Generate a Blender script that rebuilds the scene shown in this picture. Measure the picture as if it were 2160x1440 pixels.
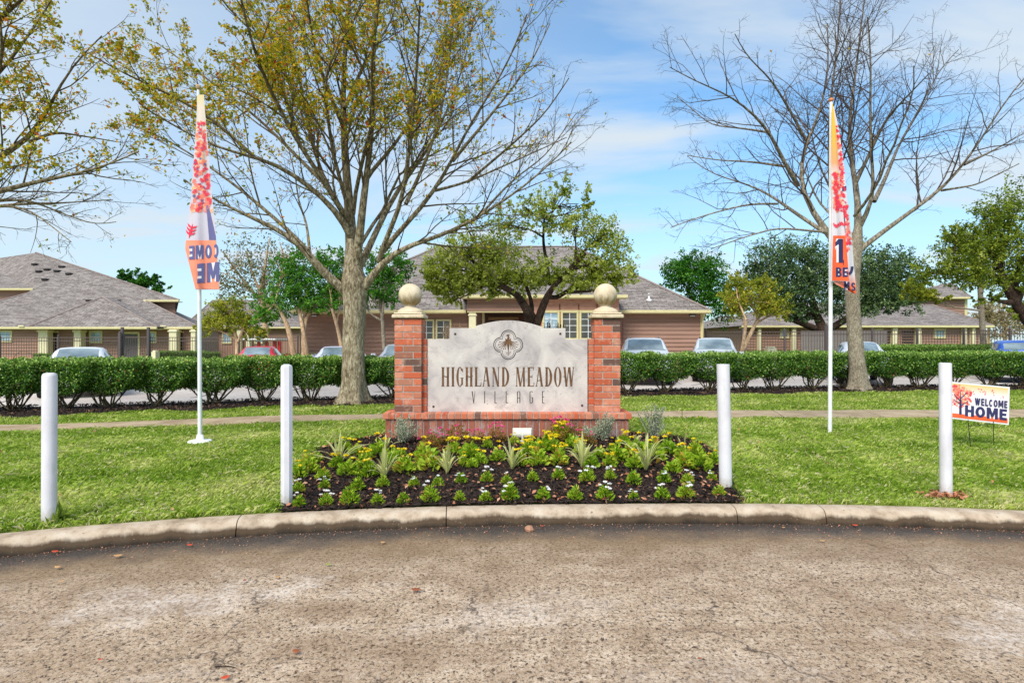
import bpy, math, random
import numpy as np
from mathutils import Vector

random.seed(11)
rng = np.random.default_rng(11)
R = math.radians
for o in list(bpy.data.objects):
    bpy.data.objects.remove(o)
S = bpy.context.scene
COL = S.collection

# ------------------------------------------------------------------ camera, sky, sun, exposure
F, CX, CY, H = 1200.0, 1080.0, 720.0, 1.55
cd = bpy.data.cameras.new('camera')
cd.lens = 20.0
cd.sensor_width = 36.0
cd.clip_start = 0.05
cd.clip_end = 3000
cam = bpy.data.objects.new('camera', cd)
cam.location = (0, 0, H)
cam.rotation_euler = (R(90), 0, 0)
COL.objects.link(cam)
S.camera = cam

SUN_EL, SUN_AZ = 48.0, 205.0          # azimuth measured from +Y towards +X: behind the camera, to its left
world = bpy.data.worlds.new('World')
S.world = world
world.use_nodes = True
nt = world.node_tree
nt.nodes.clear()
out = nt.nodes.new('ShaderNodeOutputWorld')
bg = nt.nodes.new('ShaderNodeBackground')
bg.inputs['Strength'].default_value = 0.11
sky = nt.nodes.new('ShaderNodeTexSky')
sky.sky_type = 'NISHITA'
sky.sun_disc = False
sky.sun_elevation = R(SUN_EL)
sky.sun_rotation = R(SUN_AZ)
sky.air_density = 1.0
sky.dust_density = 0.6
sky.ozone_density = 1.5
tc = nt.nodes.new('ShaderNodeTexCoord')
sep = nt.nodes.new('ShaderNodeSeparateXYZ')
nt.links.new(tc.outputs['Generated'], sep.inputs[0])


def wmath(op, a, b=None, c=None, clamp=False):
    n = nt.nodes.new('ShaderNodeMath')
    n.operation = op
    n.use_clamp = clamp
    for i, v in enumerate((a, b, c)):
        if v is None:
            continue
        if isinstance(v, (int, float)):
            n.inputs[i].default_value = v
        else:
            nt.links.new(v, n.inputs[i])
    return n.outputs[0]


# wisps: a thin sheet of cloud seen on a plane overhead
zc = wmath('MAXIMUM', wmath('ADD', sep.outputs['Z'], 0.16), 0.05)
cmb = nt.nodes.new('ShaderNodeCombineXYZ')
nt.links.new(wmath('DIVIDE', sep.outputs['X'], zc), cmb.inputs[0])
nt.links.new(wmath('DIVIDE', sep.outputs['Y'], zc), cmb.inputs[1])
mp = nt.nodes.new('ShaderNodeMapping')
mp.inputs['Rotation'].default_value = (0, 0, R(24))
mp.inputs['Scale'].default_value = (0.5, 1.25, 1.0)
mp.inputs['Location'].default_value = (1.3, 0.4, 0)
nt.links.new(cmb.outputs[0], mp.inputs[0])
n1 = nt.nodes.new('ShaderNodeTexNoise')
n1.inputs['Scale'].default_value = 1.05
n1.inputs['Detail'].default_value = 6
n1.inputs['Roughness'].default_value = 0.55
n1.inputs['Distortion'].default_value = 0.5
nt.links.new(mp.outputs[0], n1.inputs['Vector'])
cr = nt.nodes.new('ShaderNodeValToRGB')
cr.color_ramp.interpolation = 'EASE'
cr.color_ramp.elements[0].position = 0.38
cr.color_ramp.elements[0].color = (0, 0, 0, 1)
cr.color_ramp.elements[1].position = 0.64
cr.color_ramp.elements[1].color = (1, 1, 1, 1)
nt.links.new(n1.outputs['Fac'], cr.inputs[0])
left = wmath('MULTIPLY_ADD', sep.outputs['X'], -0.75, 0.30, clamp=True)          # more cloud to the left
hor = wmath('MULTIPLY_ADD', sep.outputs['Z'], -2.1, 0.80, clamp=True)             # milky near the horizon
fac = wmath('MULTIPLY_ADD', cr.outputs[0], 0.86, 0.10)
fac = wmath('MAXIMUM', fac, wmath('ADD', wmath('MULTIPLY', left, 0.85), wmath('MULTIPLY', cr.outputs[0], 0.2)))
fac = wmath('MAXIMUM', fac, hor, clamp=True)
cmix = nt.nodes.new('ShaderNodeMix')
cmix.data_type = 'RGBA'
nt.links.new(fac, cmix.inputs['Factor'])
tint = nt.nodes.new('ShaderNodeMix')
tint.data_type = 'RGBA'
tint.blend_type = 'MULTIPLY'
tint.inputs['Factor'].default_value = 1.0
tint.inputs['B'].default_value = (0.60, 1.0, 1.16, 1)
nt.links.new(sky.outputs[0], tint.inputs['A'])
nt.links.new(tint.outputs['Result'], cmix.inputs['A'])
cmix.inputs['B'].default_value = (3.5, 3.9, 4.2, 1)
nt.links.new(cmix.outputs['Result'], bg.inputs['Color'])
nt.links.new(bg.outputs[0], out.inputs[0])

sd = bpy.data.lights.new('sun', 'SUN')
sd.energy = 2.1
sd.angle = R(28)
sd.color = (1.0, 0.95, 0.86)
sun = bpy.data.objects.new('sun', sd)
az = R(SUN_AZ)
sdir = Vector((math.sin(az) * math.cos(R(SUN_EL)), math.cos(az) * math.cos(R(SUN_EL)), math.sin(R(SUN_EL))))
sun.rotation_euler = sdir.to_track_quat('Z', 'Y').to_euler()
COL.objects.link(sun)

S.view_settings.view_transform = 'Standard'
S.view_settings.look = 'None'
S.view_settings.gamma = 1
S.view_settings.use_curve_mapping = False
S.view_settings.exposure = 0.95
S.render.engine = 'CYCLES'
S.cycles.max_bounces = 8
S.cycles.transparent_max_bounces = 8
S.cycles.use_denoising = True
S.cycles.denoising_prefilter = 'NONE'
S.cycles.denoising_input_passes = 'RGB_ALBEDO_NORMAL'
S.cycles.use_adaptive_sampling = False
S.cycles.sample_clamp_indirect = 6

# ------------------------------------------------------------------ helpers


def W(px, py, d):
    """a point of the photograph (2160 px wide) at distance d"""
    return np.array([(px - CX) / F * d, d, H - (py - CY) / F * d])


def sm(x, a, b):
    t = np.clip((np.asarray(x, float) - a) / (b - a), 0, 1)
    return t * t * (3 - 2 * t)


def lin(r, g, b, k=1.0):
    return tuple((((c / 255) / 12.92 if c / 255 <= 0.04045 else ((c / 255 + 0.055) / 1.055) ** 2.4) * k) for c in (r, g, b))


def thing(name, label, cat, loc=(0, 0, 0), group=None):
    o = bpy.data.objects.new(name, None)
    o.empty_display_size = 0.1
    o.location = tuple(float(v) for v in loc)
    COL.objects.link(o)
    return tag(o, label, cat, group)


def tag(o, label, cat, group=None):
    o['label'] = label
    o['category'] = cat
    if group:
        o['group'] = group
    return o


def rootloc(p):
    v = np.zeros(3)
    while p is not None:
        v = v + np.array(p.location)
        p = p.parent
    return v


def mk(name, verts, faces, mat=None, parent=None, smooth=False, kind=None, local=False, tint=None, uv=None):
    """one mesh object; verts in world metres unless local"""
    v = np.asarray(verts, dtype=np.float32).reshape(-1, 3)
    if parent is not None and not local:
        v = v - rootloc(parent).astype(np.float32)
    me = bpy.data.meshes.new(name)
    if isinstance(faces, np.ndarray):
        n, k = faces.shape
        me.vertices.add(len(v))
        me.vertices.foreach_set('co', v.ravel())
        me.loops.add(n * k)
        me.loops.foreach_set('vertex_index', faces.astype(np.int32).ravel())
        me.polygons.add(n)
        me.polygons.foreach_set('loop_start', np.arange(0, n * k, k, dtype=np.int32))
        me.update(calc_edges=True)
        me.validate()
    else:
        me.from_pydata([tuple(map(float, p)) for p in v], [], faces)
        me.update()
    if smooth:
        me.polygons.foreach_set('use_smooth', np.ones(len(me.polygons), dtype=bool))
    if tint is not None:
        a = me.attributes.new('tint', 'FLOAT', 'POINT')
        a.data.foreach_set('value', np.asarray(tint, dtype=np.float32))
    if uv is not None:
        lay = me.uv_layers.new(name='UVMap')
        li = np.zeros(len(me.loops), dtype=np.int32)
        me.loops.foreach_get('vertex_index', li)
        lay.data.foreach_set('uv', np.asarray(uv, dtype=np.float32)[li].ravel())
    if mat is not None:
        me.materials.append(mat)
    o = bpy.data.objects.new(name, me)
    COL.objects.link(o)
    if parent is not None:
        o.parent = parent
    if kind:
        o['kind'] = kind
    return o


def inst(src, parent, loc, rot=(0, 0, 0), scale=(1, 1, 1), name=None):
    """an object sharing src's mesh; loc in the parent's own frame"""
    o = bpy.data.objects.new(name or src.name.split('.')[0], src.data if hasattr(src, 'data') else src)
    o.parent = parent
    o.location = tuple(float(v) for v in loc)
    o.rotation_euler = rot
    o.scale = scale
    COL.objects.link(o)
    return o


def copy_tree(o, parent=None):
    c = o.copy()
    COL.objects.link(c)
    c.parent = parent
    for ch in list(o.children):
        copy_tree(ch, c)
    return c


class G:
    """collects quads/polygons into one mesh"""
    def __init__(s):
        s.v, s.f = [], []

    def poly(s, pts):
        n = len(s.v)
        s.v += [tuple(map(float, p)) for p in pts]
        s.f.append(list(range(n, n + len(pts))))

    def box(s, x0, x1, y0, y1, z0, z1):
        n = len(s.v)
        s.v += [(x0, y0, z0), (x1, y0, z0), (x1, y1, z0), (x0, y1, z0), (x0, y0, z1), (x1, y0, z1), (x1, y1, z1), (x0, y1, z1)]
        s.f += [[n + i for i in q] for q in ((0, 3, 2, 1), (4, 5, 6, 7), (0, 1, 5, 4), (1, 2, 6, 5), (2, 3, 7, 6), (3, 0, 4, 7))]
        return s

    def cbox(s, x0, x1, y0, y1, z0, z1, c):
        """box with chamfered edges"""
        n = len(s.v)
        X, Y, Z = (x0, x1), (y0, y1), (z0, z1)
        idx = {}
        for i in (0, 1):
            for j in (0, 1):
                for k in (0, 1):
                    sx, sy, sz = (c, -c)[i], (c, -c)[j], (c, -c)[k]
                    for a, p in enumerate(((X[i], Y[j] + sy, Z[k] + sz), (X[i] + sx, Y[j], Z[k] + sz), (X[i] + sx, Y[j] + sy, Z[k]))):
                        idx[i, j, k, a] = n + len(s.v) - n
                        s.v.append(p)
        def q(*keys):
            s.f.append([idx[k] for k in keys])
        for i, fl in ((0, 1), (1, 0)):
            o = [(i, 0, 0, 0), (i, 1, 0, 0), (i, 1, 1, 0), (i, 0, 1, 0)]
            q(*(o[::-1] if fl else o))
            o = [(0, i, 0, 1), (1, i, 0, 1), (1, i, 1, 1), (0, i, 1, 1)]
            q(*(o if fl else o[::-1]))
            o = [(0, 0, i, 2), (1, 0, i, 2), (1, 1, i, 2), (0, 1, i, 2)]
            q(*(o[::-1] if fl else o))
        for i in (0, 1):
            for j in (0, 1):
                q((i, j, 0, 0), (i, j, 0, 1), (i, j, 1, 1), (i, j, 1, 0))
                q((i, 0, j, 0), (i, 0, j, 2), (i, 1, j, 2), (i, 1, j, 0))
                q((0, i, j, 1), (0, i, j, 2), (1, i, j, 2), (1, i, j, 1))
        for i in (0, 1):
            for j in (0, 1):
                for k in (0, 1):
                    q((i, j, k, 0), (i, j, k, 1), (i, j, k, 2))
        return s

    def tube(s, pts, rad, sides=6, cap=True):
        pts = np.asarray(pts, float)
        m = len(pts)
        rad = np.broadcast_to(np.asarray(rad, float), (m,))
        t = np.gradient(pts, axis=0)
        t /= np.linalg.norm(t, axis=1)[:, None] + 1e-9
        ref = np.array([0, 0, 1.0]) if abs(t[0][2]) < 0.9 else np.array([1.0, 0, 0])
        a = np.linspace(0, 2 * math.pi, sides, endpoint=False)
        n0 = len(s.v)
        for i in range(m):
            u = np.cross(t[i], ref)
            u /= np.linalg.norm(u) + 1e-9
            w = np.cross(t[i], u)
            ref = np.cross(u, t[i]) if False else ref
            for k in a:
                s.v.append(tuple(pts[i] + rad[i] * (math.cos(k) * u + math.sin(k) * w)))
        for i in range(m - 1):
            for k in range(sides):
                k2 = (k + 1) % sides
                s.f.append([n0 + i * sides + k, n0 + i * sides + k2, n0 + (i + 1) * sides + k2, n0 + (i + 1) * sides + k])
        if cap:
            s.f.append([n0 + k for k in range(sides)][::-1])
            s.f.append([n0 + (m - 1) * sides + k for k in range(sides)])
        return s

    def lathe(s, cx, cy, prof, sides=24):
        """prof: (radius, z) from the bottom up"""
        n0 = len(s.v)
        m = len(prof)
        for r, z in prof:
            for k in range(sides):
                a = 2 * math.pi * k / sides
                s.v.append((cx + r * math.cos(a), cy + r * math.sin(a), z))
        for i in range(m - 1):
            for k in range(sides):
                k2 = (k + 1) % sides
                s.f.append([n0 + i * sides + k, n0 + i * sides + k2, n0 + (i + 1) * sides + k2, n0 + (i + 1) * sides + k])
        s.f.append([n0 + k for k in range(sides)][::-1])
        s.f.append([n0 + (m - 1) * sides + k for k in range(sides)])
        return s

    def prism(s, outline, y0, y1, fn):
        """outline (px, py list) extruded in depth; fn(px, py) -> (x, z)"""
        p = [fn(*q) for q in outline]
        n0 = len(s.v)
        m = len(p)
        s.v += [(x, y0, z) for x, z in p] + [(x, y1, z) for x, z in p]
        s.f.append(list(range(n0, n0 + m)))
        s.f.append(list(range(n0 + m, n0 + 2 * m))[::-1])
        for i in range(m):
            j = (i + 1) % m
            s.f.append([n0 + j, n0 + i, n0 + m + i, n0 + m + j])
        return s

    def mk(s, name, mat, parent=None, **kw):
        return mk(name, s.v, s.f, mat, parent, **kw)


class Tubes:
    """fast collection of branch tubes"""
    def __init__(s):
        s.v, s.f, s.n = [], [], 0

    def add(s, pts, rad, sides):
        pts = np.asarray(pts, float)
        m = len(pts)
        t = np.empty_like(pts)
        t[1:-1] = pts[2:] - pts[:-2]
        t[0] = pts[1] - pts[0]
        t[-1] = pts[-1] - pts[-2]
        t /= np.sqrt((t * t).sum(1))[:, None] + 1e-12
        ref = np.array([0.31, 0.95, 0.05]) if abs(t[:, 1]).mean() < 0.8 else np.array([1.0, 0.1, 0.1])
        u = np.cross(t, ref)
        u /= np.sqrt((u * u).sum(1))[:, None] + 1e-12
        w = np.cross(t, u)
        a = np.arange(sides) * (2 * math.pi / sides)
        ring = pts[:, None, :] + rad[:, None, None] * (np.cos(a)[None, :, None] * u[:, None, :] + np.sin(a)[None, :, None] * w[:, None, :])
        s.v.append(ring.reshape(-1, 3))
        i = np.arange(m - 1)[:, None] * sides
        k = np.arange(sides)[None, :]
        k2 = (k + 1) % sides
        q = np.stack([i + k, i + k2, i + sides + k2, i + sides + k], -1).reshape(-1, 4) + s.n
        s.f.append(q)
        s.n += m * sides

    def mk(s, name, mat, parent, **kw):
        return mk(name, np.concatenate(s.v), np.concatenate(s.f), mat, parent, smooth=True, **kw)


def leaf_mesh(cen, size, tint, aspect=0.55, updir=None, fold=0.18, seed=0, jitter=1.0):
    """kite-shaped leaves: arrays of centres, sizes and tints -> verts, faces, tint per vertex"""
    r = np.random.default_rng(seed)
    n = len(cen)
    d = r.normal(size=(n, 3)) * jitter
    if updir is not None:
        d = d + updir
    d /= np.linalg.norm(d, axis=1)[:, None]
    q = r.normal(size=(n, 3))
    u = np.cross(d, q)
    u /= np.linalg.norm(u, axis=1)[:, None]
    nn = np.cross(d, u)
    L = np.asarray(size)[:, None] * np.ones((n, 1))
    wd = L * aspect * 0.5
    v = np.empty((n, 4, 3))
    v[:, 0] = cen - d * L * 0.5
    v[:, 1] = cen + u * wd + nn * L * fold
    v[:, 2] = cen + d * L * 0.5
    v[:, 3] = cen - u * wd + nn * L * fold
    b = np.arange(n)[:, None] * 4
    f = np.concatenate([b + np.array([[0, 1, 2]]), b + np.array([[0, 2, 3]])])
    return v.reshape(-1, 3), f, np.repeat(np.asarray(tint), 4)


def mk_leaves(name, cen, size, tint, mat, parent, **kw):
    mkw = {k: kw.pop(k) for k in ('kind', 'local') if k in kw}
    v, f, t = leaf_mesh(np.asarray(cen), size, tint, **kw)
    return mk(name, v, f, mat, parent, tint=t, **mkw)


# ------------------------------------------------------------------ materials


class M:
    """small builder of procedural materials"""
    def __init__(s, name, rough=0.6, spec=0.3):
        s.m = bpy.data.materials.new(name)
        s.m.use_nodes = True
        s.nt = s.m.node_tree
        s.b = s.nt.nodes['Principled BSDF']
        s.b.inputs['Roughness'].default_value = rough
        s.b.inputs['Specular IOR Level'].default_value = spec
        s._tc = None

    def n(s, t, **kw):
        x = s.nt.nodes.new(t)
        for k, v in kw.items():
            if hasattr(x, k):
                setattr(x, k, v)
        for k, v in kw.items():
            if not hasattr(x, k) and k in x.inputs:
                s.set(x.inputs[k], v)
        return x

    def set(s, sock, v):
        if isinstance(v, bpy.types.NodeSocket):
            s.nt.links.new(v, sock)
        elif isinstance(v, tuple) and len(v) == 3 and sock.type == 'RGBA':
            sock.default_value = (*v, 1)
        else:
            sock.default_value = v

    def coord(s, kind='Object', scale=None, rot=None):
        if s._tc is None:
            s._tc = s.nt.nodes.new('ShaderNodeTexCoord')
        o = s._tc.outputs[kind]
        if scale or rot:
            x = s.nt.nodes.new('ShaderNodeMapping')
            if scale:
                x.inputs['Scale'].default_value = scale
            if rot:
                x.inputs['Rotation'].default_value = rot
            s.nt.links.new(o, x.inputs[0])
            o = x.outputs[0]
        return o

    def pos(s, scale=None):
        g = s.nt.nodes.new('ShaderNodeNewGeometry')
        o = g.outputs['Position']
        if scale:
            x = s.nt.nodes.new('ShaderNodeMapping')
            x.inputs['Scale'].default_value = scale
            s.nt.links.new(o, x.inputs[0])
            o = x.outputs[0]
        return o

    def noise(s, vec, scale, detail=4, rough=0.55, dist=0.0):
        x = s.nt.nodes.new('ShaderNodeTexNoise')
        s.nt.links.new(vec, x.inputs['Vector'])
        x.inputs['Scale'].default_value = scale
        x.inputs['Detail'].default_value = detail
        x.inputs['Roughness'].default_value = rough
        x.inputs['Distortion'].default_value = dist
        return x.outputs['Fac']

    def voro(s, vec, scale, feature='F1', out='Distance'):
        x = s.nt.nodes.new('ShaderNodeTexVoronoi')
        x.feature = feature
        s.nt.links.new(vec, x.inputs['Vector'])
        x.inputs['Scale'].default_value = scale
        return x.outputs[out]

    def ramp(s, fac, stops, interp='LINEAR'):
        x = s.nt.nodes.new('ShaderNodeValToRGB')
        x.color_ramp.interpolation = interp
        e = x.color_ramp.elements
        while len(e) < len(stops):
            e.new(0.5)
        for el, (p, c) in zip(e, stops):
            el.position = p
            el.color = (*c, 1) if isinstance(c, tuple) else (c, c, c, 1)
        s.set(x.inputs[0], fac)
        return x.outputs['Color']

    def mix(s, fac, a, b, mode='MIX'):
        x = s.nt.nodes.new('ShaderNodeMix')
        x.data_type = 'RGBA'
        x.blend_type = mode
        s.set(x.inputs['Factor'], fac)
        s.set(x.inputs['A'], a)
        s.set(x.inputs['B'], b)
        return x.outputs['Result']

    def math(s, op, a, b=0.0, clamp=False):
        x = s.nt.nodes.new('ShaderNodeMath')
        x.operation = op
        x.use_clamp = clamp
        s.set(x.inputs[0], a)
        s.set(x.inputs[1], b)
        return x.outputs[0]

    def color(s, v):
        s.set(s.b.inputs['Base Color'], v)
        return s

    def bump(s, h, strength=0.3, dist=0.01):
        x = s.nt.nodes.new('ShaderNodeBump')
        x.inputs['Strength'].default_value = strength
        x.inputs['Distance'].default_value = dist
        s.nt.links.new(h, x.inputs['Height'])
        s.nt.links.new(x.outputs[0], s.b.inputs['Normal'])
        return s

    def attr(s, name):
        x = s.nt.nodes.new('ShaderNodeAttribute')
        x.attribute_name = name
        return x.outputs['Fac']


def speckled(name, c1, c2, scale=8.0, rough=0.6, bump=0.2, spec=0.3, fine=60.0, kind='Object', metallic=0.0):
    m = M(name, rough, spec)
    v = m.coord(kind)
    a = m.noise(v, scale, 5)
    b = m.noise(v, fine, 3)
    f = m.math('ADD', m.math('MULTIPLY', a, 0.7), m.math('MULTIPLY', b, 0.3))
    m.color(m.ramp(f, [(0.36, c1), (0.64, c2)]))
    m.b.inputs['Metallic'].default_value = metallic
    if bump:
        m.bump(b, bump, 0.004)
    return m.m


def leafmat(name, stops, transl=0.3, rough=0.5, spec=0.25):
    m = M(name, rough, spec)
    c = m.ramp(m.attr('tint'), stops)
    m.color(c)
    tr = m.n('ShaderNodeBsdfTranslucent')
    m.set(tr.inputs['Color'], c)
    mx = m.nt.nodes.new('ShaderNodeMixShader')
    mx.inputs[0].default_value = transl
    o = m.nt.nodes['Material Output']
    m.nt.links.new(m.b.outputs[0], mx.inputs[1])
    m.nt.links.new(tr.outputs[0], mx.inputs[2])
    m.nt.links.new(mx.outputs[0], o.inputs[0])
    return m.m


def flat(name, c, rough=0.5, spec=0.3, metallic=0.0, coat=0.0):
    m = M(name, rough, spec)
    v = m.coord('Object')
    f = m.noise(v, 9.0, 5)
    c2 = tuple(min(1, x * 1.08) for x in c)
    c1 = tuple(x * 0.9 for x in c)
    m.color(m.ramp(f, [(0.3, c1), (0.7, c2)]))
    m.b.inputs['Metallic'].default_value = metallic
    m.b.inputs['Coat Weight'].default_value = coat
    return m.m


# road: worn exposed-aggregate paving, damp along the kerb; UV = (along, distance from kerb)
m = M('road_aggregate', 0.75, 0.35)
p = m.pos()
ag = m.voro(p, 95.0)
ag2 = m.voro(p, 42.0)
big = m.noise(p, 0.55, 5, 0.6)
mid = m.noise(p, 5.0, 5, 0.6)
fin = m.noise(p, 75.0, 4, 0.65)
pit = m.noise(p, 40.0, 5, 0.75, 0.6)
n22 = m.noise(p, 34.0, 6, 0.8, 0.4)
n60 = m.noise(p, 62.0, 4, 0.75)
gr = m.math('ADD', m.math('MULTIPLY', mid, 0.25), m.math('ADD', m.math('MULTIPLY', n22, 0.45), m.math('MULTIPLY', n60, 0.30)))
base = m.ramp(gr, [(0.37, lin(106, 88, 70)), (0.45, lin(164, 140, 116)), (0.51, lin(198, 173, 147)), (0.60, lin(228, 207, 184))])
base = m.mix(m.ramp(m.noise(p, 46.0, 5, 0.8), [(0.56, 0.0), (0.62, 0.75)]), base, lin(234, 220, 204))
base = m.mix(m.ramp(big, [(0.38, 0.35), (0.60, 0.0)]), base, lin(150, 122, 92))
base = m.mix(m.ramp(m.noise(p, 1.6, 5, 0.65), [(0.36, 0.3), (0.5, 0.0)]), base, lin(134, 106, 80))
base = m.mix(m.ramp(pit, [(0.40, 0.95), (0.46, 0.0)]), base, lin(56, 43, 34))
base = m.mix(m.ramp(m.noise(p, 78.0, 4, 0.78, 0.8), [(0.38, 0.95), (0.45, 0.0)]), base, lin(60, 46, 36))
pale = None
for cx_, cy_, rx_, ry_, st in ((-1.95, 3.42, 1.0, 0.28, 0.95), (0.1, 3.25, 0.8, 0.22, 0.55), (2.75, 3.05, 0.7, 0.32, 0.85), (0.9, 2.6, 0.9, 0.2, 0.4)):
    mpn = m.nt.nodes.new('ShaderNodeMapping')
    mpn.vector_type = 'TEXTURE'
    mpn.inputs['Location'].default_value = (cx_, cy_, 0)
    mpn.inputs['Rotation'].default_value = (0, 0, R(14))
    mpn.inputs['Scale'].default_value = (rx_, ry_, 1)
    m.nt.links.new(p, mpn.inputs[0])
    ln = m.nt.nodes.new('ShaderNodeVectorMath')
    ln.operation = 'LENGTH'
    m.nt.links.new(mpn.outputs[0], ln.inputs[0])
    e = m.math('ADD', ln.outputs['Value'], m.math('MULTIPLY', m.math('SUBTRACT', m.noise(p, 3.5, 5, 0.65), 0.5), 4.2))
    e = m.math('MULTIPLY', m.ramp(e, [(0.0, 1.0), (1.5, 0.0)]), st * 0.85)
    pale = e if pale is None else m.math('MAXIMUM', pale, e)
pale = m.math('MULTIPLY', pale, m.ramp(m.noise(p, 34.0, 4, 0.7), [(0.40, 0.1), (0.60, 0.9)]))
base = m.mix(pale, base, lin(226, 214, 204))
uvn = m.nt.nodes.new('ShaderNodeSeparateXYZ')
m.nt.links.new(m.coord('UV'), uvn.inputs[0])
dist = m.math('ADD', uvn.outputs[1], m.math('MULTIPLY', m.math('SUBTRACT', m.noise(p, 2.2, 5, 0.6), 0.5), 0.55))
stk = m.nt.nodes.new('ShaderNodeCombineXYZ')
m.nt.links.new(m.math('MULTIPLY', uvn.outputs[0], 0.35), stk.inputs[0])
m.nt.links.new(m.math('MULTIPLY', uvn.outputs[1], 1.3), stk.inputs[1])
sn = m.noise(stk.outputs[0], 1.1, 6, 0.7, 1.6)
base = m.mix(m.ramp(sn, [(0.34, 0.42), (0.54, 0.0)]), base, lin(122, 94, 70))
base = m.mix(m.ramp(sn, [(0.56, 0.0), (0.72, 0.35)]), base, lin(226, 210, 196))
wv = m.nt.nodes.new('ShaderNodeVectorMath')
wv.operation = 'ADD'
m.nt.links.new(p, wv.inputs[0])
nz = m.nt.nodes.new('ShaderNodeTexNoise')
nz.inputs['Scale'].default_value = 4.0
nz.inputs['Detail'].default_value = 5
m.nt.links.new(p, nz.inputs['Vector'])
sc_ = m.nt.nodes.new('ShaderNodeVectorMath')
sc_.operation = 'SCALE'
sc_.inputs['Scale'].default_value = 0.45
m.nt.links.new(nz.outputs['Color'], sc_.inputs[0])
m.nt.links.new(sc_.outputs[0], wv.inputs[1])
ck = m.voro(wv.outputs[0], 0.55, 'DISTANCE_TO_EDGE')
ckm = m.math('MULTIPLY', m.ramp(ck, [(0.0, 0.85), (0.006, 0.0)]), m.ramp(m.noise(p, 1.1, 4), [(0.46, 0.0), (0.58, 1.0)]))
base = m.mix(ckm, base, lin(58, 46, 38))
wet = m.ramp(dist, [(0.14, 1.0), (0.40, 0.0)])
damp = m.ramp(dist, [(0.35, 0.72), (1.5, 0.0)])
base = m.mix(damp, base, lin(118, 94, 66))
base = m.mix(m.math('MULTIPLY', wet, 0.93), base, m.mix(m.ramp(fin, [(0.5, 0.0), (0.66, 0.5)]), lin(56, 52, 51), lin(132, 122, 112)))
m.color(base)
m.set(m.b.inputs['Roughness'], m.ramp(wet, [(0.0, 0.78), (1.0, 0.42)]))
m.bump(m.math('ADD', m.math('MULTIPLY', pit, 0.7), m.math('MULTIPLY', fin, 0.3)), 0.55, 0.012)
ROAD = m.m

# kerb: tan concrete, grimy tide line along the foot
m = M('kerb_concrete', 0.8, 0.25)
p = m.pos()
n_ = m.noise(p, 7.0, 6, 0.62)
fn_ = m.noise(p, 90.0, 4, 0.7)
c = m.ramp(n_, [(0.3, lin(146, 126, 106)), (0.5, lin(184, 164, 142)), (0.72, lin(202, 188, 170))])
sp = m.nt.nodes.new('ShaderNodeSeparateXYZ')
m.nt.links.new(p, sp.inputs[0])
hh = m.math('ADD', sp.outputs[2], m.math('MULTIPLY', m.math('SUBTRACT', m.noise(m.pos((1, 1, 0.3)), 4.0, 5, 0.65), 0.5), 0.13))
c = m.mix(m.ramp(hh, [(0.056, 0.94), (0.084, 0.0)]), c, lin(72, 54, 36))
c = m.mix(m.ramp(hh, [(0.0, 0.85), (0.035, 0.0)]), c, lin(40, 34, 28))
c = m.mix(m.ramp(fn_, [(0.66, 0.0), (0.72, 0.8)]), c, lin(235, 228, 215))
c = m.mix(m.ramp(m.noise(p, 30, 4, 0.7), [(0.30, 0.75), (0.38, 0.0)]), c, lin(70, 58, 48))
m.color(c)
m.bump(fn_, 0.35, 0.004)
KERB = m.m

m = M('pavement_concrete', 0.85, 0.2)
p = m.pos()
c = m.ramp(m.noise(p, 3.0, 6, 0.6), [(0.3, lin(146, 124, 98)), (0.7, lin(190, 170, 142))])
c = m.mix(m.ramp(m.noise(p, 50, 3, 0.6), [(0.55, 0.0), (0.7, 0.5)]), c, lin(120, 100, 78))
m.color(c)
m.bump(m.noise(p, 60, 4), 0.2, 0.004)
PAVE = m.m

LOT = speckled('parking_concrete', lin(176, 164, 156), lin(206, 196, 188), 0.5, 0.85, 0.1, fine=12, kind='Object')
SOIL = speckled('lawn_soil', lin(92, 104, 40), lin(126, 136, 58), 2.0, 0.95, 0.3, 0.1, 40)
FARG = speckled('far_turf', lin(84, 104, 40), lin(118, 132, 62), 0.2, 0.95, 0.0, 0.1, 6)
GRASS = leafmat('grass_blade', [(0.0, lin(98, 134, 26)), (0.35, lin(148, 176, 56)), (0.62, lin(190, 204, 96)), (0.82, lin(214, 214, 138)), (1.0, lin(224, 212, 172))], 0.45, 0.55)
MULCH = speckled('bark_mulch', lin(26, 20, 18), lin(66, 52, 46), 20, 0.85, 0.6, 0.2, 90)
CHIP = leafmat('mulch_chip', [(0.0, lin(24, 19, 18)), (0.5, lin(66, 52, 46)), (0.82, lin(116, 90, 72)), (1.0, lin(170, 128, 100))], 0.0, 0.7)
DEAD = leafmat('dead_leaf', [(0.0, lin(140, 84, 56)), (0.4, lin(186, 124, 92)), (0.75, lin(206, 160, 128)), (1.0, lin(196, 116, 84))], 0.15, 0.7)

# bricks: colour by piece
m = M('brick_clay', 0.82, 0.2)
oi = m.n('ShaderNodeObjectInfo').outputs['Random']
v = m.coord('Object')
c = m.ramp(oi, [(0.0, lin(190, 92, 60)), (0.2, lin(204, 116, 84)), (0.38, lin(178, 86, 58)), (0.55, lin(206, 136, 108)), (0.7, lin(192, 104, 74)), (0.83, lin(182, 124, 100)), (0.90, lin(146, 98, 80)), (0.945, lin(108, 82, 72)), (1.0, lin(96, 74, 66))])
vo = m.n('ShaderNodeVectorMath')
vo.operation = 'ADD'
m.nt.links.new(m.pos(), vo.inputs[0])
c = m.mix(m.ramp(m.noise(vo.outputs[0], 9, 6, 0.7), [(0.52, 0.0), (0.72, 0.55)]), c, lin(222, 182, 160))
c = m.mix(m.ramp(m.noise(vo.outputs[0], 28, 5, 0.7), [(0.30, 0.45), (0.44, 0.0)]), c, lin(128, 70, 54))
m.color(c)
m.bump(m.noise(vo.outputs[0], 120, 4), 0.5, 0.003)
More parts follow.
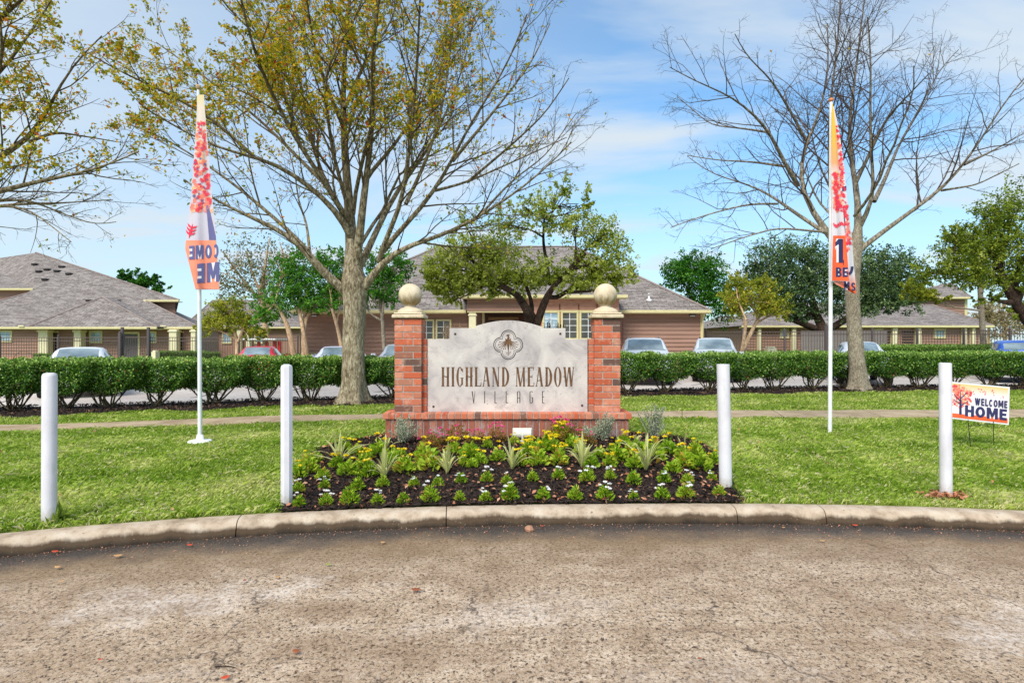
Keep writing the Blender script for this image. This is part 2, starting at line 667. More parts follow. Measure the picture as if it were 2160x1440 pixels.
BRICK = m.m
m = M('brick_weathered', 0.85, 0.2)
oi = m.n('ShaderNodeObjectInfo').outputs['Random']
c = m.ramp(oi, [(0.0, lin(150, 88, 70)), (0.3, lin(170, 104, 84)), (0.6, lin(140, 84, 70)), (0.85, lin(178, 120, 100)), (1.0, lin(112, 82, 74))])
p = m.pos((1, 1, 0.5))
c = m.mix(m.ramp(m.noise(p, 7, 6, 0.7), [(0.52, 0.0), (0.66, 0.75)]), c, lin(176, 166, 166))
c = m.mix(m.ramp(m.noise(p, 18, 5, 0.7), [(0.30, 0.6), (0.44, 0.0)]), c, lin(92, 62, 54))
m.color(c)
m.bump(m.noise(m.pos(), 120, 4), 0.5, 0.003)
BRICKS = m.m
MORTAR = speckled('mortar', lin(150, 138, 128), lin(188, 178, 168), 30, 0.9, 0.4, 0.2, 140)

# sign stone: pale limestone with grey veins and pits
m = M('sign_stone', 0.55, 0.35)
p = m.pos()
n_ = m.noise(p, 2.6, 6, 0.6, 0.8)
c = m.ramp(n_, [(0.3, lin(168, 160, 158)), (0.48, lin(198, 189, 184)), (0.7, lin(218, 210, 200))])
vn = m.noise(p, 2.1, 6, 0.62, 1.4)
vein = m.ramp(m.math('ABSOLUTE', m.math('SUBTRACT', vn, 0.52)), [(0.0, 0.8), (0.012, 0.0)])
vein = m.math('MULTIPLY', vein, m.ramp(m.noise(p, 3.0, 3), [(0.52, 0.0), (0.66, 0.6)]))
c = m.mix(vein, c, lin(128, 118, 118))
cl = m.ramp(m.noise(p, 5.5, 6, 0.75, 0.6), [(0.54, 0.0), (0.70, 0.6)])
c = m.mix(cl, c, lin(150, 142, 142))
pits = m.math('MULTIPLY', m.ramp(m.noise(p, 46, 3, 0.6), [(0.30, 1.0), (0.35, 0.0)]), m.ramp(m.noise(p, 3.4, 3), [(0.48, 0.0), (0.56, 0.95)]))
c = m.mix(pits, c, lin(84, 74, 68))
m.color(c)
m.bump(m.noise(p, 80, 4), 0.12, 0.003)
STONE = m.m

m = M('cast_stone', 0.75, 0.25)
p = m.pos()
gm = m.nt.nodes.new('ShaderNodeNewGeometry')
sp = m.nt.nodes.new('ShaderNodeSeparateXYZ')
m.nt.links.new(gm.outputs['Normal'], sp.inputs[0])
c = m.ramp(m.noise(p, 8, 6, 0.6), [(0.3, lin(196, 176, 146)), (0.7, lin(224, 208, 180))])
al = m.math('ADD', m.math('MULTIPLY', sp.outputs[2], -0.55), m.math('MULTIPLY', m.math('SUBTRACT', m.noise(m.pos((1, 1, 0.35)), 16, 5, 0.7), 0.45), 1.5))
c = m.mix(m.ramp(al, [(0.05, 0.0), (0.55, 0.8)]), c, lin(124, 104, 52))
m.color(c)
m.bump(m.noise(p, 110, 3), 0.2, 0.003)
CAST = m.m
BRONZE = speckled('letter_brown', lin(88, 62, 42), lin(122, 88, 58), 14, 0.6, 0.1, 0.3, 80)
DARKB = speckled('dark_engraving', lin(58, 48, 44), lin(82, 68, 58), 14, 0.6, 0.1, 0.3, 80)

m = M('white_post_paint', 0.5, 0.35)
p = m.pos()
c = m.ramp(m.noise(p, 4, 5, 0.6), [(0.3, lin(208, 205, 210)), (0.6, lin(222, 220, 224))])
sp = m.nt.nodes.new('ShaderNodeSeparateXYZ')
m.nt.links.new(p, sp.inputs[0])
dz = m.math('ADD', sp.outputs[2], m.math('MULTIPLY', m.math('SUBTRACT', m.noise(p, 26, 5, 0.7), 0.5), 0.25))
c = m.mix(m.ramp(dz, [(0.12, 0.75), (0.26, 0.0)]), c, lin(168, 154, 128))
c = m.mix(m.ramp(m.noise(m.pos((1, 1, 0.25)), 9, 5, 0.7), [(0.55, 0.0), (0.75, 0.5)]), c, lin(172, 176, 160))
c = m.mix(m.ramp(m.noise(m.pos((1, 1, 0.12)), 34, 5, 0.75), [(0.56, 0.0), (0.74, 0.28)]), c, lin(160, 156, 150))
c = m.mix(m.ramp(m.noise(p, 70, 3, 0.6), [(0.70, 0.0), (0.75, 0.35)]), c, lin(140, 132, 122))
m.color(c)
m.bump(m.noise(p, 40, 5, 0.7), 0.1, 0.004)
WPOST = m.m


def bark(name, c1, c2, c3, zs=0.22, scale=22):
    m = M(name, 0.9, 0.15)
    p = m.pos((1, 1, zs))
    a = m.noise(p, scale, 6, 0.68, 0.6)
    b = m.noise(m.pos(), 3.0, 4, 0.6)
    c = m.ramp(m.math('ADD', m.math('MULTIPLY', a, 0.75), m.math('MULTIPLY', b, 0.25)), [(0.36, c1), (0.5, c2), (0.64, c3)])
    m.color(c)
    m.bump(a, 0.7, 0.03)
    return m.m


BARK = bark('bark_grey_brown', lin(76, 65, 50), lin(142, 128, 104), lin(202, 190, 164), 0.3, 26)
BARKP = bark('bark_pale', lin(92, 82, 70), lin(142, 130, 112), lin(188, 176, 158), 0.5, 34)
TWIG = bark('twig_bark', lin(60, 52, 38), lin(96, 84, 62), lin(122, 108, 82), 0.6, 8)
TWIGB = bark('twig_bark_grey', lin(56, 48, 46), lin(88, 76, 70), lin(118, 106, 98), 0.6, 8)


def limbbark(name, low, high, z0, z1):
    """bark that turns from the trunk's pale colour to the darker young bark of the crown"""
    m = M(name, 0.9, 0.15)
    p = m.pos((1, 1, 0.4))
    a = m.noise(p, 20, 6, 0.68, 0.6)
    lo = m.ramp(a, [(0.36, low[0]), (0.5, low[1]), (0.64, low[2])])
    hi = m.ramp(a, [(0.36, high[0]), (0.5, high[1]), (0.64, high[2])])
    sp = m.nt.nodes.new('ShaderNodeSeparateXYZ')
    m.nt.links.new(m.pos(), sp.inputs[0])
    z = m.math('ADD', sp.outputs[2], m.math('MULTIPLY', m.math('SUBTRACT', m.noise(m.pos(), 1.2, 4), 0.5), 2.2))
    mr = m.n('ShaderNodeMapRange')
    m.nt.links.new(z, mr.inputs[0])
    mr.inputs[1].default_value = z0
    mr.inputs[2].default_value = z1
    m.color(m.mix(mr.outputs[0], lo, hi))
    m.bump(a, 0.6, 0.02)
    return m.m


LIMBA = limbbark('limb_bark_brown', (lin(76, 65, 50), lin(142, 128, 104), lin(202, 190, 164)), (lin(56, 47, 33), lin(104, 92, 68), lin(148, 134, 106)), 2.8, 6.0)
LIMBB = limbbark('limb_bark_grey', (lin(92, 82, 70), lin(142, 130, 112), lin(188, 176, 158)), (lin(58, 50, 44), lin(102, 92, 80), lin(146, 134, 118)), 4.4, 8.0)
BARKD = bark('bark_dark', lin(30, 22, 18), lin(58, 44, 36), lin(92, 76, 62), 0.4, 18)
BARKT = bark('bark_tan', lin(150, 122, 92), lin(190, 160, 126), lin(214, 190, 160), 0.3, 14)

LF_AUT = leafmat('autumn_leaf', [(0.0, lin(96, 116, 22)), (0.25, lin(160, 164, 36)), (0.5, lin(212, 194, 48)), (0.76, lin(236, 172, 40)), (0.92, lin(222, 112, 38)), (1.0, lin(180, 70, 40))], 0.62)
LF_OAK = leafmat('oak_leaf', [(0.0, lin(82, 102, 24)), (0.4, lin(138, 156, 44)), (0.75, lin(186, 196, 76)), (1.0, lin(216, 220, 136))], 0.5)
LF_LIVE = leafmat('live_oak_leaf', [(0.0, lin(46, 68, 40)), (0.5, lin(88, 118, 66)), (0.85, lin(138, 160, 106)), (1.0, lin(176, 190, 142))], 0.25)
LF_GREEN = leafmat('green_leaf', [(0.0, lin(38, 88, 18)), (0.5, lin(74, 136, 32)), (0.85, lin(118, 172, 54)), (1.0, lin(152, 190, 84))], 0.3)
LF_CRAPE = leafmat('crape_leaf', [(0.0, lin(120, 134, 34)), (0.45, lin(176, 180, 56)), (0.75, lin(206, 188, 74)), (1.0, lin(210, 132, 66))], 0.42)
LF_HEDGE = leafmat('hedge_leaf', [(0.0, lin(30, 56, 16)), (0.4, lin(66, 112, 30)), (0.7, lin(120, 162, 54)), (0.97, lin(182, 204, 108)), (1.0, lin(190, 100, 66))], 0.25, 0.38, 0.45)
LF_OLIVE = leafmat('far_leaf', [(0.0, lin(90, 96, 58)), (0.5, lin(136, 134, 90)), (1.0, lin(172, 152, 116))], 0.3)
LF_BED = leafmat('bedding_leaf', [(0.0, lin(84, 132, 20)), (0.45, lin(150, 186, 40)), (0.8, lin(200, 216, 76)), (1.0, lin(206, 160, 70))], 0.35, 0.45)
LF_ROSE = leafmat('rose_leaf', [(0.0, lin(96, 88, 32)), (0.5, lin(150, 124, 52)), (0.8, lin(176, 120, 70)), (1.0, lin(150, 62, 46))], 0.3)
LF_SILV = leafmat('silver_leaf', [(0.0, lin(140, 152, 124)), (0.6, lin(190, 196, 168)), (1.0, lin(216, 218, 192))], 0.35)
LF_SPIKE = leafmat('spiky_leaf', [(0.0, lin(140, 162, 70)), (0.35, lin(196, 202, 118)), (0.7, lin(230, 224, 168)), (1.0, lin(244, 236, 200))], 0.4, 0.4)
YELLOW = leafmat('yellow_petal', [(0.0, lin(226, 206, 20)), (0.75, lin(236, 220, 44)), (1.0, lin(236, 160, 30))], 0.2)
WHITEP = leafmat('white_petal', [(0.0, lin(234, 232, 228)), (1.0, lin(248, 246, 246))], 0.2)
PINKP = leafmat('pink_petal', [(0.0, lin(214, 40, 110)), (0.6, lin(230, 80, 146)), (1.0, lin(240, 150, 180))], 0.2)

# shingles: UV = (along eave, up slope) in metres
m = M('roof_shingle', 0.9, 0.15)
uv = m.coord('UV')
bt = m.nt.nodes.new('ShaderNodeTexBrick')
m.nt.links.new(uv, bt.inputs['Vector'])
bt.inputs['Scale'].default_value = 1.0
bt.inputs['Brick Width'].default_value = 0.55
bt.inputs['Row Height'].default_value = 0.21
bt.inputs['Mortar Size'].default_value = 0.012
bt.inputs['Bias'].default_value = -0.1
bt.inputs['Color1'].default_value = (*lin(112, 104, 100), 1)
bt.inputs['Color2'].default_value = (*lin(158, 149, 144), 1)
bt.inputs['Mortar'].default_value = (*lin(70, 64, 64), 1)
c = m.mix(m.ramp(m.noise(uv, 1.4, 5, 0.7), [(0.35, 0.4), (0.6, 0.0)]), bt.outputs['Color'], lin(96, 86, 84))
c = m.mix(m.ramp(m.noise(uv, 6.0, 4, 0.7), [(0.5, 0.0), (0.66, 0.5)]), c, lin(192, 180, 172))
m.color(c)
m.bump(bt.outputs['Fac'], 0.5, 0.02)
SHINGLE = m.m

def sidingmat(name, c1, c2):
    m = M(name, 0.7, 0.25)
    p = m.pos((0.25, 0.25, 3.0))
    m.color(m.ramp(m.noise(p, 2.2, 3), [(0.35, c1), (0.65, c2)]))
    return m.m


SIDING = sidingmat('siding_mauve', lin(148, 115, 99), lin(163, 128, 112))
SIDINGD = sidingmat('siding_plain_brown', lin(142, 110, 95), lin(156, 122, 106))
CREAM = flat('cream_trim', lin(214, 202, 152), 0.55)
CREAMW = flat('pale_column', lin(226, 216, 178), 0.55)
WHITE = flat('white_paint', lin(232, 232, 232), 0.45)
IRON = flat('iron_fence_paint', lin(92, 78, 72), 0.5, 0.4)
IRONP = flat('fence_post_paint', lin(88, 78, 78), 0.5, 0.4)
BLACK = flat('black_fitting', lin(38, 34, 34), 0.5)
DOORG = flat('door_grey', lin(104, 96, 98), 0.6)
RED = flat('red_plastic', lin(196, 40, 40), 0.45)
m = M('window_glass', 0.06, 0.6)
m.color(m.ramp(m.noise(m.pos(), 0.9, 4), [(0.3, lin(50, 46, 40)), (0.7, lin(92, 92, 84))]))
WGLASS = m.m
m = M('window_blind_glass', 0.12, 0.6)
m.color(m.ramp(m.noise(m.pos((0.3, 0.3, 6)), 3, 2), [(0.4, lin(120, 150, 168)), (0.6, lin(176, 200, 212))]))
BGLASS = m.m
m = M('car_glass', 0.05, 0.7)
m.color(m.ramp(m.noise(m.pos(), 1.1, 4), [(0.35, lin(96, 112, 122)), (0.65, lin(156, 172, 178))]))
CGLASS = m.m


def carpaint(name, c):
    m = M(name, 0.38, 0.35)
    m.color(m.ramp(m.noise(m.pos(), 3.0, 4), [(0.3, tuple(x * 0.93 for x in c)), (0.7, c)]))
    m.b.inputs['Coat Weight'].default_value = 0.2
    m.b.inputs['Coat Roughness'].default_value = 0.05
    return m.m


TYRE = speckled('tyre_rubber', lin(28, 28, 28), lin(44, 44, 44), 20, 0.85, 0.2)
RIM = flat('wheel_alloy', lin(170, 172, 176), 0.3, 0.5, 0.9)
TAIL = flat('tail_lamp_red', lin(150, 20, 24), 0.2, 0.6)
HEADL = flat('headlamp_clear', lin(206, 210, 214), 0.12, 0.7)

# ------------------------------------------------------------------ the ground


def kerb_y(x):
    k = np.asarray(x, float) - 1.6
    a = np.abs(np.clip(k, -8, 8))
    s = np.where(k < 0, 0.012 * a * a + 0.0028 * a ** 3, 0.020 * a * a + 0.0035 * a ** 3)
    return 4.83 - s + np.where(np.abs(k) > 8, -(np.abs(k) - 8) * 0.3, 0)


def kerb_n(x):
    e = 0.01
    t = (kerb_y(x + e) - kerb_y(x - e)) / (2 * e)
    L = np.sqrt(1 + t * t)
    return -t / L, 1 / L           # unit normal pointing to the lawn


HX = np.array([-60, -22, -9.3, -4.7, 3.2, 9.8, 14.6, 22, 60])
HY = np.array([6.0, 9.3, 11.4, 13.1, 15.3, 16.7, 17.1, 17.4, 18])
PNX = np.array([-40, -12, -7.86, -5.95, -3.88, -2.38, 2.25, 5.3, 9.3, 40])
PNY = np.array([8.2, 8.45, 8.73, 9.16, 9.7, 10.2, 10.4, 10.3, 10.36, 10.4])
PFX = np.array([-40, -12, -7.0, -5.2, -2.5, 2.4, 5.8, 10.3, 40])
PFY = np.array([8.7, 9.0, 9.64, 10.4, 10.85, 11.27, 11.4, 11.5, 11.5])


def hedge_y(x):
    return np.interp(x, HX, HY)


def gz(x, y):
    """height of lawn and bed"""
    x = np.asarray(x, float)
    y = np.asarray(y, float)
    z = 0.118 + 0.042 * sm(y, 5.2, 7.5)
    z = z + 0.10 * sm(y, 5.1, 7.0) * (1 - sm(np.abs(x), 1.5, 2.5)) * (1 - sm(y, 8.2, 9.0))
    return z + 0.006 * np.sin(x * 2.1 + y) * sm(y, 5.4, 6)


def ghit(px, py, dz=0.0):
    """where the line of sight through a point of the photo meets the ground"""
    z = 0.15
    for _ in range(25):
        d = F * (H - z) / max(py - CY, 1)
        x = (px - CX) / F * d
        z = 0.5 * z + 0.5 * (float(gz(x, d)) + dz)
    return np.array([x, d, float(gz(x, d)) + dz])


# far turf and the parking lot
mk('ground', [(-900, -300, -0.16), (900, -300, -0.16), (900, 1500, -0.16), (-900, 1500, -0.16)], [(0, 1, 2, 3)], FARG, kind='structure')
xs = np.linspace(-60, 60, 61)
lv = [(x, hedge_y(x) + 0.9, -0.06) for x in xs] + [(x, 31.0, -0.06) for x in xs]
nx = len(xs)
mk('parking_lot', lv, [(i, i + 1, nx + i + 1, nx + i) for i in range(nx - 1)], LOT, kind='structure')

# road in front of the kerb
xs = np.linspace(-13, 14, 109)
ds = [0.0, 0.06, 0.15, 0.3, 0.5, 0.8, 1.3, 2.2, 3.6, 6, 12, 30]
v, uv, f = [], [], []
for x in xs:
    for d in ds:
        v.append((x, kerb_y(x) - d + 0.05 * math.exp(-d * 4), 0.0))
        uv.append((x, d))
nd = len(ds)
for i in range(len(xs) - 1):
    for j in range(nd - 1):
        a = i * nd + j
        f.append((a, a + 1, a + nd + 1, a + nd))
mk('road', v, [q[::-1] if False else q for q in f], ROAD, kind='structure', uv=uv)
o = bpy.data.objects['road']
if o.data.polygons[0].normal.z < 0:
    o.data.flip_normals()

# kerb: poured segments with joints between them
kerb = bpy.data.objects.new('kerb', None)
COL.objects.link(kerb)
kerb['kind'] = 'structure'
PROF = [(0.0, -0.04), (0.004, 0.0), (0.018, 0.055), (0.032, 0.088), (0.052, 0.108), (0.078, 0.118), (0.11, 0.122), (0.185, 0.124), (0.205, 0.116), (0.21, -0.05)]


def kerb_segment(xa, xb):
    n = max(4, int((xb - xa) / 0.12))
    xs = np.linspace(xa, xb, n)
    v, f = [], []
    m_ = len(PROF)
    for x in xs:
        nx_, ny_ = kerb_n(x)
        wob = 0.003 * math.sin(x * 9.1) + 0.002 * math.sin(x * 23)
        for (o_, z) in PROF:
            v.append((x + nx_ * (o_ + wob), kerb_y(x) + ny_ * (o_ + wob), z))
    for i in range(n - 1):
        for j in range(m_ - 1):
            a = i * m_ + j
            f.append((a, a + m_, a + m_ + 1, a + 1))
    f.append(tuple(range(m_)))
    f.append(tuple((n - 1) * m_ + j for j in range(m_))[::-1])
    o = mk('kerb_segment', v, f, KERB, kerb)
    me = o.data
    me.polygons.foreach_set('use_smooth', np.ones(len(me.polygons), dtype=bool))
    me.set_sharp_from_angle(angle=R(40))
    return o


jx = [-11.5, -7.0, -4.6, -2.19, -0.55, 1.92, 2.66, 5.1, 7.6, 10.6]
for a, b in zip(jx[:-1], jx[1:]):
    kerb_segment(a + 0.004, b - 0.004)

# lawn from the back of the kerb to behind the hedge
xs = np.linspace(-24, 26, 251)
ts = np.concatenate([np.linspace(0, 1, 60), [1.0]])
v, f = [], []
for x in xs:
    xx = float(np.clip(x, -7, 10))
    nx_, ny_ = kerb_n(xx)
    y0 = float(kerb_y(xx)) + ny_ * 0.2
    if x < -7 or x > 10:
        y0 = float(kerb_y(x)) + 0.2
    y1 = hedge_y(x) + 0.9
    for k, t in enumerate(ts):
        y = y0 + (y1 - y0) * t
        z = float(gz(x, y)) - (0.006 if t == 0 else 0)
        if k == len(ts) - 1:
            z = -0.1
        v.append((x, y, z))
n2 = len(ts)
for i in range(len(xs) - 1):
    for j in range(n2 - 1):
        a = i * n2 + j
        f.append((a, a + n2, a + n2 + 1, a + 1))
lawn = mk('lawn', v, f, SOIL, kind='structure', smooth=True)

# footpath: slabs with joints
path = bpy.data.objects.new('footpath', None)
COL.objects.link(path)
path['kind'] = 'structure'
k = -11
while k < 9:
    xa, xb = 3.24 + 1.83 * k + 0.008, 3.24 + 1.83 * (k + 1) - 0.008
    skew = -0.28
    xs = np.linspace(xa, xb, 8)
    v, f = [], []
    for x in xs:
        ya, yb = np.interp(x, PNX, PNY), np.interp(x, PFX, PFY)
        for (y, xo, dz) in ((ya, -skew / 2, -0.05), (ya, -skew / 2, 0.016), ((ya + yb) / 2, 0, 0.018), (yb, skew / 2, 0.016), (yb, skew / 2, -0.05)):
            v.append((x - xo, y, float(gz(x, y)) + dz))
    for i in range(7):
        for j in range(4):
            a = i * 5 + j
            f.append((a, a + 5, a + 6, a + 1))
    f.append((0, 1, 2, 3, 4))
    f.append((39, 38, 37, 36, 35))
    mk('path_slab', v, f, PAVE, path)
    k += 1

# planting bed round the sign and the mulch strip under the hedge
bed_px = [(586, 1079), (598, 1045), (622, 1005), (640, 975), (668, 950), (720, 934), (812, 918), (1340, 916), (1430, 922), (1490, 940), (1522, 970), (1540, 1010), (1556, 1040), (1572, 1064)]
bed_poly = [tuple(ghit(*q)[:2]) for q in bed_px]
bx = np.linspace(bed_poly[-1][0], bed_poly[0][0], 14)
front = [(float(x), float(kerb_y(x)) + 0.165) for x in bx]
bed_poly = bed_poly + front
BP = np.array(bed_poly)


def in_poly(x, y, P):
    x = np.asarray(x, float)
    y = np.asarray(y, float)
    c = np.zeros(x.shape, bool)
    j = len(P) - 1
    for i in range(len(P)):
        xi, yi = P[i]
        xj, yj = P[j]
        hit = ((yi > y) != (yj > y)) & (x < (xj - xi) * (y - yi) / (yj - yi + 1e-12) + xi)
        c ^= hit
        j = i
    return c


xs = np.arange(-2.9, 3.0, 0.035)
ys = np.arange(4.5, 8.4, 0.035)
XX, YY = np.meshgrid(xs, ys, indexing='ij')
ins = in_poly(XX, YY, BP)
ZZ = gz(XX, YY) + 0.012 + 0.014 * rng.random(XX.shape)
idx = -np.ones(XX.shape, int)
v, f = [], []
for i in range(len(xs) - 1):
    for j in range(len(ys) - 1):
        if ins[i, j] and ins[i + 1, j] and ins[i, j + 1] and ins[i + 1, j + 1]:
            q = []
            for (a, b) in ((i, j), (i + 1, j), (i + 1, j + 1), (i, j + 1)):
                if idx[a, b] < 0:
                    idx[a, b] = len(v)
                    v.append((XX[a, b], YY[a, b], ZZ[a, b]))
                q.append(idx[a, b])
            f.append(q)
mk('flower_bed', v, f, MULCH, kind='structure')
xs = np.linspace(-24, 26, 160)
v, f = [], []
offs = [-1.0, -0.7, -0.3, 0.1, 0.5, 0.8]
for x in xs:
    for q, o_ in enumerate(offs):
        y = hedge_y(x) + o_ + (0.10 * math.sin(x * 2.3) + 0.07 * math.sin(x * 5.1) if q == 0 else 0)
        v.append((x, y, float(gz(x, y)) + (0.004 if q in (0, 5) else 0.03 + 0.01 * math.sin(x * 7 + q))))
for i in range(len(xs) - 1):
    for j in range(len(offs) - 1):
        a = i * 6 + j
        f.append((a, a + 6, a + 7, a + 1))
mk('mulch_strip', v, f, MULCH, kind='structure')


def chips(name, x, y, z, size, tint, mat, aspect=0.35, flatk=0.35, seed=1):
    cen = np.stack([x, y, z], 1)
    r = np.random.default_rng(seed)
    n = len(x)
    d = r.normal(size=(n, 3)) * np.array([1, 1, flatk])
    d /= np.linalg.norm(d, axis=1)[:, None]
    q = np.array([0, 0, 1.0]) + r.normal(size=(n, 3)) * 0.45
    u = np.cross(d, q)
    u /= np.linalg.norm(u, axis=1)[:, None]
    nn = np.cross(u, d)
    L = size[:, None]
    w = L * aspect * 0.5
    v = np.empty((n, 4, 3))
    v[:, 0] = cen - d * L * 0.5
    v[:, 1] = cen + u * w + nn * L * 0.14
    v[:, 2] = cen + d * L * 0.5
    v[:, 3] = cen - u * w + nn * L * 0.14
    b = np.arange(n)[:, None] * 4
    f = np.concatenate([b + np.array([[0, 1, 2]]), b + np.array([[0, 2, 3]])])
    return mk(name, v.reshape(-1, 3), f, mat, None, tint=np.repeat(tint, 4), kind='stuff')


# loose bark chips and dead leaves in the bed
n = 26000
x = rng.uniform(-2.7, 2.7, n)
y = rng.uniform(4.7, 8.2, n)
k_ = in_poly(x, y, BP)
x, y = x[k_], y[k_]
chips('mulch_chips', x, y, gz(x, y) + 0.02 + rng.random(len(x)) * 0.02, rng.uniform(0.02, 0.065, len(x)), np.clip(rng.beta(1.2, 2.6, len(x)), 0, 1), CHIP, 0.3, 0.5, 3)
n = 1600
x = rng.uniform(-2.7, 2.7, n)
y = rng.uniform(4.7, 8.2, n)
k_ = in_poly(x, y, BP)
x, y = x[k_], y[k_]
chips('leaf_litter', x, y, gz(x, y) + 0.035 + rng.random(len(x)) * 0.015, rng.uniform(0.025, 0.06, len(x)), rng.random(len(x)), DEAD, 0.55, 0.3, 4)
n = 16000
x = rng.uniform(-12, 16, n)
y = hedge_y(x) + rng.uniform(-0.95, 0.8, n)
chips('hedge_litter', x, y, gz(x, y) + 0.035 + rng.random(n) * 0.02, rng.uniform(0.03, 0.10, n), np.clip(rng.beta(1.3, 2.0, n), 0, 1), CHIP, 0.35, 0.4, 5)
# dead leaves heaped at the foot of the right bollard, and scattered along the bed's edge
n = 220
a = rng.normal(size=(n, 2)) * np.array([0.085, 0.045])
c0 = ghit(1992, 1052)
chips('leaf_drift', c0[0] + a[:, 0], c0[1] + a[:, 1], np.full(n, c0[2] + 0.015) + rng.random(n) * 0.05, rng.uniform(0.03, 0.06, n), rng.random(n), DEAD, 0.5, 0.6, 6)

# grass
def on_lawn(x, y):
    nb = ~in_poly(x, y, BP)
    kb = y > kerb_y(x) + 0.225
    hb = y < hedge_y(x) - 0.95 + 0.10 * np.sin(x * 2.3) + 0.07 * np.sin(x * 5.1)
    pt = ~((y > np.interp(x, PNX, PNY) + 0.0 + 0.02 * np.sin(x * 13)) & (y < np.interp(x, PFX, PFY) - 0.0))
    sg = ~((np.abs(x) < 1.72) & (y > 7.45) & (y < 8.1))
    return nb & kb & hb & pt & sg


def lowf(x, y, s, seed):
    r = np.random.default_rng(seed)
    z = np.zeros_like(x)
    for _ in range(7):
        a = r.uniform(0, 2 * math.pi)
        k = s * r.uniform(0.6, 2.2)
        z += np.sin((x * math.cos(a) + y * math.sin(a)) * k + r.uniform(0, 6.3))
    return z / 7 ** 0.5 / 0.75


def grass(n, y0, y1, hgt, wid, seed, xk=1.02):
    r = np.random.default_rng(seed)
    y = y0 + (y1 - y0) * r.random(n) ** 1.0
    x = r.uniform(-1, 1, n) * (y * 0.9 * xk + 2.4)
    k = on_lawn(x, y)
    x, y = x[k], y[k]
    n = len(x)
    z = gz(x, y)
    ang = r.uniform(0, 2 * math.pi, n)
    clump = lowf(x, y, 7.0, 5)
    h = hgt * r.uniform(0.5, 1.3, n) * (1 + 0.25 * np.clip(clump, -1.5, 2))
    lean = r.uniform(0.3, 1.5, n)
    dx, dy = np.cos(ang), np.sin(ang)
    ux, uy = -dy, dx
    w = wid * r.uniform(0.6, 1.3, n)
    v = np.empty((n, 4, 3))
    v[:, 0] = np.stack([x - ux * w, y - uy * w, z - 0.004], 1)
    v[:, 1] = np.stack([x + ux * w, y + uy * w, z - 0.004], 1)
    v[:, 2] = np.stack([x + dx * h * lean * 0.45 + ux * w * 0.7, y + dy * h * lean * 0.45 + uy * w * 0.7, z + h * 0.62], 1)
    v[:, 3] = np.stack([x + dx * h * lean, y + dy * h * lean, z + h * (1.0 - 0.25 * lean)], 1)
    dry = np.clip(lowf(x, y, 2.3, 9) * 0.55 + lowf(x, y, 8, 12) * 0.35, -1, 1.6)
    edge = np.exp(-(y - kerb_y(x) - 0.2) / 0.35)
    t = 0.42 + 0.21 * dry + r.normal(size=n) * 0.15 + 0.18 * edge * r.random(n)
    straw = r.random(n) < 0.07 + 0.16 * edge + 0.16 * (dry > 0.55) * r.random(n)
    t = np.where(straw, r.uniform(0.78, 1.0, n), np.clip(t, 0, 0.8))
    b = np.arange(n)[:, None] * 4
    f = np.concatenate([b + np.array([[0, 1, 2]]), b + np.array([[0, 2, 3]])])
    return v.reshape(-1, 3), f, np.repeat(t, 4)


vv, ff, tt, off = [], [], [], 0
for args in ((125000, 3.4, 6.2, 0.048, 0.0034, 21), (115000, 6.0, 8.6, 0.044, 0.0046, 22), (105000, 8.4, 12.0, 0.042, 0.0066, 23), (68000, 11.8, 16.5, 0.043, 0.009, 24)):
    v, f, t = grass(*args)
    vv.append(v)
    ff.append(f + off)
    tt.append(t)
    off += len(v)
mk('grass', np.concatenate(vv), np.concatenate(ff), GRASS, None, tint=np.concatenate(tt), kind='stuff')

# clippings lying in pale tufts
n = 9000
x = rng.uniform(-7, 7, n)
y = rng.uniform(4.4, 9.5, n)
k_ = on_lawn(x, y) & (lowf(x, y, 4.0, 31) > 0.55)
x, y = x[k_], y[k_]
chips('grass_clippings', x, y, gz(x, y) + 0.035 + rng.random(len(x)) * 0.02, rng.uniform(0.03, 0.09, len(x)), rng.uniform(0.6, 1.0, len(x)), GRASS, 0.12, 0.3, 7)

n = 420
x = rng.uniform(-9, 9, n)
y = rng.uniform(4.4, 12.5, n)
k_ = on_lawn(x, y)
x, y = x[k_], y[k_]
chips('lawn_leaves', x, y, gz(x, y) + 0.04 + rng.random(len(x)) * 0.012, rng.uniform(0.02, 0.05, len(x)), rng.random(len(x)), DEAD, 0.55, 0.3, 17)
n = 2600
x = rng.uniform(-6, 6.5, n)
q_ = rng.random(n) ** 2.2
y = kerb_y(x) - 0.012 - q_ * 0.42
z = np.full(n, 0.004)
chips('gutter_grit', x, y, z + 0.003, rng.uniform(0.004, 0.014, n), rng.random(n), DEAD, 0.8, 0.3, 18)

# ------------------------------------------------------------------ clipped hedge


